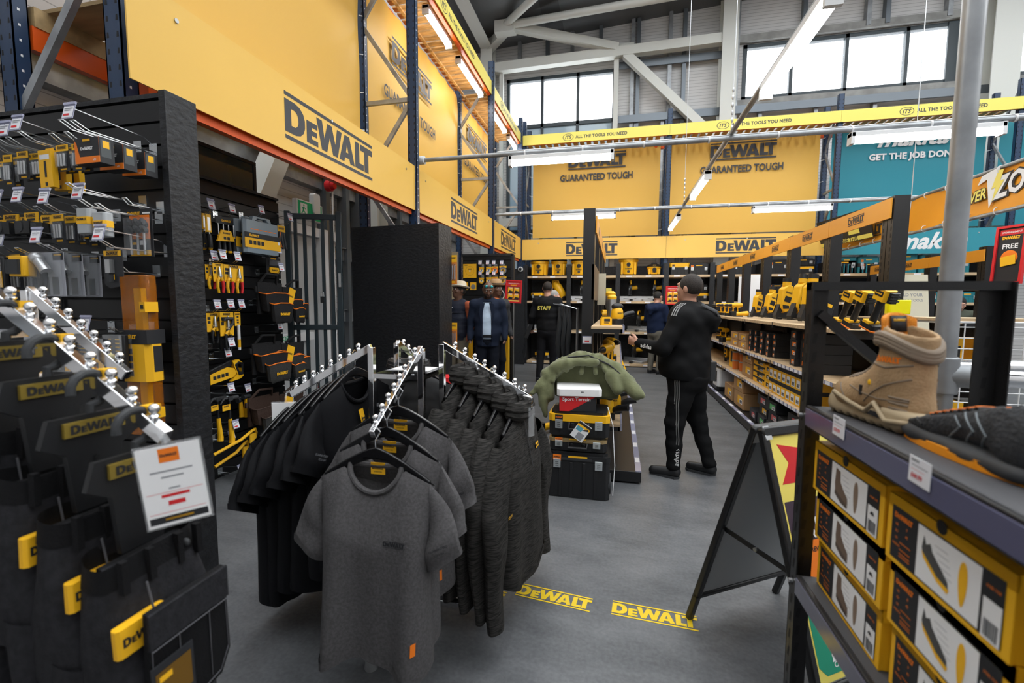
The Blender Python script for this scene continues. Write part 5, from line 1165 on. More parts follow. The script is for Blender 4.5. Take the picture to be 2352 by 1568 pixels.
for k, (y, nm) in enumerate(((5.9, 'nearer'), (6.9, 'farther'))):
    place(t_case, 'small_yellow_case', '%s small yellow case on the plinth of the middle shelving' % nm, 'tool case', (.1, y, .112), PI / 2, None, .5)
place(lambda t: t_box(t, .1, .32, .12, YELP, INK, None), 'yellow_carton', 'yellow carton lying left of the toolbox stack', 'carton', (-.445, 3.85, .101), 0)
# right gondola goods ------------------------------------------------------
RZ = -PI / 2                                # fronts look to -x
G = 'on the top shelf of the right shelving'
for k in range(5): place(t_drill, 'cordless_drill', '%s small yellow drill from the far end %s' % (ORD[k], G), 'drill', (1.66, 8.1 - k * .27, 1.237), PI + .3 * (k % 2), 'drills on the right shelving', .95)
place(t_grinder, 'angle_grinder', 'black grinder between the small drills and the nailers', 'grinder', (1.68, 6.75, 1.237), .4)
for k, u in enumerate((1732, 1757, 1790, 1822, 1848)):
    P = at(u, 732, x=1.7); place(t_nailer, 'cordless_nailer', '%s cordless nailer from the left in the row of five yellow nailers' % ORD[k], 'nailer', None, 0, 'nailers on the right shelving', M=Tr(1.70, P.y, 1.24) @ Rz(PI + .5 - .1 * (k % 3)) @ Ry(-.3 - .08 * (k % 2)) @ S3(*[(.8, .85, 1.0, 1.05, 1.0)[k]] * 3))
for k, u in enumerate((1935, 1962, 2008)):
    P = at(u, 755, x=1.62)
    place(t_wrench, 'impact_wrench', 'yellow headed impact wrench leaning on the right shelving, %s of three' % ('farthest', 'middle', 'nearest')[k], 'impact wrench', (1.62, P.y + .1, 1.24), 0, 'impact wrenches', M=Tr(1.63, P.y + .05, 1.238) @ Rz(-PI / 2 + .25) @ Ry(.36) @ S3(.84, .84, .84))
G = 'on the second shelf of the right shelving'
for k in range(2): place(t_drill, 'cordless_drill', '%s drill %s' % (('farther', 'nearer')[k], G), 'drill', (1.64, 7.95 - k * .35, .857), PI + .4, None, .9)
place(t_grinder, 'angle_grinder', 'yellow grinder ' + G, 'grinder', (1.64, 7.15, .857), .5)
for i, y in enumerate((6.62, 6.22)):
    for j in range(2): place(t_carton, 'cardboard_carton', '%s brown carton, %s pair, %s' % (('lower', 'upper')[j], ('farther', 'nearer')[i], G), 'carton', (1.72, y, .857 + j * .095), RZ, 'brown cartons on the second shelf', w=.36, d=.34, h=.09)
first = None
for c in range(12):
    y = 5.92 - c * .108 if c < 8 else 4.55 - (c - 8) * .16
    big = c >= 8; n = 4 - (c % 3 == 2) if not big else 4
    for j in range(n):
        hh = .062 if not big else .078
        lb = 'small black box with orange label, %s layer, %s column, second right shelf' % (ORD[j], ORD[c])
        M = Tr(1.66 + .03 * (c % 2), y, .857 + j * (hh + .001)) @ Rz(RZ + .05 * ((c * 3 + j) % 3 - 1)) @ S3(1.42 if big else 1, 1, hh / .062)
        if first is None: first = thing('accessory_box', lb, 'box', M=M, group='black boxes on the second shelf'); t_box(first, .1, .2, .062, INK, ORG, WHT)
        else: dup(first, M, lb, 'black boxes on the second shelf')
G = 'on the third shelf of the right shelving'
place(t_nailer, 'cordless_nailer', 'nailer at the far end ' + G, 'nailer', (1.68, 7.55, .527), PI / 2 + .3, None, .7)
place(lambda t: t_box(t, .2, .12, .3, YELP, INK, None), 'tall_yellow_carton', 'tall yellow carton ' + G, 'carton', (1.66, 6.95, .527), RZ)
for k in range(4): place(t_tub, 'screw_tub', '%s tub of the orange stack, %s' % (('front lower', 'front upper', 'rear lower', 'rear upper')[k], G), 'tub', (1.62 if k < 2 else 1.66, 6.7 - (k // 2) * .2, .527 + (k % 2) * .117), 0, 'tubs on the third shelf', 1.1)
for j in range(2): place(t_carton, 'cardboard_carton', '%s brown carton beside the tubs, %s' % (('lower', 'upper')[j], G), 'carton', (1.74, 6.02, .527 + j * .17), RZ, None, w=.42, d=.34, h=.165)
for j in range(5): place(lambda t: t_box(t, .4, .3, .062, YELP, INK, WHT, INK), 'yellow_carton', '%s flat yellow carton from the bottom of its stack, third right shelf' % ORD[j], 'carton', (1.72, 5.55, .527 + j * .066), RZ, 'flat yellow cartons')
for j in range(3): place(lambda t: t_box(t, .16, .2, .08, YELP, INK, WHT), 'yellow_carton', '%s small yellow carton right of the flat yellow stack' % ('bottom', 'middle', 'top')[j], 'carton', (1.66, 5.22, .527 + j * .082), RZ)
first = None
for c in range(7):
    for j in range(2):
        lb = 'yellow and black box with white label, %s row, %s from the left, third shelf' % (('lower', 'upper')[j], ORD[c])
        M = Tr(1.66, 5.03 - c * .118, .527 + j * .141) @ Rz(RZ)
        if first is None: first = thing('screw_box', lb, 'box', M=M, group='screw boxes on the third shelf'); t_box(first, .112, .24, .14, YELP, None, None, INK); mb = MB(); patch(mb, face(0, .05, -.1206), .08, .07, WHT); barcode(mb, face(0, .04, -.121), .06, .03); mb.build('label', first)
        else: dup(first, M, lb, 'screw boxes on the third shelf')
G = 'on the bottom shelf of the right shelving'
place(t_cooler, 'coolbox', 'white and black coolbox ' + G, 'coolbox', (1.72, 7.55, .108), RZ)
for k, (y, z, nm) in enumerate(((6.75, 0, 'leftmost'), (6.2, 0, 'lower right'), (6.25, .2, 'upper'))): place(t_carton, 'cardboard_carton', '%s large brown carton %s' % (nm, G), 'carton', (1.72, y, .11 + z), RZ, None, w=.46, d=.36, h=.195)
COLS = [mat('pink_label', (.6, .12, .12), .5), mat('green_label', (.12, .45, .15), .5), YELP]
first = {}
for c in range(5):
    for j in range((1, 3, 3, 2, 3)[c]):
        m = COLS[(c + j) % 3]; lb = 'black tool box with %s label, %s layer, %s stack, bottom shelf' % (('pink', 'green', 'yellow')[(c + j) % 3], ('lowest', 'middle', 'top')[j], ORD[c])
        M = Tr(1.68 + .02 * (j % 2), 5.55 - c * .3, .11 + j * .111) @ Rz(RZ + .04 * (j - 1))
        if (c + j) % 3 not in first: first[(c + j) % 3] = t = thing('tool_carton', lb, 'box', M=M, group='black cartons on the bottom shelf'); t_box(t, .27, .3, .11, INK, m, WHT)
        else: dup(first[(c + j) % 3], M, lb, 'black cartons on the bottom shelf')
for k, y in enumerate((8.35, 8.9)):
    P = (2.2, y - .2, 1.25); board('white_panel', '%s white upright panel behind the far end of the right shelving' % ('nearer', 'farther')[k], Tr(2.3, 8.6 + k * .6, 1.55) @ Rx(PI / 2), .22, .75, WHT)
place(lambda t: None, 'x', 'x', 'x', (0, 0, 0)) if False else None
# transparent display card and yellow tag on the near post
P = at(2062, 705, y=3.72); t = thing('security_tag', 'bright lemon plastic tag box on the black post of the right shelving', 'tag', Tr(*P).translation); mb = MB(); mb.rbox(-.07, -.03, -.05, .07, .03, .05, .01, mat('lemon_plastic', (.8, .75, .0), .35)); mb.build('tag_body', t, bevel=.006)
P = at(2090, 708, y=3.9); board('display_card', 'tall sloping cream display card beside the lemon tag', Tr(P.x, P.y, P.z) @ Rz(.2) @ Rx(PI / 2 - .12), .27, .5, CREAM, lambda mb, w, h: (put_text(mb, 'BUILD YOUR', Tr(0, .1, 0), w=w * .7, m=GREYTXT), put_text(mb, 'POWER TOOLS', Tr(0, .06, 0), w=w * .7, m=GREYTXT)))

# ================================================================== BACK WALL SHELVES
YS0 = 10.38
bs = thing('display_shelving', 'black shelving with pine shelves along the back under the yellow sign band', 'shelving', (0, 10.38, 0)); I = Tr(0, -10.38, 0)
mb = MB(I); mb.box(-2.1, 11.14, 0, 6.9, 11.17, 2.3, OSB); mb.build('back_panel', bs)
mb = MB(I); mb.box(-2.1, 10.4, 0.0, 6.9, 10.44, .04, STEELBLK); mb.build('plinth', bs)
DX = [-2.1, -1.09, .0, 1.02, 1.95, 3.0, 4.2, 5.3, 6.9]
for x in DX: mb = MB(I); mb.box(x - .05, YS0, 0, x + .05, YS0 + .05, 2.3, OSB); mb.box(x - .015, YS0 + .05, 0, x + .015, 11.14, 2.3, OSB); mb.build('divider', bs)
for i in range(len(DX) - 1):
    for z in (2.045, 1.475, .79, .075):
        if i > 3 and z < .7: pass
        a, b_ = DX[i] + .05, DX[i + 1] - .05; mb = MB(I); mb.box(a, YS0 + .0, z - .05, b_, 11.1, z, WOOD); 
        for q in (.2, .65): patch(mb, frame((a + (b_ - a) * q, YS0 - .001, z - .025), (1, 0, 0), (0, 0, 1)), .12, .03, TICK)
        mb.build('shelf_board', bs)
B = 'on the top back shelf'
def spread(xs, ws):
    """keep a row of goods clear of the dividers and of each other."""
    out = []; last = -9
    for x, w_ in sorted(zip(xs, ws)):
        for _ in range(2):
            x = max(x, last + w_ / 2 + .012)
            for d in DX:
                if abs(x - d) < w_ / 2 + .03: x = d + w_ / 2 + .032 if x > d - w_ * .3 else d - w_ / 2 - .032
        out.append(x); last = x + w_ / 2
    return out
for k, (u, w, h) in enumerate(((1240, .43, .47), (1284, .36, .47), (1331, .38, .47))):
    place(t_vac, 'wet_vac', 'yellow drum vacuum with black lid, %s of three %s' % (('left', 'middle', 'right')[k], B), 'vacuum', (at(u, 620, y=10.68).x, 10.68, 2.047), 0, 'drum vacuums', w=w, h=h)
place(t_vac, 'wet_vac', 'yellow wheeled vacuum right of the middle post ' + B, 'vacuum', (at(1443, 620, y=10.68).x, 10.68, 2.047), 0, None, w=.42, h=.5)
place(t_vac, 'portable_vac', 'small low yellow and black vacuum ' + B, 'vacuum', (at(1502, 620, y=10.68).x, 10.68, 2.047), 0, None, w=.3, h=.26)
cs = [(1559, .4, .28, YEL, 0), (1606, .42, .25, BLK, 0), (1700, .38, .28, YEL, 1), (1745, .4, .3, BLK, 1), (1787, .44, .17, YEL, 1), (1825, .42, .28, BLK, 0), (1862, .42, .22, BLK, 0)]
cx = spread([at(c[0], 620, y=10.65).x for c in cs], [c[1] + .02 for c in cs])
for k, (u, w, h, m, hd) in enumerate(cs): place(t_case, 'tool_case', 'black tool case %s, %s of the row %s' % ('with yellow lid' if m is YEL else 'with dark lid', ORD[k], B), 'tool case', (cx[k], 10.65, 2.047), 0, 'tool cases on the back shelf', lid=m, w=w, h=h)
place(t_case, 'tool_case', 'black tool case stacked on the yellow lidded one by the gondola posts', 'tool case', (cx[4], 10.65, 2.22), 0, None, lid=BLK, h=.14)
tl = [(1935, .36, .34), (1972, .36, .34), (2010, .36, .4), (2050, .4, .36), (2140, .4, .3), (2210, .4, .3), (2255, .36, .26)]
tx = spread([at(c[0], 620, y=10.65).x for c in tl], [c[1] + .02 for c in tl])
for k, (u, w, h) in enumerate(tl): place(t_case, 'tool_case', 'teal tool case, %s from the left %s' % (ORD[k], B), 'tool case', (tx[k], 10.65, 2.047), 0, 'teal cases on the back shelf', lid=TEAL, body=TEAL, w=w, h=h)
B = 'on the second back shelf'
place(t_case, 'tool_case', 'black case with yellow lid behind the staff member ' + B, 'tool case', (at(1235, 680, y=10.6).x, 10.6, 1.477), 0, None, w=.26, h=.2)
t = thing('dust_extractor', 'yellow tilted blower ' + B, 'blower', (at(1282, 690, y=10.6).x, 10.6, 1.477)); mb = MB(); mb.tube([(-.1, 0, .42), (-.03, 0, .34), (.08, 0, .16), (.12, 0, .05)], [.05, .1, .1, .06], YEL, 16); mb.build('body', t); mb = MB(); mb.tube([(-.13, 0, .3), (-.12, -.02, .46), (.0, -.02, .46), (.02, 0, .36)], .02, YEL, 10); mb.build('handle', t); mb = MB(); mb.cyl((.12, -.02, .08), (.16, -.06, .06), .05, BLK, 16); mb.build('port', t)
for (u, z, nm, rz) in ((1334, 1.477, 'second back shelf, half hidden by the tall black post', .2), (1446, 1.477, 'second back shelf, left of the middle bay', .1), (1503, 1.477, 'second back shelf, right of the middle bay', -.1), (1470, .792, 'third back shelf beside the navy hoodie', -.3), (1462, .077, 'lowest back shelf', -.4), (1240, .792, 'third back shelf behind the staff member', .2)):
    place(t_mitre, 'mitre_saw', 'mitre saw on the %s' % nm, 'saw', (at(u, 700, y=10.7).x, 10.7, z), rz, 'mitre saws', .94)
s2 = iter(spread([at(u, 690, y=10.65).x for u in (1612, 1720, 1760, 1805, 1850)], [.42] * 5))
for (u, z, m, nm) in ((1612, 1.477, YEL, 'behind the tracksuit man'), (1720, 1.477, BLK, 'left of the yellow drawer case'), (1760, 1.477, YEL, 'among the gondola posts'), (1805, 1.477, BLK, 'under the wide yellow lid'), (1850, 1.477, BLK, 'farthest right of the black ones')):
    xx = next(s2); place(t_case, 'tool_case', 'tool case on the second back shelf %s' % nm, 'tool case', (xx, 10.65, z), 0, None, lid=m, h=.2, w=.4)
    place(t_case, 'tool_case', 'upper tool case on the second back shelf %s' % nm, 'tool case', (xx, 10.65, z + .202), 0, None, lid=BLK, h=.16, w=.4)
s3 = spread([at(u, 690, y=10.65).x for u in (2000, 2070, 2150, 2200, 2240)], [.4] * 5)
for k, u in enumerate((2000, 2070, 2150, 2200, 2240)): place(t_case, 'tool_crate', 'teal crate on the second back shelf, %s from the left' % ORD[k], 'crate', (s3[k], 10.65, 1.477), 0, 'teal crates', lid=TEAL, body=TEAL, w=.38, h=.2)
for k, (u, m) in enumerate(((1250, YEL), (1345, YEL), (1380, BLK))): place(t_case, 'tool_case', '%s low case on the lowest back shelf left of the middle post' % ORD[k], 'tool case', (at(u, 820, y=10.65).x, 10.65, .077), 0, None, lid=m, h=.2, w=.4)
# side panel with dome camera, disc board
t = thing('black_partition', 'black rough panel closing the left end of the back shelves', 'partition', (-2.2, 10.2, 0)); mb = MB(); mb.box(-.3, 0, 0, .12, .05, 2.2, OSB); mb.build('board', t)
P = at(1196, 618, y=10.19); t = thing('dome_camera', 'white dome camera on the black panel beside the back shelves', 'camera', M=frame(P, (1, 0, 0), (0, 0, 1))); mb = MB(); mb.cyl((0, 0, 0), (0, 0, .03), .055, WHP, 20); mb.build('base', t); mb = MB(); mb.ball((0, 0, .04), .035, BLK, 14); mb.build('lens', t)
YD = 7.6
db = thing('slatwall', 'black slatwall of saw blades behind the two men', 'slatwall', M=Tr(-2.66, YD, 0)); mb = MB(); mb.box(0, .02, 0, .88, .06, 2.22, GROOVE); z = .05
while z < 2.2: mb.box(0, 0, z, .88, .02, min(z + .138, 2.22), SLAT); z += .15
mb.build('slat_panel', db); mb = MB(); mb.box(-.02, -.01, 2.22, .9, .1, 2.26, OSB); mb.build('top_board', db); mb = MB(); mb.box(.88, -.01, 0, .92, .1, 2.24, OSB); mb.build('end_panel', db)
t = board('tan_board', 'bare tan board leaning left of the saw blade wall', Tr(-2.85, 7.55, 1.15) @ Rx(PI / 2), .26, 2.3, mat('tan_board', (.34, .27, .17), .6)); t['category'] = 'board'
def t_disc(t, r=.055, m=YELP):
    mb = MB(); mb.box(-r, 0, r * .7, r, .002, r * 1.25, YELP); mb.build('card', t); mb = MB(); mb.cyl((0, -.004, 0), (0, -.001, 0), r, SILV if m is None else m, 24); mb.cyl((0, -.0045, 0), (0, -.004, 0), r * .55, YELP if m is None else WHT, 18); mb.cyl((0, -.005, 0), (0, -.0045, 0), r * .2, INK, 12); patch(mb, face(0, r * .35, -.0048), r * .7, r * .2, INK); mb.build('disc', t)
def wall3(u, v, pr): return at(u, v, y=YD - pr), Matrix()
t = thing('saw_blade_pack', 'large square yellow saw blade card at the upper left of the blade wall', 'saw blade', M=Tr(*at(1079, 622, y=YD - .05))); mb = MB(); mb.box(-.12, 0, -.12, .12, .002, .12, YELP); put_logo(mb, face(-.07, .1, -.0006), .06); ring = [(math.cos(a) * .08, math.sin(a) * .08) for a in [i * PI / 16 for i in range(32)]]; mb.prism([ring, [(x * .97, y * .97) for x, y in ring]], 0, INKG, face(0, 0, -.0005)); put_logo(mb, face(0, .03, -.0006), .07); patch(mb, face(0, 0, -.0006), .02, .02, WHT); mb.build('card', t)
for r, v in enumerate((621, 645)):
    for c, u in enumerate((1106, 1123, 1137, 1155)):
        P, R = wall3(u, v, .08); t = thing('cutting_disc', 'round disc on the blade wall, %s row, %s from the left' % (('upper', 'second')[r], ORD[c]), 'cutting disc', M=Tr(*P), group='discs on the blade wall'); t_disc(t, (.045, .05, .055, .062)[c], (YELP, YELP, ORG, None)[c])
        hook(Vector((P.x, YD, P.z + .075)), R, .16, True, 'zinc hook with ticket above the %s disc of the %s row' % (ORD[c], ('upper', 'second')[r]))
for k, (u, v) in enumerate(((1068, 657), (1087, 657))): t = thing('saw_blade_pack', 'small square yellow blade card, %s of the pair' % ('left', 'right')[k], 'saw blade', M=Tr(*at(u, v, y=YD - .05))); mb = MB(); mb.box(-.055, 0, -.065, .055, .002, .065, YELP); mb.build('card', t); mb = MB(); mb.cyl((0, -.004, -.01), (0, 0, -.01), .042, SILV, 22); mb.build('blade', t)
P = at(1146, 677, y=YD - .04); t = thing('saw_blade_pack', 'large black and white circular blade behind the jacket man', 'saw blade', M=Tr(*P)); mb = MB(); mb.cyl((0, 0, 0), (0, -.004, 0), .1, WHT, 30); mb.cyl((0, -.0045, 0), (0, -.004, 0), .085, INK, 30); mb.cyl((0, -.005, 0), (0, -.0045, 0), .035, WHT, 20); mb.build('blade', t); mb = MB(); mb.box(.06, 0, -.1, .2, .002, .11, INK); mb.box(.1, -.001, -.08, .19, 0, -.02, YELP); mb.build('card', t)
for k, (u, h) in enumerate(((1072, 1.15), (1098, .5), (1157, .9))): t = thing('long_yellow_box', 'tall yellow box standing behind the men, %s' % ('left', 'middle low', 'right with dark lettering')[k], 'box', M=Tr(at(u, 800, y=7.45).x, 7.45, 0)); mb = MB(); mb.box(-.09, -.06, .0, .09, .06, h, YELP); put_logo(mb, face(0, h * .5, -.061) @ Rz(PI / 2), h * .5, bars=False); mb.build('box', t); mb = MB(); mb.box(-.1, -.07, 0, .1, .07, .12, BLK); mb.build('stand', t)
# far right: second gondola, hanging frame banner, teal aisle
YQ = [7.4, 8.5, 9.6, 10.2]
gondola('gondola', 'second amber headed shelving farther right in front of the teal wall', 4.8, 4.35, YQ, 7.0, 10.2, (1.2, .8), 2.2, (2.0, 2.16), 4.3, -1, back_z=1.25)
mb = MB(); t = thing('hanging_banner', 'amber promotional banner laced between two hung pipes at upper right', 'banner', (4.2, 6.5, 2.7)); I = Tr(-4.2, -6.5, -2.7)
Mx = lambda y, z: I @ frame((4.193, y, z), (0, -1, 0), (0, 0, 1))
mb = MB(I); mb.grid(lambda s, q: (4.2 + .012 * math.sin(s * 40 + 3 * q), 4.6 + s * 6.0, 2.50 + q * .44 - .015 * abs(math.sin(s * 28)) * (1 if q < .5 else -1)), 90, 6, mat('amber_banner_fabric', (.84, .34, .02), .5)); put_logo(mb, frame((4.18, at(1995, 545, x=4.2).y, 2.68), (0, -1, 0), (0, 0, 1)), .85)
M = frame((4.18, at(2295, 440, x=4.2).y, 2.74), (0, -1, 0), (0, 0, 1)); put_text(mb, 'POWER', M @ Tr(-.42, -.03, 0) @ Rz(.08), w=.55, h=.15, m=INK, bold=.09, shear=.2, z=.001); put_text(mb, 'POWER', M @ Tr(-.42, -.03, 0) @ Rz(.08), w=.53, h=.13, m=LEMON, bold=.03, shear=.2, z=.004)
put_text(mb, 'ZONE', M @ Tr(.34, .03, 0) @ Rz(.08), w=.86, h=.28, m=INK, bold=.09, shear=.2, z=.001); put_text(mb, 'ZONE', M @ Tr(.34, .03, 0) @ Rz(.08), w=.82, h=.25, m=WHT, bold=.03, shear=.2, z=.004)
mb.prism([(-.1, -.2), (-.16, .14), (-.3, .1), (-.24, .2), (.02, .24), (.0, .1), (-.04, -.1)], 0, WHT, M, .002); mb.prism([(-.06, -.14), (-.02, .02), (-.08, .01), (0, .2), (.08, .2), (.04, .08), (.1, .08)], 0, LEMON, M, .006); mb.build('fabric', t)
for z in (2.47, 2.97): mb = MB(I); mb.cyl((4.2, 4.4, z), (4.2, 10.3, z), .022, GALV, 12); mb.build('pipe', t)
mb = MB(I)
for k in range(14):
    for z in (2.47, 2.97): mb.tube([(4.2 + .04 * math.cos(a), 4.7 + k * .42, z + (.02 if z < 2.7 else -.02) + .045 * math.sin(a)) for a in [i * PI / 4 for i in range(9)]], .005, WHP, 5)
mb.build('cable_ties', t)
mb = MB(I); mb.cyl((4.2, 8.0, 2.47), (4.2, 8.0, 8.6), .006, SILV, 6); mb.cyl((4.2, 5.0, 2.97), (4.2, 5.0, 8.6), .006, SILV, 6); mb.build('suspension_wires', t)
t = board('event_sign', 'tilted black event poster hung in front of the amber banner', frame((3.95, 9.5, 2.78), (.12, -1, 0), (-.25, 0, 1)), 1.5, .5, INK, lambda mb, w, h: (patch(mb, Tr(0, h * .28, 0), w * .8, h * .2, RED, .001), put_text(mb, 'OPENING EVENT', Tr(0, h * .28, 0), w=w * .6, m=WHT, z=.002), patch(mb, Tr(0, -h * .42, 0), w, h * .14, LEMON, .001), put_text(mb, 'IN STORE THIS', Tr(0, -h * .42, 0), w=w * .5, m=INK, z=.002), patch(mb, Tr(-.35, -.05, 0), .3, .16, LEMON, .001), patch(mb, Tr(.3, -.05, 0), .3, .16, LEMON, .001)))
def promo(mb, w, h):
    patch(mb, Tr(0, 0, 0), w, h, RED, .0006); put_text(mb, 'OPENING EVENT DEAL', Tr(0, h * .4, 0), w=w * .8, m=WHT, z=.0012); put_logo(mb, Tr(0, h * .31, 0), w * .45, YELP, bars=False, z=.0012); patch(mb, Tr(0, -h * .08, 0), w * .92, h * .64, INK, .0012); patch(mb, Tr(0, -h * .45, 0), w * .9, h * .06, LEMON, .0012)
    for i in (-1, 1):
        for j in (-1, 1):
            M = Tr(i * w * .22, -h * .08 + j * h * .155, 0); patch(mb, M, w * .4, h * .28, ORG, .0018); patch(mb, M, w * .36, h * .2, YELP, .0022); put_text(mb, 'FREE', M @ Tr(0, h * .1, 0), h=h * .06, m=WHT, z=.0028); mb.prism([(-.04, -.02), (.03, -.025), (.045, .01), (-.02, .025)], 0, INK, M @ Tr(0, -.03, 0), .003)
t = board('promo_stand', 'red framed FREE offer sign on a floor pole beside the jacket man', frame((-1.66, 7.25, 1.6), (1, 0.0, 0), (0, 0, 1)) @ Rz(-.05), .23, .33, INK, promo, .012, RED); mb = MB(Rz(.05)); mb.cyl((-.0, -.18, -.02), (-.0, -1.59, -.02), .008, SILV, 8); mb.build('pole', t); mb = MB(Rz(.05)); mb.box(-.11, -1.6, -.12, .11, -1.594, .1, SILV); mb.build('base_plate', t)
t = board('promo_sign', 'red framed FREE offer sign on the back shelf behind the tracksuit man', frame(at(1545, 678, y=10.362), (1, 0, 0), (0, 0, 1)), .25, .36, INK, promo, .012, RED)
P = (3.3, 5.0, 1.78); t = board('promo_stand', 'tall narrow red framed FREE offer sign at the far right', frame(at(2318, 585, y=4.8), (.3, -.95, 0), (.05, 0, 1)), .19, .46, INK, lambda mb, w, h: (put_logo(mb, Tr(0, h * .32, 0), w * .7, YELP, bars=False, z=.001), patch(mb, Tr(0, h * .42, 0), w * .9, h * .1, RED, .001), put_text(mb, 'OPENING EVENT', Tr(0, h * .42, 0), w=w * .8, m=WHT, z=.002), put_text(mb, 'FREE', Tr(0, h * .16, 0), w=w * .6, m=WHT, z=.002), mb.ball((0, -h * .05, 0), w * .34, ORG, 14, (1, 1, .02)), mb.prism([(-.05, -.1), (.06, -.08), (.05, .0), (-.06, -.02)], 0, YELP, Matrix(), .009)), .012, RED); mb = MB(); mb.cyl((0, -.3, -.02), (0, -1.84, -.02), .01, SILV, 8); mb.build('pole', t); mb = MB(); mb.box(-.16, -1.856, -.15, .16, -1.85, .15, SILV); mb.build('base_plate', t)
# white mesh basket stand and silver service pole
t = thing('mesh_stand', 'white wire mesh display stand beside the galvanised pole', 'display stand', (1.62, 2.75, 0))
mb = MB()
for k in range(9): mb.cyl((k * .05, 0, .55), (k * .05, 0, 1.32), .003, WHP, 5)
for k in range(14): mb.cyl((0, 0, .58 + k * .055), (.4, 0, .58 + k * .055), .003, WHP, 5)
for y in (0, .3):
    for x in (0, .4): mb.cyl((x, y, 0), (x, y, 1.33), .008, WHP, 8)
for z in (.56, 1.32): mb.tube([(0, 0, z), (.4, 0, z), (.4, .3, z), (0, .3, z), (0, 0, z)], .006, WHP, 6)
mb.build('wire_mesh', t)
for z in (1.06, .72): mb = MB(); mb.box(0, 0, z, .4, .3, z + .01, WHP); mb.build('shelf', t)
mb = MB(); mb.box(-.01, -.0, 1.325, .41, .3, 1.34, WOOD); mb.build('top_board', t)
for k, (x, z, m) in enumerate(((.28, 1.072, YELP), (.1, 1.072, YELP), (.12, .732, YELP), (.27, .732, INK))): place(lambda t: t_box(t, .12, .16, .16, m, INK, None), 'small_carton', '%s small carton inside the white mesh stand' % ('upper right yellow', 'upper left yellow', 'lower yellow', 'lower black')[k], 'carton', (1.62 + x, 2.92, z), 0)
t = thing('scaffold_pole', 'tall galvanised pole with handrail fitting behind the beige boot', 'pole', (.956, 1.6, 0)); mb = MB(); mb.cyl((0, 0, 0), (0, 0, 4.2), .027, GALV, 20); mb.build('upright_tube', t)
mb = MB(); mb.cyl((0, 0, 1.14), (0, 0, 1.25), .036, GALV, 18); mb.cyl((0, -.0, 1.195), (.1, -.03, 1.195), .034, GALV, 18); mb.build('fitting', t, bevel=.004)
mb = MB(); mb.cyl((.06, -.02, 1.195), (1.4, -.42, 1.195), .024, CHROME, 16); mb.build('handrail', t); mb = MB(); mb.cyl((.0, .0, 1.22), (1.6, .25, 1.22), .02, CHROME, 16); mb.build('second_rail', t); mb = MB(); mb.cyl((0, 0, 0), (0, 0, .01), .08, GALV, 18); mb.build('floor_flange', t)

# odds and ends left of the middle shelving
P = at(1308, 705, y=5.6); t = thing('strap_display', 'chrome sloping rack hung with black straps left of the tall black post', 'display stand', (P.x, 5.6, 0)); z = P.z
mb = MB()
for k in range(6): mb.cyl((-.2 + .02 * k, -.02 * k, z + .04), (.1, -.02 * k, z - .02), .004, CHROME, 6)
mb.cyl((.1, .02, z - .02), (.1, -.12, z - .02), .006, CHROME, 6); mb.build('wire_rack', t)
mb = MB(); mb.cyl((.1, 0, 0), (.1, 0, z - .01), .016, SILV, 10); mb.build('post', t); mb = MB(); mb.box(-.1, -.15, 0, .2, .15, .02, BLK); mb.build('base', t)
for k in range(3): mb = MB(); mb.tube([(.0 - .06 * k, -.04, z), (.01 - .06 * k, -.06, z - .2), (-.01 - .06 * k, -.05, z - .45), (.0 - .06 * k, -.04, z - .62)], [.012, .03, .034, .02], BLK2, 8); mb.build('strap', t)
place(t_grinder, 'angle_grinder', 'black and yellow power tool on the floor behind the toolbox stack', 'grinder', (-.62, 4.9, 0), .8, None, 1.6)
# ================================================================== GARMENT RAILS
GREYT = mat('charcoal_marl_jersey', (.082, .079, .081), .85, spec=.12, noise=.16, nscale=120, bump=.15, bscale=260)
BLKT = mat('black_polyester_jersey', (.006, .0062, .0075), .65, spec=.12, noise=.1, nscale=60, bump=.08, bscale=240)
MARL = mat('black_marl_fleece', (.012, .0115, .011), .85, spec=.12, noise=.55, nscale=26, bump=.3, bscale=120, stretch=(1, 1, 9), col2=(.05, .047, .044))
PUFF = mat('black_quilted_nylon', (.012, .012, .013), .42)
TROU = mat('charcoal_work_twill', (.022, .022, .025), .82, spec=.12, noise=.18, nscale=60, bump=.2, bscale=200)
TROUB = mat('black_cordura', (.009, .009, .01), .75, spec=.12, bump=.25, bscale=220)
STITCH = mat('grey_stitching', (.09, .09, .1), .8)
HANGM = mat('gloss_black_hanger', (.008, .008, .009), .22)

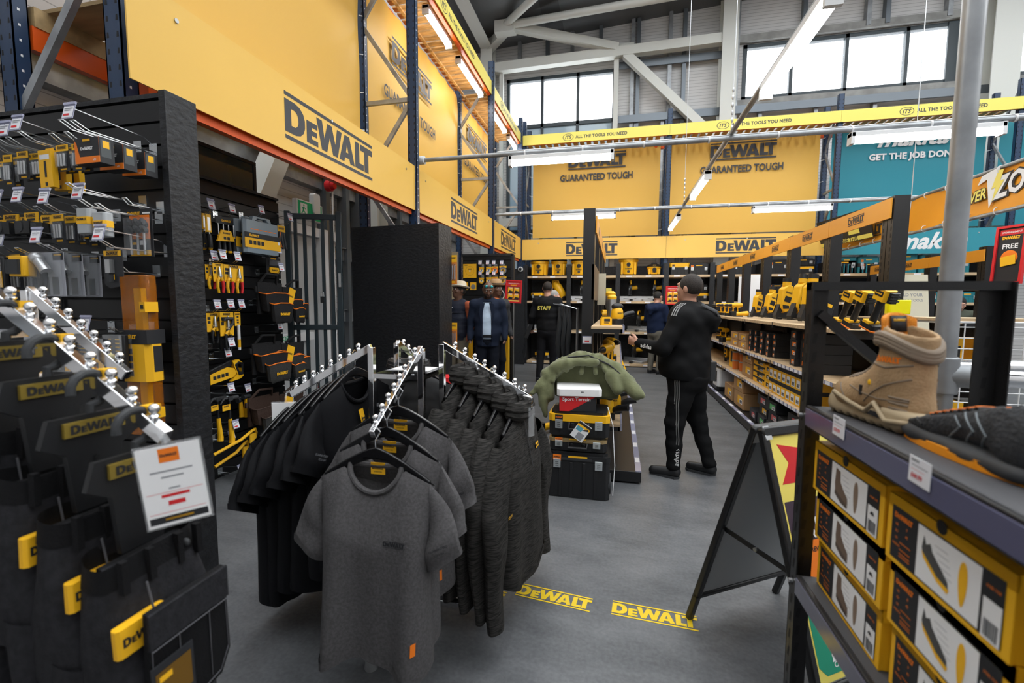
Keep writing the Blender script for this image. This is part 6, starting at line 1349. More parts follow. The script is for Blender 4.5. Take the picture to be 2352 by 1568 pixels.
def conform(mb, fn, build):
    """run build(tmp) in the x,z print plane, then lay it on the surface y = fn(x, z)."""
    tmp = MB(); build(tmp)
    tmp.v = [(x, fn(x, z) - .003 - max(0, -y) * 1.0, z) for x, y, z in tmp.v]; n = len(mb.v)
    mb.v += [tuple(mb.M @ Vector(p)) for p in tmp.v]; mb.f += [[i + n for i in f] for f in tmp.f]; mb.mi += [mb.mid(tmp.mats[k]) for k in tmp.mi]
def garment(t, hw=.245, L=.73, sl=.22, m=GREYT, seed=0, collar='crew', folds=5, dep=.055, amp=.02, spread=.62, label=True):
    r = random.Random(seed); ph = [r.random() * 6.28 for _ in range(6)]; nh = .092; nd = .095 if collar == 'crew' else .03
    def top(x, front):
        z = -.16 * max(0, abs(x) - nh * .8) / hw * .62
        if abs(x) < nh: z -= (nd if front else .018) * math.sqrt(max(0, 1 - (x / nh) ** 2))
        return z
    def fold(x, tt): return amp * tt * (math.sin(x / hw * folds + ph[0]) + .5 * math.sin(x / hw * folds * 1.9 + ph[1] + tt))
    def pt(a, tt):
        c, s_ = math.cos(a), math.sin(a); w = hw * (1 - .05 * tt - .06 * math.sin(PI * min(1, tt * 1.1))); x = w * math.copysign(abs(c) ** .75, c)
        d = (.012 + dep * min(1, tt * 3.2) ** .7) * (1 + .25 * tt); y = d * math.copysign(abs(s_) ** .8, s_) + fold(x, tt) * (1 if s_ < 0 else .8)
        z0 = top(x, s_ < 0); z1 = -L + .014 * math.sin(x / hw * 3 + ph[2]) * 1.6 + .012 * s_
        return (x, y, z0 + (z1 - z0) * tt)
    N, J = 56, 26; mb = MB(); mb.loft([[pt(2 * PI * k / N, j / J) for k in range(N)] for j in range(J + 1)], m, cap=False)
    mb.loft([[(x * 1.004, y * 1.03, z + .028 * q) for x, y, z in [pt(2 * PI * k / N, 1.0) for k in range(N)]] for q in (0, 1)], m, cap=False)
    def surf(x, z):
        tt = min(1, max(0, -z / L)); d = (.012 + dep * min(1, tt * 3.2) ** .7) * (1 + .25 * tt); w = hw * (1 - .05 * tt - .06 * math.sin(PI * min(1, tt * 1.1)))
        return -d * max(0, 1 - min(1, abs(x / w)) ** 2.6) ** .4 + fold(x, tt)
    t['_x'] = 0; body = mb
    # neckline
    ring = []
    for k in range(33):
        x = nh * math.cos(2 * PI * k / 32); fr = math.sin(2 * PI * k / 32) < 0; ring.append((x, (-.022 if fr else .02) * abs(math.sin(2 * PI * k / 32)) ** .7, top(x, fr) + (.0 if collar == 'crew' else .012)))
    cl = MB(); cl.tube(ring, .0095 if collar == 'crew' else .014, m, 8)
    if collar == 'funnel':
        for q, rr_ in ((.02, .022), (.045, .024), (.062, .02)): cl.tube([(x * (1.02 - q), y * 1.5 - .004, z * .5 + q - .01) for x, y, z in ring], rr_, m, 8)
    sls = []
    for s in (-1, 1):
        rings = []; NS = 14; zs = top(hw * .93, True); a0 = Vector((s * hw * .80, 0, top(hw * .8, True) - .075))
        long = sl > .4
        for j in range(NS + 1):
            q = j / NS
            if long:
                p = a0 + Vector((s * .13 * min(1, q * 3.0) ** .7, -.03 * q, -sl * q ** 1.0)); nrm = Vector((1, 0, 0)); up = Vector((0, 0, 1)); dv = Vector((s * .5 * max(0, 1 - q * 3), 0, -1)).normalized()
            else: p = Vector((s * (hw * .93 + spread * .14 * q), -.012 * q, zs - .086 - .17 * q)); dv = Vector((s * (.12 + .38 * q), 0, -.9)).normalized() if q > .01 else Vector((s, 0, 0))
            side = Vector((0, 1, 0)).cross(dv).normalized(); wv = (.088 - .020 * q if not long else .092 - .036 * q); dd = .012 + .022 * min(1, q * 2.5) if not long else .026 + .022 * math.sin(PI * min(1, .25 + q)); wob = .006 * math.sin(q * 9 + ph[3] + s)
            if not long: k1 = min(1, q * 1.6); side = (Vector((0, 0, 1)) * (1 - k1) + Vector((s * .86, 0, .5)) * k1).normalized()
            rings.append([tuple(p + side * (wv * math.cos(2 * PI * k / 20)) + Vector((0, 1, 0)) * (dd * math.sin(2 * PI * k / 20) * (1 + .2 * math.sin(3 * 2 * PI * k / 20 + ph[4] + q * 4)) + wob)) for k in range(20)])
        e = MB(); e.loft(rings, m, cap=False); last = rings[-1]; c = sum((Vector(p) for p in last), Vector()) / 20; pv = (Vector(rings[-2][0]) - Vector(rings[-1][0])).normalized() * (.022 if not long else .05)
        e.loft([[tuple(c + (Vector(p) - c) * 1.04 + pv) for p in last], [tuple(c + (Vector(p) - c) * 1.04) for p in last]], m, cap=False); sls.append(e)
    return body, cl, sls, surf
def finish(t, body, cl, sls, label=True):
    body.build('body', t); cl.build('collar', t)
    for e in sls: e.build('sleeve', t)
    if label: mb = MB(); mb.box(-.026, .012, -.045, .026, .014, -.005, ORG if False else YELP); put_logo(mb, face(0, -.022, .0115), .04); put_text(mb, 'GUARANTEED', face(0, -.036, .0115), w=.03); mb.build('neck_label', t)
    if '_x' in t: del t['_x']
def hanger(M, label, grp, hook_h=.07, w=.19):
    t = thing('coat_hanger', label, 'hanger', M=M, group=grp)
    mb = MB(); pr = [(x * w, -.0 - .10 * abs(x) ** 1.3) for x in [(-1 + i / 10) for i in range(21)]]
    mb.prism([(x, z + .012) for x, z in pr] + [(x, z - .014 - .012 * (1 - abs(x / w))) for x, z in pr[::-1]], .012, HANGM, face(0, .02, .006)); mb.build('shoulder_bar', t, bevel=.003)
    mb = MB(); mb.tube([(0, 0, .03), (0, 0, .055), (.014, 0, .062 + hook_h * .3), (.018, 0, hook_h + .03), (0, 0, hook_h + .048), (-.016, 0, hook_h + .035)], .0024, CHROME, 6); mb.build('hook', t)
    return t
def arm(t, p, q, n, first=.1):
    """sloping chrome arm with ball-topped pins."""
    p, q = Vector(p), Vector(q); mb = MB(); mb.beam(p, q, .02, .03, CHROME); d = (q - p)
    mb.build('arm', t, bevel=.002)
    for k in range(n):
        c = p + d * (first + (1 - first) * (k + .5) / n) + Vector((0, 0, .014)); b = MB(); b.tube([c, c + Vector((0, 0, .008)), c + Vector((0, 0, .012)), c + Vector((0, 0, .018))], [.006, .006, .01, .004], CHROME, 10); b.ball(c + Vector((0, 0, .026)), .0105, CHROME, 14); b.build('pin', t)
def rail(name, label, posts, arms, base_c, grp=None):
    t = thing(name, label, 'garment rail', (base_c[0], base_c[1], 0)); I = Tr(-base_c[0], -base_c[1], 0)
    for x, y, z in posts: mb = MB(I); mb.box(x - .0125, y - .0125, .05, x + .0125, y + .0125, z, CHROME); mb.build('post', t, bevel=.0015)
    z = posts[0][2] - .12; P = [(p[0], p[1]) for p in posts]; mb = MB(I)
    for zz in (z, .09):
        mb = MB(I)
        for i in range(len(P)):
            a, b_ = P[i], P[(i + 1) % len(P)]; mb.beam((*a, zz), (*b_, zz), .02, .02, CHROME)
        mb.build('cross_rail', t)
    for a in arms: arm(t, I @ Vector(a[0]), I @ Vector(a[1]), a[2])
    for dx, dy in ((1, 0), (-1, 0), (0, 1), (0, -1)):
        mb = MB(I); c = Vector((base_c[0], base_c[1], .06)); e = c + Vector((dx, dy, 0)) * .37; mb.beam(c, e, .035, .025, CHROME); mb.build('foot_bar', t, bevel=.002)
        mb = MB(I); mb.cyl(e - Vector((dx * .02, dy * .02, .0)), e - Vector((dx * .02, dy * .02, .06)), .02, SILV, 12, r2=.026); mb.build('levelling_foot', t)
    return t
PL, PB_, PF, PR = (-1.003, 1.71, 1.215), (-1.0, 1.932, 1.215), (-.781, 1.717, 1.215), (-.775, 1.929, 1.215)
EL, EF, ER, EB = (-1.40, 1.71, .995), (-.781, 1.325, .965), (-.365, 1.929, .985), (-1.0, 2.33, .99)
rail('garment_rail', 'chrome four-way garment rail hung with shirts and hooded tops', [PL, PB_, PR, PF], [(PL, EL, 8), (PF, EF, 8), (PR, ER, 8), (PB_, EB, 7)], (-.89, 1.82))
def onarm(p, q, s): return Vector(p).lerp(Vector(q), s)
# grey T-shirts on the front arm
SX = 'charcoal grey T-shirt'
for k, (s, dz) in enumerate(((1.0, 0), (.8, .0), (.58, .0))):
    p = onarm(PF, EF, s) + Vector((.012, -.0, -.085)); nm = ('front, with dark chest logo', 'second behind the front one', 'third back, partly covered', 'rearmost, beside the chrome post')[k]
    M = Tr(*p) @ Rz((.04, -.03, .02, .0)[k]); t = thing('t_shirt', '%s on the front arm of the rail, %s' % (SX, nm), 't-shirt', M=M @ Tr(0, 0, -.008), group='grey T-shirts'); b, c, sl, sf = garment(t, .205, .655, .2, GREYT, 3 + k, folds=4.6, amp=.036, spread=.34, dep=.06)
    if k == 0:
        conform(b, sf, lambda m: put_logo(m, face(.095, -.235, 0), .075, INK, bars=True))
    sv = MB(); sls = sl[1]; 
    put_text(sls, 'GUARANTEED', frame(Vector((.235, -.05, -.24)), (1, 0, .5), (0, -.2, 1)), w=.07, m=INK, z=.012); put_text(sls, 'TOUGH', frame(Vector((.238, -.05, -.257)), (1, 0, .5), (0, -.2, 1)), w=.037, m=INK, z=.012)
    conform(b, lambda x, z: sf(x, z), lambda m: patch(m, face(.165, -.56, 0), .012, .04, ORG)); finish(t, b, c, sl)
    hanger(M @ Tr(0, .0, .012), 'black hanger inside the %s grey T-shirt' % ('front', 'second', 'third', 'rearmost')[k], 'shirt hangers', .055)
# black polos on the left arm, faces to +x
for k in range(6):
    s = .2 + k * .155; p = onarm(PL, EL, s) + Vector((0, 0, -.085)); M = Tr(*p) @ Rz(PI / 2 - .12 + .03 * (k % 3)); nm = ('nearest the posts, with a long yellow strip', 'second from the posts', 'third from the posts', 'fourth from the posts', 'fifth from the posts', 'outermost on the arm')[k]
    t = thing('sports_shirt', 'black sports shirt on the left arm, %s' % nm, 't-shirt', M=M @ Tr(0, 0, -.008), group='black sports shirts'); b, c, sl, sf = garment(t, .235, .76, .27, BLKT, 20 + k, folds=4, amp=.02, dep=.045, spread=.55)
    if k == 0:
        conform(b, sf, lambda m: put_logo(m, face(.08, -.13, 0), .05, GREYTXT)); conform(b, sf, lambda m: (patch(m, face(-.02, -.2, 0) @ Rz(.12), .028, .16, YELP), put_logo(m, face(-.02, -.2, 0) @ Rz(.12 + PI / 2), .1, INK, bars=False, z=.002)))
    put_text(sl[0], 'GUARANTEED', frame(Vector((-.27, -.05, -.24)), (1, 0, -.5), (0, -.2, 1)), w=.07, m=GREYTXT, z=.012); put_text(sl[0], 'TOUGH', frame(Vector((-.27, -.05, -.256)), (1, 0, -.5), (0, -.2, 1)), w=.04, m=GREYTXT, z=.012)
    conform(b, sf, lambda m: patch(m, face(-.19, -.6, 0), .008, .03, YELP)); finish(t, b, c, sl, False)
    hanger(M @ Tr(0, 0, .012), 'gloss black hanger on the left arm, inside the %s sports shirt' % ('first', 'second', 'third', 'fourth', 'fifth', 'outermost')[k], 'shirt hangers', .055)
# marl hoodies on the right arm
for k in range(5):
    s = .26 + k * .155; p = onarm(PR, ER, s) + Vector((0, 0, -.085)); M = Tr(*p) @ Rz(PI / 2 - .1 - .01 * k); nm = ('nearest the posts', 'second from the posts', 'third from the posts', 'fourth from the posts', 'outermost, with half zip in view')[k]
    t = thing('hooded_top', 'black marl hooded top on the right arm, %s' % nm, 'hooded top', M=M @ Tr(0, 0, -.01), group='marl hooded tops'); b, c, sl, sf = garment(t, .225, .70, .66, MARL, 40 + k, 'funnel', folds=4, amp=.014, dep=.05)
    conform(b, sf, lambda m: patch(m, face(0, -.13, 0), .006, .2, INK)); 
    if k == 4: conform(b, sf, lambda m: (patch(m, face(.09, -.16, 0), .05, .022, YELP), put_logo(m, face(.09, -.16, 0), .045, INK, bars=False, z=.001)))
    put_text(sl[0], 'TECH', frame(Vector((-.30, -.075, -.33)), (1, 0, 0), (0, 0, 1)), w=.04, m=YELP, z=.004); finish(t, b, c, sl, False)
    hanger(M @ Tr(0, 0, .012), 'black hanger on the right arm, inside the %s hooded top' % ('first', 'second', 'third', 'fourth', 'outermost')[k], 'shirt hangers', .055)
# quilted jackets on the far arm
for k in range(2):
    p = onarm(PB_, EB, .3 + .4 * k) + Vector((.0, 0, -.09)); M = Tr(*p) @ Rz(.1); t = thing('quilted_jacket', 'black quilted jacket on the far arm of the rail, %s' % ('nearer one', 'farther one')[k], 'jacket', M=M); b, c, sl, sf = garment(t, .26, .66, .6, PUFF, 60 + k, 'funnel', folds=2, amp=.006, dep=.06)
    for e in [b] + sl: e.v = [(x, y * (1 + .22 * abs(math.sin(z * 46))), z) for x, y, z in e.v]
    finish(t, b, c, sl, False); hanger(M @ Tr(0, 0, .02), 'black hanger inside the %s quilted jacket' % ('nearer', 'farther')[k], 'shirt hangers', .06)
for (P, sz, nm, rz) in (((-.88, 1.86, 1.12), (.16, .11), 'white paper notice lying on top of the chrome rail', 0), ):
    t = thing('paper_notice', nm, 'notice', M=Tr(*P)); mb = MB(); mb.box(-.09, -.06, -.013, .09, .06, -.010, WHT); mb.box(-.095, -.065, -.016, .095, .065, -.013, GLASSY); mb.build('sheet', t)
t = thing('ticket_holder', 'blank white ticket hanging from the end of the left arm', 'ticket', M=Tr(-1.4, 1.67, .985) @ Rz(.5)); mb = MB(); mb.box(-.055, -.002, -.16, .055, .002, -.02, WHT); mb.box(-.058, .002, -.165, .058, .004, -.015, GLASSY); mb.build('card', t); mb = MB(); mb.tube([(0, 0, -.02), (0, .0, .0), (.0, .03, .02)], .004, GLASSY, 6); mb.build('hook', t)
t = thing('ticket_holder', 'clear ticket holder on the outer end of the right arm', 'ticket', M=Tr(-.352, 1.90, .985) @ Rz(1.1)); mb = MB(); mb.box(-.02, -.002, -.16, .02, .001, -.03, GLASSY); mb.build('card', t); mb = MB(); mb.tube([(0, 0, -.04), (0, 0, .01), (-.02, .03, .02)], .005, CHROME, 6); mb.build('hook', t)
# trousers on the near left rail
TP, TE = Vector((-1.62, .7, 1.611)), Vector((-.865, .7, 1.132))
rail('garment_rail', 'chrome garment rail at the left edge hung with work trousers', [(-1.62, .94, 1.43), (-1.86, .94, 1.43), (-1.86, .7, 1.43), (-1.62, .7, 1.61)], [(TP, TE, 13), ((-1.62, .94, 1.43), at(292, 862, y=.97), 7)], (-1.74, .82))
def trousers(t, seed, logo=True):
    r = random.Random(seed); ph = [r.random() * 6 for _ in range(5)]
    def ring(z, hw, d, xo=0, n=36, am=.008):
        return [(xo + hw * math.copysign(abs(math.cos(a)) ** .7, math.cos(a)), d * math.copysign(abs(math.sin(a)) ** .8, math.sin(a)) + am * math.sin(3 * a + ph[0] + z * 9) + am * math.sin(z * 24 + ph[1] + 2 * a), z + .006 * math.sin(2 * a + ph[2])) for a in [2 * PI * k / n for k in range(n)]]
    mb = MB(); mb.loft([ring(0, .115, .05, am=.007), ring(-.045, .12, .056, am=.007)], TROUB, cap=False)
    for x in (-.09, -.03, .04, .09): mb.box(x - .007, -.068, -.055, x + .007, -.052, .008, TROUB)
    mb.ball((.06, -.06, -.022), .009, BLK2, 10); mb.build('waistband', t)
    mb = MB(); mb.loft([ring(-.045, .118, .056), ring(-.12, .128, .07), ring(-.22, .13, .085), ring(-.32, .125, .09)], TROU, cap=False); mb.tube([(-.05, -.07, -.05), (-.046, -.085, -.14), (-.05, -.095, -.24)], .0025, STITCH, 5); mb.build('seat', t)
    for s in (-1, 1):
        mb = MB(); yo = s * .042; rg = lambda z, hw, d: [(x + .012 * s, y + yo, zz) for x, y, zz in ring(z, hw, d)]
        mb.loft([rg(-.27, .12, .05), rg(-.4, .122, .046), rg(-.62, .112, .042), rg(-.85, .104, .04), rg(-.99, .1, .04)], TROU, cap=False)
        mb.box(-.075, yo - .052, -.8, .095, yo - .044, -.54, TROUB); mb.build('leg', t)
        if s < 0: continue
        mb = MB(); pk = [(-.1, 0), (.1, .0), (.112, -.2), (.085, -.245), (-.03, -.262), (-.1, -.2)]; Mk = Tr(.012, -.098, -.09) @ Rx(.06) @ FR
        mb.prism(pk, .014, TROUB, Mk); mb.prism([(-.103, -.07), (.105, -.07), (.103, .0), (-.102, .0)], .006, TROU, Mk, .0145)
        for a, b_ in zip(pk[1:], pk[2:] + [pk[0]]): mb.tube([Mk @ Vector((a[0] * .94, a[1] * .96, .015)), Mk @ Vector((b_[0] * .94, b_[1] * .96, .015))], .0015, STITCH, 5)
        for x in (-.03, .05): mb.tube([Mk @ Vector((x, -.075, .016)), Mk @ Vector((x + .004, -.23, .016))], .0014, STITCH, 5)
        mb.tube([Mk @ Vector((-.1, -.074, .021)), Mk @ Vector((.103, -.074, .021))], .0016, STITCH, 5); mb.build('holster_pocket', t, bevel=.003)
    mb = MB(); put = Tr(-.12, -.09, -.01) @ FR
    if logo: mb.rbox(-.13, -.082, -.16, -.02, -.06, -.105, .006, YELP); put_logo(mb, face(-.075, -.132, -.0825), .09, bars=False); mb.build('waist_badge', t, bevel=.002)
    mb = MB(); M = Tr(.0, -.115, -.29) @ Rz(.0) @ FR; mb.box(-.1, -.124, -.42, -.0, -.121, -.19, INK); patch(mb, Tr(-.05, -.1246, -.24) @ FR, .085, .07, mat('dark_amber_print', (.14, .07, .006), .5)); patch(mb, Tr(-.05, -.1246, -.35) @ FR, .075, .1, WHT); barcode(mb, Tr(-.038, -.125, -.35) @ FR @ Rz(PI / 2), .07, .03); patch(mb, Tr(-.07, -.1252, -.22) @ FR, .03, .012, YELP); mb.build('swing_ticket', t)
    mb = MB(); mb.box(.07, -.107, -.44, .1, -.098, -.40, YELP); put_text(mb, 'STRETCH', face(.04, -.5, -.1045) @ Rz(.6), w=.09, m=ORG, z=.0012); patch(mb, face(.04, -.5, -.1035) @ Rz(.6), .11, .03, INK); mb.build('leg_badge', t)
def clip_hanger(M, label):
    t = thing('clip_hanger', label, 'hanger', M=M, group='trouser hangers')
    mb = MB(); mb.prism([(-.075, 0), (.075, 0), (.09, -.05), (.05, -.075), (.04, -.19), (-.04, -.19), (-.05, -.075), (-.09, -.05)], .012, BLK, face(0, .06, .006)); mb.box(-.055, -.0125, .022, .055, -.006, .05, mat('dull_gold_print', (.2, .14, .02), .5)); put_logo(mb, face(0, .036, -.013), .09, INK, bars=False); mb.cyl((0, -.009, -.03), (0, -.006, -.03), .005, GROOVE, 8); mb.build('hanger_body', t, bevel=.003)
    mb = MB(); mb.tube([(0, 0, .06), (.0, 0, .075)] + [(.033 * math.sin(a), 0, .108 - .033 * math.cos(a)) for a in [PI * (.12 + i / 9 * 1.45) for i in range(10)]], .0085, BLK2, 10); mb.build('hook', t)
    mb = MB(); mb.box(.02, -.012, .12, .045, .012, .145, YELP); mb.build('size_marker', t); return t
for k in range(4):
    s = .93 - k * .145; p = TP.lerp(TE, s); M = Tr(p.x, p.y - .02, p.z - .118) @ Rz(PI / 2 - .04 + .05 * k); nm = ('front pair at the end of the arm', 'second pair from the end', 'third pair from the end', 'rearmost pair near the picture edge')[k]
    clip_hanger(M, 'black clip hanger holding the %s' % nm)
    t = thing('work_trousers', 'charcoal work trousers with holster pockets, %s' % nm, 'trousers', M=M @ Tr(0, 0, -.125) @ Ry(.03 * (k - 1)) @ S3(.8, .9, 1), group='work trousers'); trousers(t, 80 + k, k < 3)
P = at(400, 1112, y=.64); t = thing('price_sign', 'white acrylic price sign clipped to the end of the trouser arm', 'price sign', M=Tr(-.815, .67, 1.055) @ Rz(.72) @ Ry(-.10) @ S3(.88, .88, .95)); mb = MB(); mb.box(-.06, -.003, -.085, .06, .003, .085, GLASSY); mb.box(-.056, -.0045, -.081, .056, -.0031, .081, WHT); F = lambda x, z: face(x, z, -.0047)
patch(mb, F(0, .062), .036, .028, ORG); put_logo(mb, F(0, .062), .03, bars=False)
for z, w_ in ((.03, .075), (.018, .04), (-.006, .02)): patch(mb, F(0, z), w_, .003, GREYTXT)
patch(mb, F(0, -.02), .05, .006, RED); patch(mb, F(0, -.013), .1, .0008, RED); patch(mb, F(0, -.036), .03, .009, RED); patch(mb, F(0, -.054), .1, .0008, RED); patch(mb, F(0, -.068), .104, .014, INK); patch(mb, F(0, -.068), .05, .004, YELP); mb.build('sign_card', t)
mb = MB(); mb.tube([(0, 0, .085), (-.01, .01, .11), (-.03, .03, .115)], .008, GLASSY, 8); mb.build('clip', t)
# ================================================================== PEOPLE (local: facing -y, their left is +x, feet at z=0, 1.75 m)
def V3(*a): return np.array(a, float)
def hand(s, wr, d, up, side):
    """palm, four unequal curled fingers and a thumb leaving the side of the palm."""
    wr = V3(*wr); d = V3(*d); d /= np.linalg.norm(d); up = V3(*up); up -= d * (up @ d); up /= np.linalg.norm(up); sd = np.cross(d, up) * side
    s.cone(wr - d * .01, wr + d * .03, .026, .03, .01, (up, .7)); s.cone(wr + d * .03, wr + d * .085, .034, .037, .012, (up, .5))
    for i, (o, L) in enumerate(((-.03, .068), (-.01, .078), (.01, .074), (.029, .058))):
        a = wr + d * .085 + sd * o; b = a + d * L * .5 - up * .010; c = b + d * L * .36 - up * .028
        s.cone(a - d * .012, b, .0098, .0092, .003); s.cone(b, c, .0092, .0078, .003)
    a = wr + d * .03 - sd * .03; b = a + d * .035 - sd * .022 - up * .006; s.cone(a, b, .014, .0115, .006); s.cone(b, b + d * .032 - sd * .004 - up * .008, .011, .0088, .003)
def person(name, label, pos, rz, H=1.75, fat=1.0, skin=SKIND, top=None, low=None, shoe=BLK, hair=HAIRB, arms=None, hd=(0, 0, 0), open_front=False, shirt=None, hem=.80, collar=True, stance=.1, face=True, bald=False, beard=False, rip=.004, feet=(.0, .0), seed=0, vest=None, hood=False, haircut=1.64, cuffs=True):
    sc = H / 1.75; t = thing(name, label, 'person', M=Tr(*pos) @ Rz(rz) @ S3(sc, sc, sc))
    if arms is None: arms = ([(-.20, .0, 1.42), (-.255, .02, 1.13), (-.26, -.06, .88)], [(.20, .0, 1.42), (.255, .02, 1.13), (.26, -.06, .88)])
    Rh = (Matrix.Translation((0, .0, 1.5)) @ Euler(hd).to_matrix().to_4x4() @ Matrix.Translation((0, 0, -1.5)))
    def h3(x, y, z): v = Rh @ Vector((x, y, z)); return (v.x, v.y, v.z)
    rot = Euler(hd).to_matrix()
    s = SDF((-.5, -.5, .84), (.5, .35, 1.80), .0068)
    s.cone((0, .01, 1.38), h3(0, .0, 1.53), .062, .056, .03); s.ell(h3(0, .005, 1.655), (.078, .098, .1), .02, rot); s.ell(h3(0, -.03, 1.6), (.062, .068, .082), .03, rot); s.ell(h3(0, -.068, 1.555), (.032, .028, .026), .025, rot)
    s.cone(h3(0, -.094, 1.655), h3(0, -.112, 1.617), .009, .014, .012); s.ell(h3(-.012, -.1, 1.613), (.010, .011, .009), .008, rot); s.ell(h3(.012, -.1, 1.613), (.010, .011, .009), .008, rot)
    s.cone(h3(-.04, -.086, 1.676), h3(.04, -.086, 1.676), .011, .011, .012)
    for q in (-1, 1):
        s.ell(h3(q * .031, -.098, 1.655), (.016, .014, .011), .008, rot, 'sub'); s.ell(h3(q * .08, .008, 1.64), (.011, .02, .032), .006, rot); s.ell(h3(q * .045, -.07, 1.62), (.022, .02, .02), .015, rot)
    s.cone(h3(-.02, -.096, 1.588), h3(.02, -.096, 1.588), .0085, .0085, .006); s.cone(h3(-.018, -.093, 1.577), h3(.018, -.093, 1.577), .0095, .0095, .006)
    s.cone((0, .01, 1.0), (0, .01, 1.36), .1, .1, .05, ((0, 1, 0), .7))
    for k, a in enumerate(arms):
        s.cone((np.sign(a[0][0]) * .1, 0, 1.38), a[0], .05, .045, .03); s.cone(a[0], a[1], .042, .036, .02); s.cone(a[1], a[2], .036, .026, .02)
        d = V3(*a[2]) - V3(*a[1]); d /= np.linalg.norm(d); hand(s, V3(*a[2]), d, (V3(-1 if k else 1, 0, 0) * 1.0 + V3(0, .4, 0)) * -1 if len(a) < 4 else a[3], -1 if k else 1)
    mb = MB(); s.into(mb, skin)
    if face:
        for q in (-1, 1): mb.ball(h3(q * .031, -.087, 1.655), .0105, WHP, 10); mb.ball(h3(q * .031, -.0945, 1.655), .0052, BLK, 8)
        mb.tube([h3(-.02, -.106, 1.583), h3(0, -.108, 1.582), h3(.02, -.106, 1.583)], .0028, mat('dark_lip', (.09, .03, .025), .5), 6)
        for q in (-1, 1): mb.tube([h3(q * .015, -.1, 1.676), h3(q * .03, -.1, 1.681), h3(q * .048, -.088, 1.676)], .004, HAIRB, 6)
    mb.build('body', t, smooth=80)
    if hair:
        g = SDF((-.3, -.3, 1.45), (.3, .3, 1.83), .008); g.ell(h3(0, .012, 1.665), (.084, .1, .1), .01, rot); n = rot @ Vector((0, -.75, -.66)); p = h3(0, -.06, haircut); g.cut(p, n)
        if beard: g.ell(h3(0, -.035, 1.572), (.066, .072, .055), .01, rot); n2 = rot @ Vector((0, -.2, 1)); 
        mb = MB(); g.into(mb, hair); mb.build('hair', t, smooth=80)
    elif beard:
        g = SDF((-.3, -.3, 1.4), (.3, .3, 1.7), .007); g.ell(h3(0, -.033, 1.585), (.066, .072, .07), .01, rot); g.cut(h3(0, 0, 1.6), rot @ Vector((0, .35, 1))); g.cone(h3(-.018, -.11, 1.582), h3(.018, -.11, 1.582), .012, .012, 0, None, 'sub'); mb = MB(); g.into(mb, HAIRB); mb.build('beard', t, smooth=80)
    def torso(g, ex, to=1.46, lo=None):
        f = fat; b = max(0, fat - 1)
        g.cone((0, .01, 1.36), (0, .0, 1.18), .128 * f + ex, .125 * f + ex, .04, ((1, 0, 0), 1.28)); g.cone((0, -.02 * b * 4, 1.2), (0, -.035 * b * 3, 1.0), .12 * f + ex, .125 * f + ex + b * .10, .06, ((1, 0, 0), 1.22)); g.cone((0, -.01, 1.02), (0, .0, .84), .125 * f + ex, .128 * f + ex, .05, ((1, 0, 0), 1.2))
        g.cone((-.16 * min(f, 1.15), .01, 1.41), (.16 * min(f, 1.15), .01, 1.41), .068 + ex, .068 + ex, .05); g.cone((-.06, .01, 1.44), (.06, .01, 1.44), .06 + ex, .06 + ex, .04)
    if low is not None:
        g = SDF((-.42, -.35, .04), (.42, .35, 1.05), .0105); g.cone((0, 0, .98), (0, .01, .88), .118 * fat, .13 * fat, .05, ((1, 0, 0), 1.2))
        for q in (-1, 1): x = q * stance; fy = feet[0] if q < 0 else feet[1]; g.cone((q * .08, .01, .9), (x, -.02 + fy * .5, .5), .098 * fat, .07 * (fat * .5 + .5), .03); g.cone((x, -.02 + fy * .5, .5), (x * 1.05, .015 + fy, .1), .068 * (fat * .5 + .5), .055, .03)
        g.wobble(rip, 34, seed, (.4, .4, 1)); g.cut((0, 0, .055), (0, 0, -1)); g.cut((0, 0, .99), (0, 0, 1)); mb = MB(); g.into(mb, low); mb.build('trousers', t, smooth=80)
        for q in (-1, 1):
            x = q * stance * 1.05; fy = feet[0] if q < 0 else feet[1]; g = SDF((x - .09, fy - .24, -.01), (x + .09, fy + .12, .17), .0075); g.cone((x, fy + .03, .05), (x + q * .02, fy - .15, .035), .045, .042, .02, ((0, 0, 1), 1)); g.cone((x, fy + .03, .06), (x, fy + .02, .11), .045, .042, .02); g.cut((0, 0, .0), (0, 0, -1)); mb = MB(); g.into(mb, shoe); sh = mb.build('shoe', t, smooth=80)
            mb = MB(); mb.rbox(x - .043 + q * .008, fy - .188, 0, x + .043 + q * .008, fy + .07, .02, .03, BLK2 if shoe is BLK else WHP); mb.build('sole', sh)
    if shirt is not None:
        g = SDF((-.4, -.4, .85), (.4, .3, 1.55), .0105); torso(g, -.004); g.cut((0, 0, .9), (0, 0, -1)); g.cone((0, .01, 1.40), (0, -.0, 1.56), .058, .062, 0, None, 'sub'); mb = MB(); g.into(mb, shirt)
        for z in (1.38, 1.3, 1.22, 1.14, 1.06): mb.ball((0, -.137 * fat - (.02 if z < 1.2 else 0), z), .006, WHP, 8)
        mb.build('shirt', t, smooth=80)
        mb = MB()
        for q in (-1, 1): mb.add([(q * .055, -.03, 1.5), (q * .012, -.095, 1.44), (q * .045, -.115, 1.40), (q * .085, -.06, 1.46)], [(0, 1, 2, 3)], shirt)
        mb.build('collar', t, solid=.005)
        mb = MB(); mb.lathe([(.152 * fat, .93), (.154 * fat, .97)], BLK, 28, S3(1.18, .98, 1)); mb.build('belt', t)
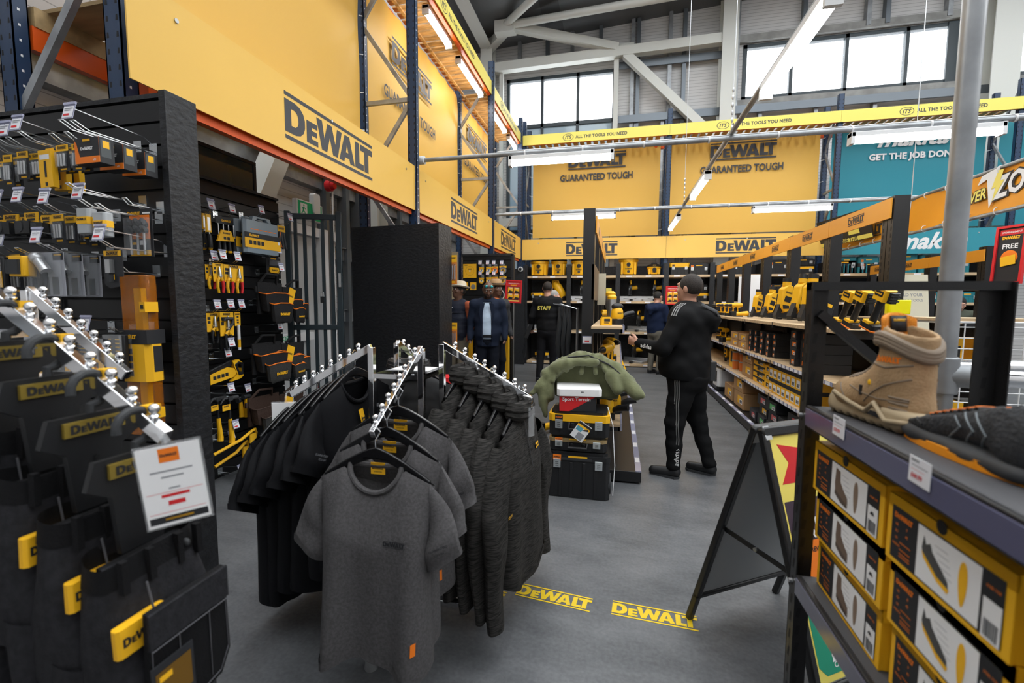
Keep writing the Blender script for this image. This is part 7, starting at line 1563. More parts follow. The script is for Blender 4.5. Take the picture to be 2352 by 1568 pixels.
    if top is not None:
        g = SDF((-.5, -.5, hem - .06), (.5, .38, 1.6), .0105); torso(g, .014)
        if vest is None:
            for a in arms: g.cone(a[0], a[1], .068 * (fat * .4 + .6), .056 * (fat * .4 + .6), .035); g.cone(a[1], a[2], .055 * (fat * .4 + .6), .042, .02)
        if hood: g.cone((-.1, .08, 1.43), (.1, .08, 1.43), .07, .07, .03); g.cone((-.07, .15, 1.40), (.07, .15, 1.40), .075, .075, .03); g.cone((0, .19, 1.36), (0, .21, 1.29), .075, .03, .04)
        g.wobble(rip * 1.3, 30, seed + 1, (.5, .5, 1)); g.cut((0, 0, hem), (0, -.1, -1)); g.cone((0, .015, 1.43), (0, -.02, 1.62), .066, .075, 0, None, 'sub')
        for a in arms:
            d = V3(*a[2]) - V3(*a[1]); d /= np.linalg.norm(d); w0 = V3(*a[2]); g.cone(w0 + d * .015, w0 + d * .19, .034, .06, 0, None, 'sub')
        if open_front: g.rbox((0, -.25, 1.15), (.062, .2, .3), .01, 0, Euler((0, 0, .0)).to_matrix(), 'sub'); g.cone((0, -.24, 1.38), (0, -.22, .8), .05, .11, 0, None, 'sub')
        mb = MB(); g.into(mb, top); tp = mb.build('jacket', t, smooth=80)
        if vest is not None:
            for a in arms: g = SDF((min(a[0][0], a[1][0], a[2][0]) - .1, -.3, min(a[2][2], a[1][2]) - .08), (max(a[0][0], a[1][0], a[2][0]) + .1, .2, 1.52), .0095); g.cone(a[0], a[1], .066, .055, .03); g.cone(a[1], a[2], .054, .042, .02); g.wobble(.004, 40, seed); mb = MB(); g.into(mb, vest); mb.build('sleeve', t, smooth=80)
    return t, h3
NAVYC = mat('navy_wool_jacket', (.014, .02, .038), .8, spec=.12, bump=.15, bscale=160); NAVYT = mat('dark_navy_trousers', (.01, .012, .019), .8, spec=.12, bump=.1, bscale=160); SHIRTB = mat('pale_blue_shirt', (.52, .64, .78), .7, bump=.1, bscale=90)
# man in navy blazer
P = at(1120, 700, y=6.4); J, h3 = person('person', 'man in open navy blazer and pale blue shirt, head bowed, sunglasses on head', (P.x, 6.4, 0), .22, 1.72, 1.08, SKIND, NAVYC, NAVYT, BLK, None, None, (.42, .05, .12), True, SHIRTB, .78, beard=True, seed=3)
mb = MB(); ly = 1.70
for q in (-1, 1): mb.ball(h3(q * .036, -.085, 1.725), .026, mat('teal_mirror_lens', (.05, .45, .5), .08, metal=.7), 12, (1, .35, .8))
mb.tube([h3(-.085, .02, 1.7), h3(-.07, -.07, 1.725), h3(0, -.105, 1.73), h3(.07, -.07, 1.725), h3(.085, .02, 1.7)], .005, BLK, 6); mb.build('sunglasses', J)
mb = MB()
for q in (-1, 1): mb.prism([(q * .03, 1.44), (q * .1, 1.42), (q * .115, 1.3), (q * .085, 1.12), (q * .06, 1.3)], .006, NAVYC, face(0, 0, -.156) )
mb.build('lapels', J)
# man in gilet and straw hat
GIL = mat('navy_quilted_gilet', (.012, .016, .032), .6, bump=.3, bscale=30); RUST = mat('rust_orange_shirt', (.33, .075, .03), .8); KHAK = mat('khaki_trousers', (.17, .14, .1), .8); STRAW = mat('cream_straw', (.72, .62, .45), .8, bump=.5, bscale=220)
P = at(1052, 700, y=6.6); M_, h3 = person('person', 'man in cream straw hat, navy gilet and rust orange sleeves looking up left', (P.x, 6.6, 0), -.35, 1.7, 1.02, SKIND, GIL, KHAK, BLK, HAIRB, None, (-.18, 0, -.45), False, RUST, .86, seed=5, vest=RUST)
def hat(t, h3, m, band):
    c = Vector(h3(0, .005, 1.70)); up = (Vector(h3(0, .005, 1.8)) - c).normalized(); fr = frame(c, (1, 0, 0), up.cross(Vector((1, 0, 0)))); mb = MB(); mb.lathe([(.098, .0), (.1, .02), (.092, .075), (.07, .1), (.03, .092), (.001, .085)], m, 24, fr); mb.lathe([(.09, -.004), (.13, -.006), (.15, .01), (.148, .014), (.128, .0), (.09, .004)], m, 28, fr); ht = mb.build('hat', t); mb = MB(); mb.lathe([(.1025, .008), (.1018, .03)], band, 24, fr); mb.build('hat_band', ht)
hat(M_, h3, STRAW, WHP); mb = MB()
for q in (-1, 1): ring = [h3(q * .033 + .024 * math.cos(a), -.112, 1.652 + .018 * math.sin(a)) for a in [i * PI / 6 for i in range(13)]]; mb.tube(ring, .002, BLK, 5)
mb.tube([h3(-.01, -.116, 1.655), h3(.01, -.116, 1.655)], .002, BLK, 5); mb.build('spectacles', M_)
mb = MB()
for z in (1.0, 1.1, 1.2, 1.3): mb.lathe([(.158, z - .004), (.163, z), (.158, z + .004)], GIL, 28, S3(1.18, .98, 1))
mb.build('quilt_seams', M_)
# third man, mostly hidden
P = at(1139, 690, y=6.95); K, h3 = person('person', 'man in tan hat and orange scarf mostly hidden behind the navy blazer', (P.x, 6.95, 0), .9, 1.74, 1.0, SKIND, mat('dark_grey_coat', (.03, .03, .032), .8), NAVYT, BLK, HAIRB, None, (0, 0, .2), seed=8)
hat(K, h3, mat('tan_felt', (.42, .26, .13), .8), BLK); mb = MB(); mb.tube([(.08 * math.cos(a), .01 + .07 * math.sin(a), 1.47 + .01 * math.sin(2 * a)) for a in [i * PI / 8 for i in range(17)]], .026, mat('orange_scarf', (.6, .16, .04), .8), 8); mb.build('scarf', K)
# staff member, back view
STB = mat('black_staff_jacket', (.011, .011, .012), .75, spec=.12, bump=.1, bscale=100)
P = at(1255, 875, z=0); St, h3 = person('person', 'staff member seen from behind in black jacket with yellow STAFF lettering', (P.x, P.y, 0), PI - .15, 1.79, 1.06, SKINL, STB, mat('black_jeans', (.012, .012, .014), .8, spec=.12, bump=.15, bscale=120), BLK, mat('dark_brown_hair', (.018, .012, .009), .6, bump=.8, bscale=180), ([(-.2, 0, 1.42), (-.27, .03, 1.15), (-.24, -.14, .98)], [(.2, 0, 1.42), (.27, .04, 1.14), (.3, -.05, .9)]), (.15, 0, .3), hem=.9, haircut=1.62, seed=11, feet=(-.06, .1))
mb = MB(); put_text(mb, 'STAFF', frame((0, .165, 1.3), (-1, 0, 0), (0, .0, 1)), w=.24, m=LEMON, bold=.04, z=.012); mb.build('back_print', St)
t = thing('tablet', 'black tablet with hanging strap held at the side of the staff member', 'tablet', M=Tr(P.x - .32, P.y - .08, .92) @ Rz(.5) @ Ry(.35)); mb = MB(); mb.box(-.006, -.1, -.14, .006, .1, .12, BLK); mb.build('tablet_case', t, bevel=.004); mb = MB(); mb.tube([(0, 0, -.14), (.02, 0, -.4), (.1, 0, -.52), (.09, .02, -.36), (.01, .04, -.14)], .006, BLK, 6); mb.build('strap', t)
P = at(1272, 690, y=8.7); person('person', 'grey haired man almost hidden behind the staff member', (P.x, 8.75, 0), PI * .6, 1.66, 1.0, SKINL, mat('dark_blue_top', (.02, .025, .05), .8), mat('blue_jeans', (.03, .04, .07), .8), WHP, mat('grey_hair', (.3, .29, .28), .7), seed=12)
# man in navy hoodie, back view
P = at(1503, 858, z=0); N_, h3 = person('person', 'balding man in navy hooded top and khaki trousers at the back shelves', (P.x, P.y, 0), PI * .78, 1.66, 1.1, SKINL, mat('navy_fleece', (.011, .018, .045), .85, spec=.12, bump=.15, bscale=90), mat('grey_khaki_trousers', (.12, .11, .09), .8), BLK, HAIRB, ([(-.2, 0, 1.42), (-.26, -.02, 1.15), (-.16, -.24, 1.1)], [(.2, 0, 1.42), (.26, -.02, 1.15), (.16, -.24, 1.1)]), (.25, 0, 0), hem=.88, hood=True, seed=14, haircut=1.66)
P = at(2205, 672, y=9.3); person('person', 'man whose dark hair shows above the teal crates at right', (P.x, 9.3, 0), -.3, 1.56, 1.0, SKINL, mat('olive_coat', (.06, .07, .05), .8), NAVYT, BLK, HAIRB, None, (.5, 0, 0), seed=15)
# man in black tracksuit
TRK = mat('black_track_fleece', (.0075, .0077, .0083), .8, spec=.12, bump=.08, bscale=160); STRP = mat('grey_stripe_tape', (.2, .2, .2), .6)
TX_, TY_ = .565, 3.88; rz = -2.0
armL = [(.225, -.01, 1.40), (.315, -.10, 1.13), (.215, -.36, 1.165)]; armR = [(-.23, 0, 1.4), (-.30, .02, 1.12), (-.25, -.12, .9)]
Tk, h3 = person('person', 'heavy man in black tracksuit seen from behind with left arm raised forward', (TX_, TY_, 0), rz, 1.635, 1.34, SKINL, TRK, TRK, BLK, mat('cropped_dark_hair', (.022, .016, .013), .65, noise=.4, nscale=20, bump=.7, bscale=200), (armR, armL), (-.05, .1, -.25), hem=.87, hood=True, seed=21, rip=.006, stance=.125, haircut=1.655, feet=(.17, -.06))
def strip3(name, pts, w, off, n=3, m=STRP):
    """parallel tapes lying along a limb; pts = (point, outward normal)."""
    mb = MB()
    for k in range(n):
        o = (k - (n - 1) / 2) * w * 1.9; vs = []; fs = []
        for i, (p, nn) in enumerate(pts):
            p = Vector(p); nn = Vector(nn).normalized(); a = Vector(pts[min(i + 1, len(pts) - 1)][0]); b = Vector(pts[max(i - 1, 0)][0]); sd = (a - b).cross(nn).normalized(); c = p + nn * off
            vs += [c + sd * (o - w / 2), c + sd * (o + w / 2)]
        fs = [(2 * i, 2 * i + 1, 2 * i + 3, 2 * i + 2) for i in range(len(pts) - 1)]; mb.add(vs, fs, m)
    return mb
# stripes are laid on by probing the cloth from outside
bpy.context.view_layer.update()
def skin_to(part, p, d):
    o = next(c for c in Tk.children if c.name.split('.')[0] == part); dirv = Vector(d).normalized(); ok, loc, nn, i = o.ray_cast(Vector(p) - dirv * .5, dirv)
    return (loc, -dirv) if ok else (Vector(p), -dirv)
leg = [skin_to('trousers', (.14 + .0 * z, -.0, z), (-1, .15, 0)) for z in [.94 - .045 * i for i in range(15)]]; strip3('s', leg, .0095, .004).build('leg_stripes', Tk)
arm_s = [skin_to('jacket', (.15 + .012 * i, .0 - .004 * i, 1.5 - .022 * i), (-.35 - .02 * i, .0, -1 + .03 * i)) for i in range(9)]; strip3('s', arm_s, .0095, .004).build('sleeve_stripes', Tk)
mb = MB(); l0 = skin_to('trousers', (.14, .0, .2), (-1, .15, 0))[0]; put_text(mb, 'adidas', frame(l0 + Vector((.005, 0, 0)), (0, 0, 1), (.0, -1, 0)), w=.15, m=WHT, bold=.0, z=.004); a0 = skin_to('jacket', (.30, -.22, 1.15), (-1, 0.0, 0))[0]; put_text(mb, 'adidas', frame(a0 + Vector((.008, -.02, 0)), (-.36, -.93, .1) if False else (.36, .93, -.1), (0, .0, 1)), w=.12, m=WHT, z=.006); mb.build('lettering', Tk)
# shoulder bag
sb = thing('shoulder_bag', 'small black shoulder bag at the right hip of the tracksuit man', 'bag', M=Tr(TX_, TY_, 0) @ Rz(rz) @ S3(.949, .949, .949)); mb = MB(); mb.rbox(-.36, -.02, .80, -.27, .16, .97, .03, BLK2); mb.rbox(-.375, .0, .81, -.36, .14, .9, .004, BLK2); mb.build('pouch', sb, bevel=.01)
bk = [skin_to('jacket', (x, .3, z), (0, -1, 0)) for x, z in ((.12, 1.48), (.06, 1.42), (-.02, 1.34), (-.1, 1.24), (-.17, 1.14), (-.22, 1.05))]
st = strip3('s', bk + [(Vector((-.30, .1, .98)), (-.3, 1, 0)), (Vector((-.315, .08, .9)), (-1, .4, 0))], .035, .006, 1, BLK2); st.build('strap', sb, solid=.003)
# ================================================================== FLOOR MARKS, TOOLBOX STACK, A-BOARD, SHOE RACK
for k, (u0, v0, u1, v1, nm) in enumerate(((1190, 1352, 1358, 1390, 'left of the two in full view'), (1406, 1394, 1602, 1432, 'right one, under the foot of the easel sign'), (1030, 1345, 1120, 1357, 'half hidden behind the hooded tops'))):
    a, b_ = at(u0, v0, z=0), at(u1, v1, z=0); c = (a + b_) / 2; d = (b_ - a); L = d.length if k < 2 else .38
    mb = MB(); put_logo(mb, frame((c.x, c.y, 0), d if k < 2 else (1, -.2, 0), (d.y * -1, d.x, 0) if k < 2 else (.2, 1, 0)), L, mat('yellow_floor_vinyl', (.72, .5, .01), .5), z=.0012); tag(mb.build('floor_decal'), 'yellow wordmark stuck on the grey floor, %s' % nm, 'floor marking')
# toolbox stack
TX, TY = -.25, 3.38
t = thing('rolling_toolbox', 'large black rolling toolbox at the bottom of the stack', 'tool box', (TX, TY, 0)); t_case(t, .45, .38, .335, BLK, BLK, True, lf=.82)
mb = MB(); mb.box(-.12, -.197, .282, .1, -.194, .3, BLK2); mb.tube([(.2, -.1, .1), (.235, -.1, .1)], .075, BLK2, 18); mb.build('wheel', t)
mb = MB()
for x in (-.12, .12): mb.box(x - .012, .2, .3, x + .012, .222, .93, BLK)
mb.box(-.13, .195, .80, .13, .225, .83, BLK); mb.box(-.13, .195, .93, .13, .225, .965, BLK); mb.build('pull_handle', t, bevel=.004)
t = thing('organiser_case', 'slim black case with clear lid in the middle of the toolbox stack', 'tool box', (TX - .005, TY - .01, .34)); t_case(t, .41, .31, .11, mat('clear_amber_lid', (.35, .25, .12), .15, alpha=.8), BLK, True, True)
t = thing('tool_box', 'black toolbox with bright yellow lid on top of the stack', 'tool box', (TX, TY, .452)); t_case(t, .43, .33, .175, YEL, BLK, True, True)
mb = MB(); mb.box(.0, -.0, .0, .001, .001, .001, BLK)
t = thing('swing_tag', 'printed tag dangling from the yellow lidded toolbox', 'tag', M=Tr(TX + .02, TY - .205, .5) @ Rz(.1)); mb = MB(); M = FR @ Rz(-.6); mb.prism([(-.05, -.065), (.05, -.065), (.05, .065), (-.05, .065)], .001, WHP, M); patch(mb, M, .1, .02, INK, .0016, 0, .05); patch(mb, M, .045, .04, mat('blue_print', (.1, .35, .45), .5), .0016, -.02, .015); patch(mb, M, .1, .016, YELP, .002, .0, .035); patch(mb, M, .05, .05, GREYTXT, .0016, .012, -.035); mb.build('card', t)
t = thing('shoe_box', 'red and black shoe box on the toolbox stack', 'shoe box', (TX - .03, TY + .0, .63), .13); mb = MB(); mb.box(-.13, -.15, 0, .13, .15, .11, RED); mb.prism([(-.06, 0), (.13, 0), (.13, .11)], 0, INK, face(0, 0, -.1505)); mb.box(.13, -.15, 0, .1306, .15, .11, INK); put_text(mb, 'Sport Terrain', face(-.01, .085, -.151), w=.2, m=WHT, z=.001); mb.build('box', t)
mb = MB(); mb.rbox(-.15, -.17, .112, .17, .17, .165, .02, WHT); patch(mb, face(.03, .145, -.1706), .02, .005, INK); mb.build('white_lid', t, bevel=.004)
OLV = mat('olive_fleece', (.13, .14, .068), .9, noise=.12, nscale=12, bump=.25, bscale=50, sheen=.2)
s = SDF((-.40, -.2, -.24), (.5, .34, .38), .0105)
arc = [(-.29, .0, -.02), (-.25, .02, .1), (-.15, .05, .19), (-.02, .07, .235), (.12, .07, .22), (.24, .05, .16), (.33, .02, .08), (.38, -.01, .02)]
s.rbox((.03, .1, .05), (.25, .035, .13), .03, .03)
for i in range(len(arc) - 1): s.cone(arc[i], arc[i + 1], .055 + .012 * (i % 2), .058, .03, ((0, 0, 1), .75)); a, b_ = arc[i], arc[i + 1]; s.cone((a[0], a[1] + .12, a[2] - .02), (b_[0], b_[1] + .12, b_[2] - .02), .05, .05, .03)
for p in (((-.30, -.03, .02), (-.28, -.05, -.1), .05, .035), ((-.26, .0, .1), (-.235, -.04, -.06), .05, .04), ((-.28, -.06, -.08), (-.265, -.07, -.2), .035, .018), ((.30, .0, .1), (.4, -.07, -.0), .055, .05), ((.22, -.02, .12), (.27, -.06, .02), .05, .04), ((-.2, .0, .16), (-.1, -.04, .2), .05, .04), ((-.1, -.03, .21), (.1, -.02, .21), .03, .03)): s.cone(p[0], p[1], p[2], p[3], .02)
rr = random.Random(4)
for i in range(16):
    q = .04 + .92 * i / 15; j = min(len(arc) - 2, int(q * (len(arc) - 1))); f_ = q * (len(arc) - 1) - j; c = Vector(arc[j]).lerp(Vector(arc[j + 1]), f_); dx = (q - .5) * .16 + rr.uniform(-.03, .03)
    s.cone(tuple(c + Vector((0, -.03, .045))), tuple(c + Vector((dx, -.085, -.04 - rr.random() * .06))), .014, .02, .012)
s.wobble(.005, 40, 2); mb = MB(); s.into(mb, OLV); jk = thing('fleece_jacket', 'olive green fleece jacket draped over the toolbox stack', 'jacket', (TX, TY + .04, .755)); mb.build('fabric', jk, smooth=80)
mb = MB(); mb.tube([(-.27, -.04, .08), (-.2, .0, .16), (-.1, -.02, .245), (.05, .0, .262), (.2, -.01, .2), (.33, -.04, .1)], .006, BLK, 6); mb.build('zip', jk)
mb = MB(); mb.tube([(.2, -.1, -.1), (.24, -.16, -.22), (.26, -.2, -.5), (.25, -.2, -.72)], .0035, WHP, 6); mb.build('drawcord', jk)
# A-board
A0, A1 = Vector((.336, 2.044, 0)), Vector((.799, 2.352, 0)); ad = (A1 - A0).normalized(); an = Vector((ad.y, -ad.x, 0)); W = (A1 - A0).length
ab = thing('easel_sign', 'black folding easel sign standing between the aisle and the shoe rack', 'easel sign', (A0.x, A0.y, 0)); I = Tr(-A0.x, -A0.y, 0)
BACKG = mat('grey_backing_panel', (.32, .33, .335), .4)
for k in (0, 1):
    base = A0 + an * (.62 * k); topv = A0 + an * (.31 + (.012 if k else -.012)) + Vector((0, 0, .95)); up = (topv - base).normalized(); nrm = ad.cross(up).normalized() * (-1 if k == 0 else 1)
    if nrm.dot(an) * (1 if k else -1) < 0: nrm = -nrm
    M = I @ frame(base, ad, up); H = (topv - base).length; fr = MB(M)
    fr.box(0, 0, -.014, .028, H, .014, STEELBLK); fr.box(W - .028, 0, -.014, W, H, .014, STEELBLK); fr.rbox(0, H - .03, -.016, W, H + .006, .016, .01, STEELBLK); fr.box(0, .13, -.014, W, .155, .014, STEELBLK); fr.build('leg_frame', ab, bevel=.006)
    sg = 1 if (ad.cross(up)).dot(an) * (1 if k else -1) > 0 else -1
    mb = MB(M); mb.box(.02, .15, -.004, W - .02, H - .02, .004, BACKG); mb.build('backing_panel', ab)
    mb = MB(M @ (Matrix() if sg > 0 else Tr(W, 0, 0) @ Ry(PI))); mb.box(.03, .16, .0045, W - .03, H - .03, .006, LEMON if k else INK)
    if k:
        mb.prism([(.05, H - .2), (.1, H - .13), (.06, H - .06), (.2, H - .09), (.42, H - .08), (.42, H - .19), (.2, H - .2)], .001, RED, Matrix(), .0062); mb.box(.04, H - .52, .006, W - .04, H - .26, .0068, mat('plum_print', (.05, .03, .05), .5)); mb.rbox(.06, H - .56, .0068, W - .06, H - .4, .0074, .03, ORG); put_text(mb, 'FREE', Tr(.16, H - .36, .0078), w=.18, m=WHT, bold=.05); put_text(mb, 'SCREWDRIVERS', Tr(.17, H - .43, .0078), w=.16, m=INK)
        mb.rbox(.04, .18, .006, W - .04, .4, .0068, .03, mat('green_print', (.02, .3, .18), .5)); put_text(mb, 'TOOLS', Tr(.14, .36, .0072), w=.1, m=WHT); put_text(mb, 'when you', Tr(.14, .27, .0072), w=.09, m=WHT); put_text(mb, '£150', Tr(.16, .235, .0072), w=.11, m=WHT, bold=.04); put_text(mb, 'ON ANY HIRE', Tr(.19, .205, .0072), w=.16, m=WHT)
    mb.build('poster', ab)
m0 = A0 + an * .155 + Vector((0, 0, .5)); 
for s_ in (.03, W - .03):
    mb = MB(I); mb.beam(A0 + ad * s_ + an * .16 + Vector((0, 0, .49)), A0 + ad * s_ + an * .47 + Vector((0, 0, .47)), .006, .018, STEELBLK); c = A0 + ad * s_ + an * .31 + Vector((0, 0, .482)); mb.cyl(c - ad * .008, c + ad * .008, .008, SILV, 10); mb.build('stay_bar', ab)
mb = MB(I)
for s_ in (.02, W - .02): c = A0 + ad * s_ + an * .31 + Vector((0, 0, .94)); mb.beam(c - an * .03 - Vector((0, 0, .03)), c + an * .03 + Vector((0, 0, .0)), .03, .05, SILV)
mb.build('hinge', ab)
# ------------------------------------------------------------------ shoe rack (front to -x)
X0, X1, Y1, Y0 = .495, .93, 1.37, -.25
sr = thing('shoe_rack', 'black steel shelving at the right edge stacked with yellow shoe boxes', 'shelving', (X0, Y1, 0)); I = Tr(-X0, -Y1, 0)
for (x, y) in ((X0 + .02, Y1 - .02), (X1 - .02, Y1 - .02), (X0 + .02, Y0), (X1 - .02, Y0)):
    mb = MB(I); sx = 1 if x < .7 else -1; mb.box(x - .02 * sx, y - .021, 0, x - .0165 * sx, y + .021, 1.46, STEELBLK); mb.box(x - .02 * sx, y + .021, 0, x + .032 * sx, y + .0175, 1.46, STEELBLK)
    z = .05
    while z < 1.4:
        mb.prism([(-.007, 0), (.003, .0), (.007, .028), (-.003, .028)], 0, GROOVE, Tr(x - .0206 * sx, y, z) @ Rz(-PI / 2 * sx) @ FR, 0); mb.prism([(-.007, 0), (.003, .0), (.007, .028), (-.003, .028)], 0, GROOVE, Tr(x + .006 * sx, y + .0174, z) @ FR, 0); z += .052
    mb.build('upright', sr)
    for zz in (1.105, .635): mb = MB(I); mb.cyl((x - .03 * sx, y - .0, zz), (x - .02 * sx, y - .0, zz), .006, SILV, 10); mb.build('bolt', sr)
mb = MB(I); mb.box(X0, Y1 - .03, 1.44, X1, Y1 + .002, 1.462, STEELBLK); mb.beam((X0 + .03, Y1 - .01, 1.38), (X0 + .3, Y1 - .01, 1.14), .022, .022, STEELBLK); mb.build('top_rail', sr)
DKB = mat('dark_shelf_board', (.06, .06, .065), .6)
for z in (1.135, .665, .2):
    mb = MB(I); mb.box(X0 + .012, Y0, z - .012, X1, Y1 - .045, z, DKB); mb.build('shelf_board', sr)
    mb = MB(I); mb.box(X0, Y0, z - .055, X0 + .012, Y1 - .045, z + .003, STEELBLK); mb.box(X1 - .012, Y0, z - .055, X1, Y1 - .045, z, STEELBLK); mb.box(X0, Y1 - .047, z - .055, X1, Y1 - .04, z, STEELBLK); mb.build('shelf_beam', sr, bevel=.002)
    if z > .5: mb = MB(I); mb.box(X0 - .004, Y0, z - .048, X0 - .0005, Y1 - .05, z - .004, mat('tinted_strip', (.11, .11, .18), .12, spec=.9) if z > 1 else mat('smoked_strip', (.1, .1, .14), .15, spec=.9)); mb.build('ticket_strip', sr)
for k, (u, v, pr, nm) in enumerate(((1927, 978, '£109.99', 'below the beige boot'), (2113, 1082, '£44.99', 'below the black trainer'))):
    P = at(u, v, x=X0 - .006); M = frame(P, (0, -1, 0), (0, 0, 1)) @ Rz(-.02); t = thing('price_ticket', 'white price ticket on the shoe rack edge %s' % nm, 'price ticket', M=M); mb = MB(); mb.box(-.027, -.024, 0, .027, .02, .0008, TICK); patch(mb, Matrix(), .02, .004, GREYTXT, .001, -.012, .014); patch(mb, Matrix(), .04, .0016, GREYTXT, .001, 0, .006); patch(mb, Matrix(), .034, .0006, RED, .001, -.004, -.001); put_text(mb, pr, Tr(-.005, -.011, .0012), w=.028, h=.009, m=RED); mb.build('ticket', t)
def shoe_carton(t, w, h, d, kind, size):
    """printed end faces -y."""
    mb = MB(); mb.box(-w / 2 + .002, .003, 0, w / 2 - .002, d, h * .98, YELP); mb.box(-w / 2, 0, h * .0, w / 2, .004, h, YELP); mb.box(-w / 2, 0, h * .8, w / 2, d + .002, h, YELP); mb.cyl((0, -.0006, h * .97), (0, .0006, h * .97), .012, GROOVE, 14)
    put_text(mb, 'GUARANTEED TOUGH', Tr(w / 2 + .0006, d * .5, h * .5) @ Rz(PI / 2) @ FR, w=d * .7, m=INK); mb.build('carton', t, bevel=.002)
    mb = MB(); y = -.0006; lw, lh = w * .9, h * .78; patch(mb, face(0, h * .46, y), lw, lh, INK, .0002); patch(mb, face(w * .06, h * .46, y), lw * .55, lh * .94, WHT, .0006); patch(mb, face(w * .385, h * .3, y), lw * .13, lh * .6, WHT, .0006)
    put_logo(mb, face(-w * .33, h * .73, y), lw * .2, ORG, bars=False, z=.0008)
    for i, (tx, q) in enumerate((('UK', .6), ('EU', .5), ('US', .4), ('WIDTH', .3))):
        put_text(mb, tx, face(-w * .39, h * q, y), h=h * .035, m=ORG, z=.0008)
    put_text(mb, str(size), face(-w * .29, h * .6, y), h=h * .04, m=ORG, z=.0008); put_text(mb, str(size + 34), face(-w * .29, h * .5, y), h=h * .04, m=ORG, z=.0008)
    put_text(mb, 'STEEL TOE' if kind else 'COMP TOE', face(w * .385, h * .68, y), w=lw * .1, m=ORG, z=.0008)
    for q in (.36, .26, .2, .16): patch(mb, face(-w * .3, h * q, y), lw * .12, h * .012, ORG, .0008)
    bm = mat('printed_brown_boot', (.16, .11, .08), .6) if not kind else mat('printed_grey_shoe', (.07, .07, .07), .6)
    k = lh; ox, oz = w * .0, h * .46
    def pic(pl, m, z=.001): mb.prism([(x * k, y_ * k) for x, y_ in pl], 0, m, face(ox, oz, y), z)
    if not kind: pic([(-.36, .38), (-.16, .34), (-.14, .1), (.06, -.08), (.2, -.16), (.22, -.32), (-.06, -.34), (-.36, -.2), (-.4, .0)], bm); pic([(-.38, -.16), (.22, -.34), (.2, -.4), (-.1, -.38), (-.38, -.26)], mat('printed_sole', (.09, .065, .05), .6), .0012)
    else: pic([(-.4, .1), (-.36, .34), (-.3, .2), (-.2, .26), (-.14, .14), (.1, -.04), (.24, -.16), (.26, -.3), (.0, -.24), (-.34, -.02)], bm); pic([(-.4, .06), (-.34, -.06), (.0, -.28), (.24, -.34), (.28, -.26), (.0, -.2)], YELP, .0012)
    sole = [(.53 + .09 * math.cos(a) * (1 + .25 * math.sin(a)), .0 + .36 * math.sin(a)) for a in [2 * PI * i / 24 for i in range(24)]]; pic(sole, mat('printed_tread', (.24, .17, .12), .6) if not kind else YELP)
    for q in range(5): mb.prism([(x * k, y_ * k) for x, y_ in ((-.1 + .05 * q, .3 - .1 * q), (.2 + .03 * q, .3 - .1 * q), (.2 + .03 * q, .292 - .1 * q), (-.1 + .05 * q, .292 - .1 * q))], 0, GREYTXT, face(ox, oz, y), .001)
    if not kind: mb.ball((w * .385, y - .0002, h * .42), w * .03, ORG, 12, (1, .02, 1.2)); mb.prism([(-.008, -.003), (.008, -.003), (.004, .004), (-.003, .004)], 0, INK, face(w * .385, h * .42, y), .0016)
    barcode(mb, face(w * .385, h * .2, y), lw * .1, h * .2, INK, .001); mb.build('end_label', t)
cn = 0
for col, (ya, yb, n, kind) in enumerate(((1.305, 1.0, 3, 0), (.975, .70, 3, 1), (.665, .42, 3, 1))):
    for j in range(n):
        w, h = ya - yb, .126; zz = .667 + j * .1285; t = thing('shoe_carton', 'yellow shoe box, %s box of the %s column on the shoe rack' % (('bottom', 'middle', 'top')[j], ('far boot', 'middle trainer', 'near trainer')[col]), 'shoe box', M=Tr(X0 + .03 + .008 * (1 - j) + (.03 if col == 2 and j == 2 else 0), (ya + yb) / 2, zz) @ Rz(-PI / 2 + .02 * (j - 1)), group='shoe boxes on the rack'); shoe_carton(t, w, h, .33, kind, 9 - j)
# boot
BEI = mat('beige_nubuck', (.37, .24, .125), .75, noise=.1, nscale=25, bump=.25, bscale=180); BEIS = mat('beige_rubber_sole', (.36, .28, .175), .6); BEIC = mat('taupe_collar_pad', (.2, .15, .105), .55)
ORM = mat('orange_mesh_lining', (.85, .28, .02), .75, bump=.6, bscale=350)
bt = thing('work_boot', 'beige work boot with orange lining on top of the shoe rack', 'boot', M=Tr(.612, 1.075, 1.137) @ Rz(1.76) @ S3(.9, .9, .95)); h_ = .0042
s = SDF((-.07, -.075, .0), (.29, .075, .25), h_)
s.cone((.03, 0, .05), (.05, 0, .13), .05, .052, .02, ((0, 1, 0), .82)); s.cone((.05, 0, .12), (.05, 0, .2), .056, .062, .02, ((0, 1, 0), .8)); s.cone((.08, 0, .07), (.19, 0, .05), .048, .04, .03, ((0, 0, 1), 1.0)); s.ell((.205, 0, .052), (.062, .048, .045), .025); s.cone((.08, 0, .12), (.17, 0, .07), .042, .032, .03)
s.cut((0, 0, .018), (0, 0, -1)); s.cut((0, 0, .212), (-.25, 0, 1)); s.cone((.045, 0, .13), (.045, 0, .24), .044, .05, 0, ((0, 1, 0), .75), 'sub')
mb = MB(); s.into(mb, BEI); 
mb.build('upper', bt, smooth=80)
s = SDF((-.07, -.075, -.005), (.29, .075, .07), h_); s.cone((.02, 0, .015), (.1, 0, .015), .05, .045, .02, ((0, 0, 1), .6)); s.cone((.1, 0, .015), (.22, 0, .015), .046, .05, .02, ((0, 0, 1), .6)); s.ell((.235, 0, .03), (.044, .046, .034), .015); s.rbox((.015, 0, .03), (.055, .052, .02), .015, .015); s.cut((0, 0, 0), (0, 0, -1))
for k in range(11): s.rbox((-.03 + k * .028, 0, .0), (.005, .09, .009), .001, 0, None, 'sub')
mb = MB(); s.into(mb, BEIS)
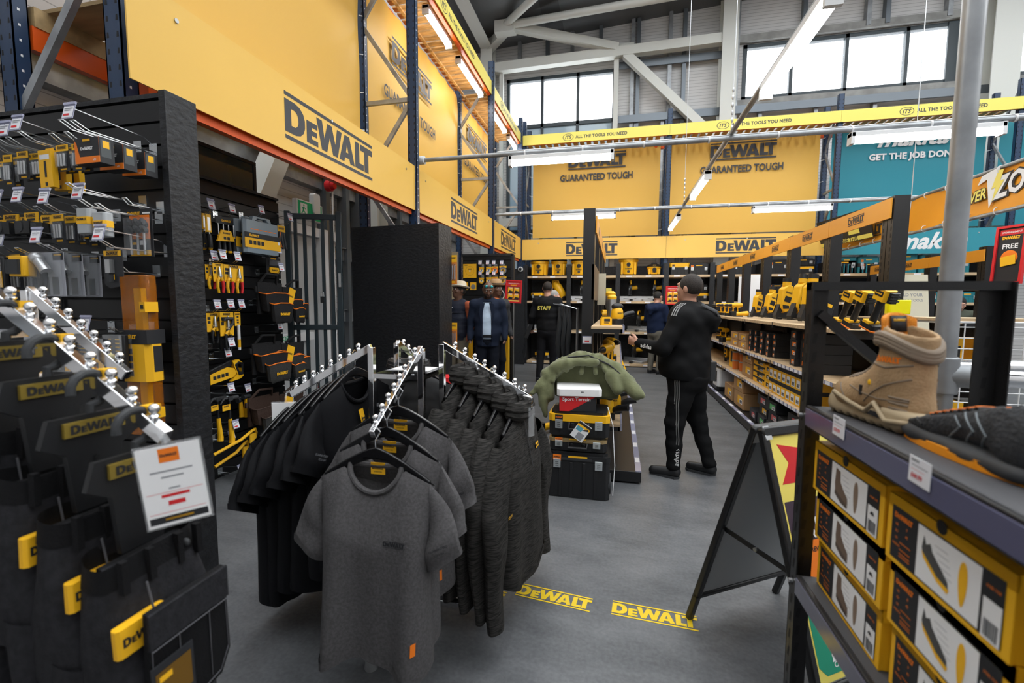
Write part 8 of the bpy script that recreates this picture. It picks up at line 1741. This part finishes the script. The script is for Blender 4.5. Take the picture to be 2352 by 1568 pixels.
for sy in (-1, 1): mb.tube([(-.03, sy * .05, .03), (.03, sy * .058, .022), (.07, sy * .056, .055), (.1, sy * .053, .03), (.16, sy * .053, .04), (.22, sy * .052, .055)], .006, BEIS, 8); mb.prism([(.03, .0), (.09, .004), (.08, .014), (.04, .012)], .003, INK, frame((0, sy * .055, .022), (1, 0, 0), (0, 0, 1)), -.001)
mb.build('sole', bt, smooth=60)
ring = [(.052 + .064 * math.cos(a), .05 * math.sin(a), .2 + .014 * math.cos(a) - .01 * math.cos(2 * a)) for a in [2 * PI * i / 28 for i in range(29)]]
mb = MB(); [mb.tube([(x, y * (1 + .012 * q), z - .0075 * q) for x, y, z in ring], .0095, BEIC, 10) for q in range(3)]; mb.build('padded_collar', bt)
mb = MB(); mb.grid(lambda a, b_: (.088 + .012 * b_ - .02 * (a - .5) ** 2 * 4, (a - .5) * .078, (.14 + .122 * b_) - .014 * abs(a - .5) ** 2 * 4 * b_), 12, 10, ORM); M = frame((.1205, 0, .222), (0, 1, 0), (.2, 0, 1)); M = frame((.0915, 0, .236), (0, -1, 0), (.12, 0, 1)); patch(mb, M, .034, .036, INK, .006); put_logo(mb, M @ Tr(0, .008, 0), .028, YELP, bars=False, z=.007)
mb.build('tongue', bt, solid=.01)
up = next(c for c in bt.children if c.name.startswith('upper')); bpy.context.view_layer.update(); mb = MB()
for sy in (-1, 1):
    tmp = MB(); put_logo(tmp, frame((.052, 0, .158), (-sy, 0, 0), (0, 0, 1)), .07, ORG, bars=False, z=0)
    v = []
    for p in tmp.v: q = lay(up, [(p[0], 0, p[2])], (0, -sy, 0), .0012); v.append(q[0] if q else Vector((p[0], sy * .05, p[2])))
    mb.add(v, tmp.f, ORG)
mb.build('side_lettering', bt, smooth=0); mb = MB()
for k in range(6):
    x = .112 + k * .014
    for e in (-1, 1):
        q = lay(up, dense([(x, -.03 * e, .3), (x + .012, .03 * e, .3)]), (0, 0, -1), .001)
        if len(q) > 2: mb.tube(q, .0026, BEIC, 6)
mb.build('laces', bt)
mb = MB()
for sy in (-1, 1):
    D = (0, -sy, 0)
    for pl, r in (([(-.0, 0, .12), (.05, 0, .1), (.09, 0, .075), (.12, 0, .05)], .0022), ([(.0, 0, .07), (.07, 0, .065), (.13, 0, .07), (.17, 0, .08)], .002), ([(.0, 0, .15), (.05, 0, .14), (.095, 0, .145)], .0026), ([(.0, 0, .186), (.05, 0, .18), (.1, 0, .186)], .0022), ([(.165, 0, .03), (.19, 0, .06), (.21, 0, .08)], .002)):
        q = lay(up, dense(pl), D); (mb.tube(q, r, BEIC, 6) if len(q) > 2 else None)
    for k in range(3):
        q = lay(up, dense([(-.0, 0, .05 + k * .012), (.04, 0, .052 + k * .012)]), D); (mb.tube(q, .0028, BEIC, 6) if len(q) > 2 else None)
    q = lay(up, [(.1, 0, .098), (.128, 0, .075)], D)
    if len(q) == 2: mb.ball(q[0], .007, YEL, 10, (1, .3, 1)); mb.cb(q[1], (.008, .004, .024), INK)
mb.build('seams', bt)
# trainer
GRM = mat('charcoal_textile_upper', (.03, .032, .036), .65, noise=.3, nscale=60, bump=.4, bscale=160); GTR = mat('grey_reflective_trim', (.2, .23, .25), .4)
tr = thing('trainer', 'black safety trainer with orange sole at the right edge of the shoe rack', 'shoe', M=Tr(.62, .80, 1.137) @ Rz(1.60))
s = SDF((-.05, -.07, 0), (.31, .07, .16), h_); s.cone((.02, 0, .05), (.04, 0, .1), .042, .04, .02, ((0, 1, 0), .8)); s.cone((.06, 0, .07), (.17, 0, .055), .045, .038, .03, ((0, 1, 0), .95)); s.ell((.22, 0, .045), (.075, .046, .042), .025); s.ell((.02, 0, .06), (.05, .042, .055), .02); s.cut((0, 0, .016), (0, 0, -1)); s.cut((.03, 0, .115), (.35, 0, 1)); s.cone((.035, 0, .09), (.045, 0, .16), .03, .034, 0, None, 'sub')
mb = MB(); s.into(mb, GRM); mb.build('upper', tr, smooth=80)
s = SDF((-.05, -.08, -.005), (.32, .08, .06), h_); s.cone((.02, 0, .012), (.1, 0, .012), .046, .044, .02, ((0, 0, 1), .5)); s.cone((.1, 0, .012), (.22, 0, .016), .044, .05, .02, ((0, 0, 1), .5)); s.ell((.25, 0, .022), (.052, .045, .026), .015); s.cut((0, 0, 0), (0, 0, -1)); mb = MB(); s.into(mb, BLK2); mb.build('midsole', tr, smooth=60)
mb = MB(); sol = [(.125 + .17 * math.cos(a), (.05 + .006 * math.cos(a)) * math.copysign(abs(math.sin(a)) ** .8, math.sin(a))) for a in [2 * PI * i / 40 for i in range(40)]]
for i in range(0, 40, 2):
    a, b_ = sol[i], sol[(i + 1) % 40]; c = sol[(i + 2) % 40]; mb.prism([(a[0], a[1]), (c[0], c[1]), (c[0] * .9 + .0125, c[1] * .8), (a[0] * .9 + .0125, a[1] * .8)], .012 + .004 * (i % 4 == 0), mat('orange_outsole', (.85, .3, .01), .5), Matrix(), -.001)
mb.tube([(.29, -.02, .02), (.296, 0, .03), (.29, .02, .02)], .012, MATS['orange_outsole'], 8); mb.build('outsole', tr)
up = next(c for c in tr.children if c.name.startswith('upper')); bpy.context.view_layer.update(); mb = MB(); m2 = MB()
for k in range(6):
    x = .185 - k * .018
    for e in (-1, 1):
        q = lay(up, dense([(x, -.032 * e, .3), (x + .014, .032 * e, .3)]), (0, 0, -1), .003)
        if len(q) > 2: mb.tube(q, .0036, BLK, 6); mb.tube([p + Vector((.002, 0, .002)) for p in q], .0022, ORG, 6)
mb.build('laces', tr)
for sy in (-1, 1):
    for dx in (0, .03, .06):
        q = lay(up, dense([(.15 - dx, 0, .088), (.115 - dx, 0, .058), (.15 - dx, 0, .03)]), (0, -sy, 0))
        if len(q) > 2: m2.tube(q, .0017, GTR, 6)
    q = lay(up, dense([(.2, 0, .04), (.235, 0, .058), (.262, 0, .06)]), (0, -sy, 0))
    if len(q) > 2: m2.tube(q, .002, BLK2, 6)
m2.build('side_trim', tr)
t = thing('display_bin', 'red box stack behind the chrome rail left of the standing men', 'box', (-1.55, 3.85, 0)); mb = MB(); mb.box(-.1, -.1, 0, .1, .1, .62, CARD); mb.build('lower_box', t); mb = MB(); mb.box(-.1, -.1, .62, .1, .1, .74, RED); mb.box(-.09, -.101, .66, .05, -.1, .69, WHT); mb.build('red_box', t)
bpy.context.view_layer.update()
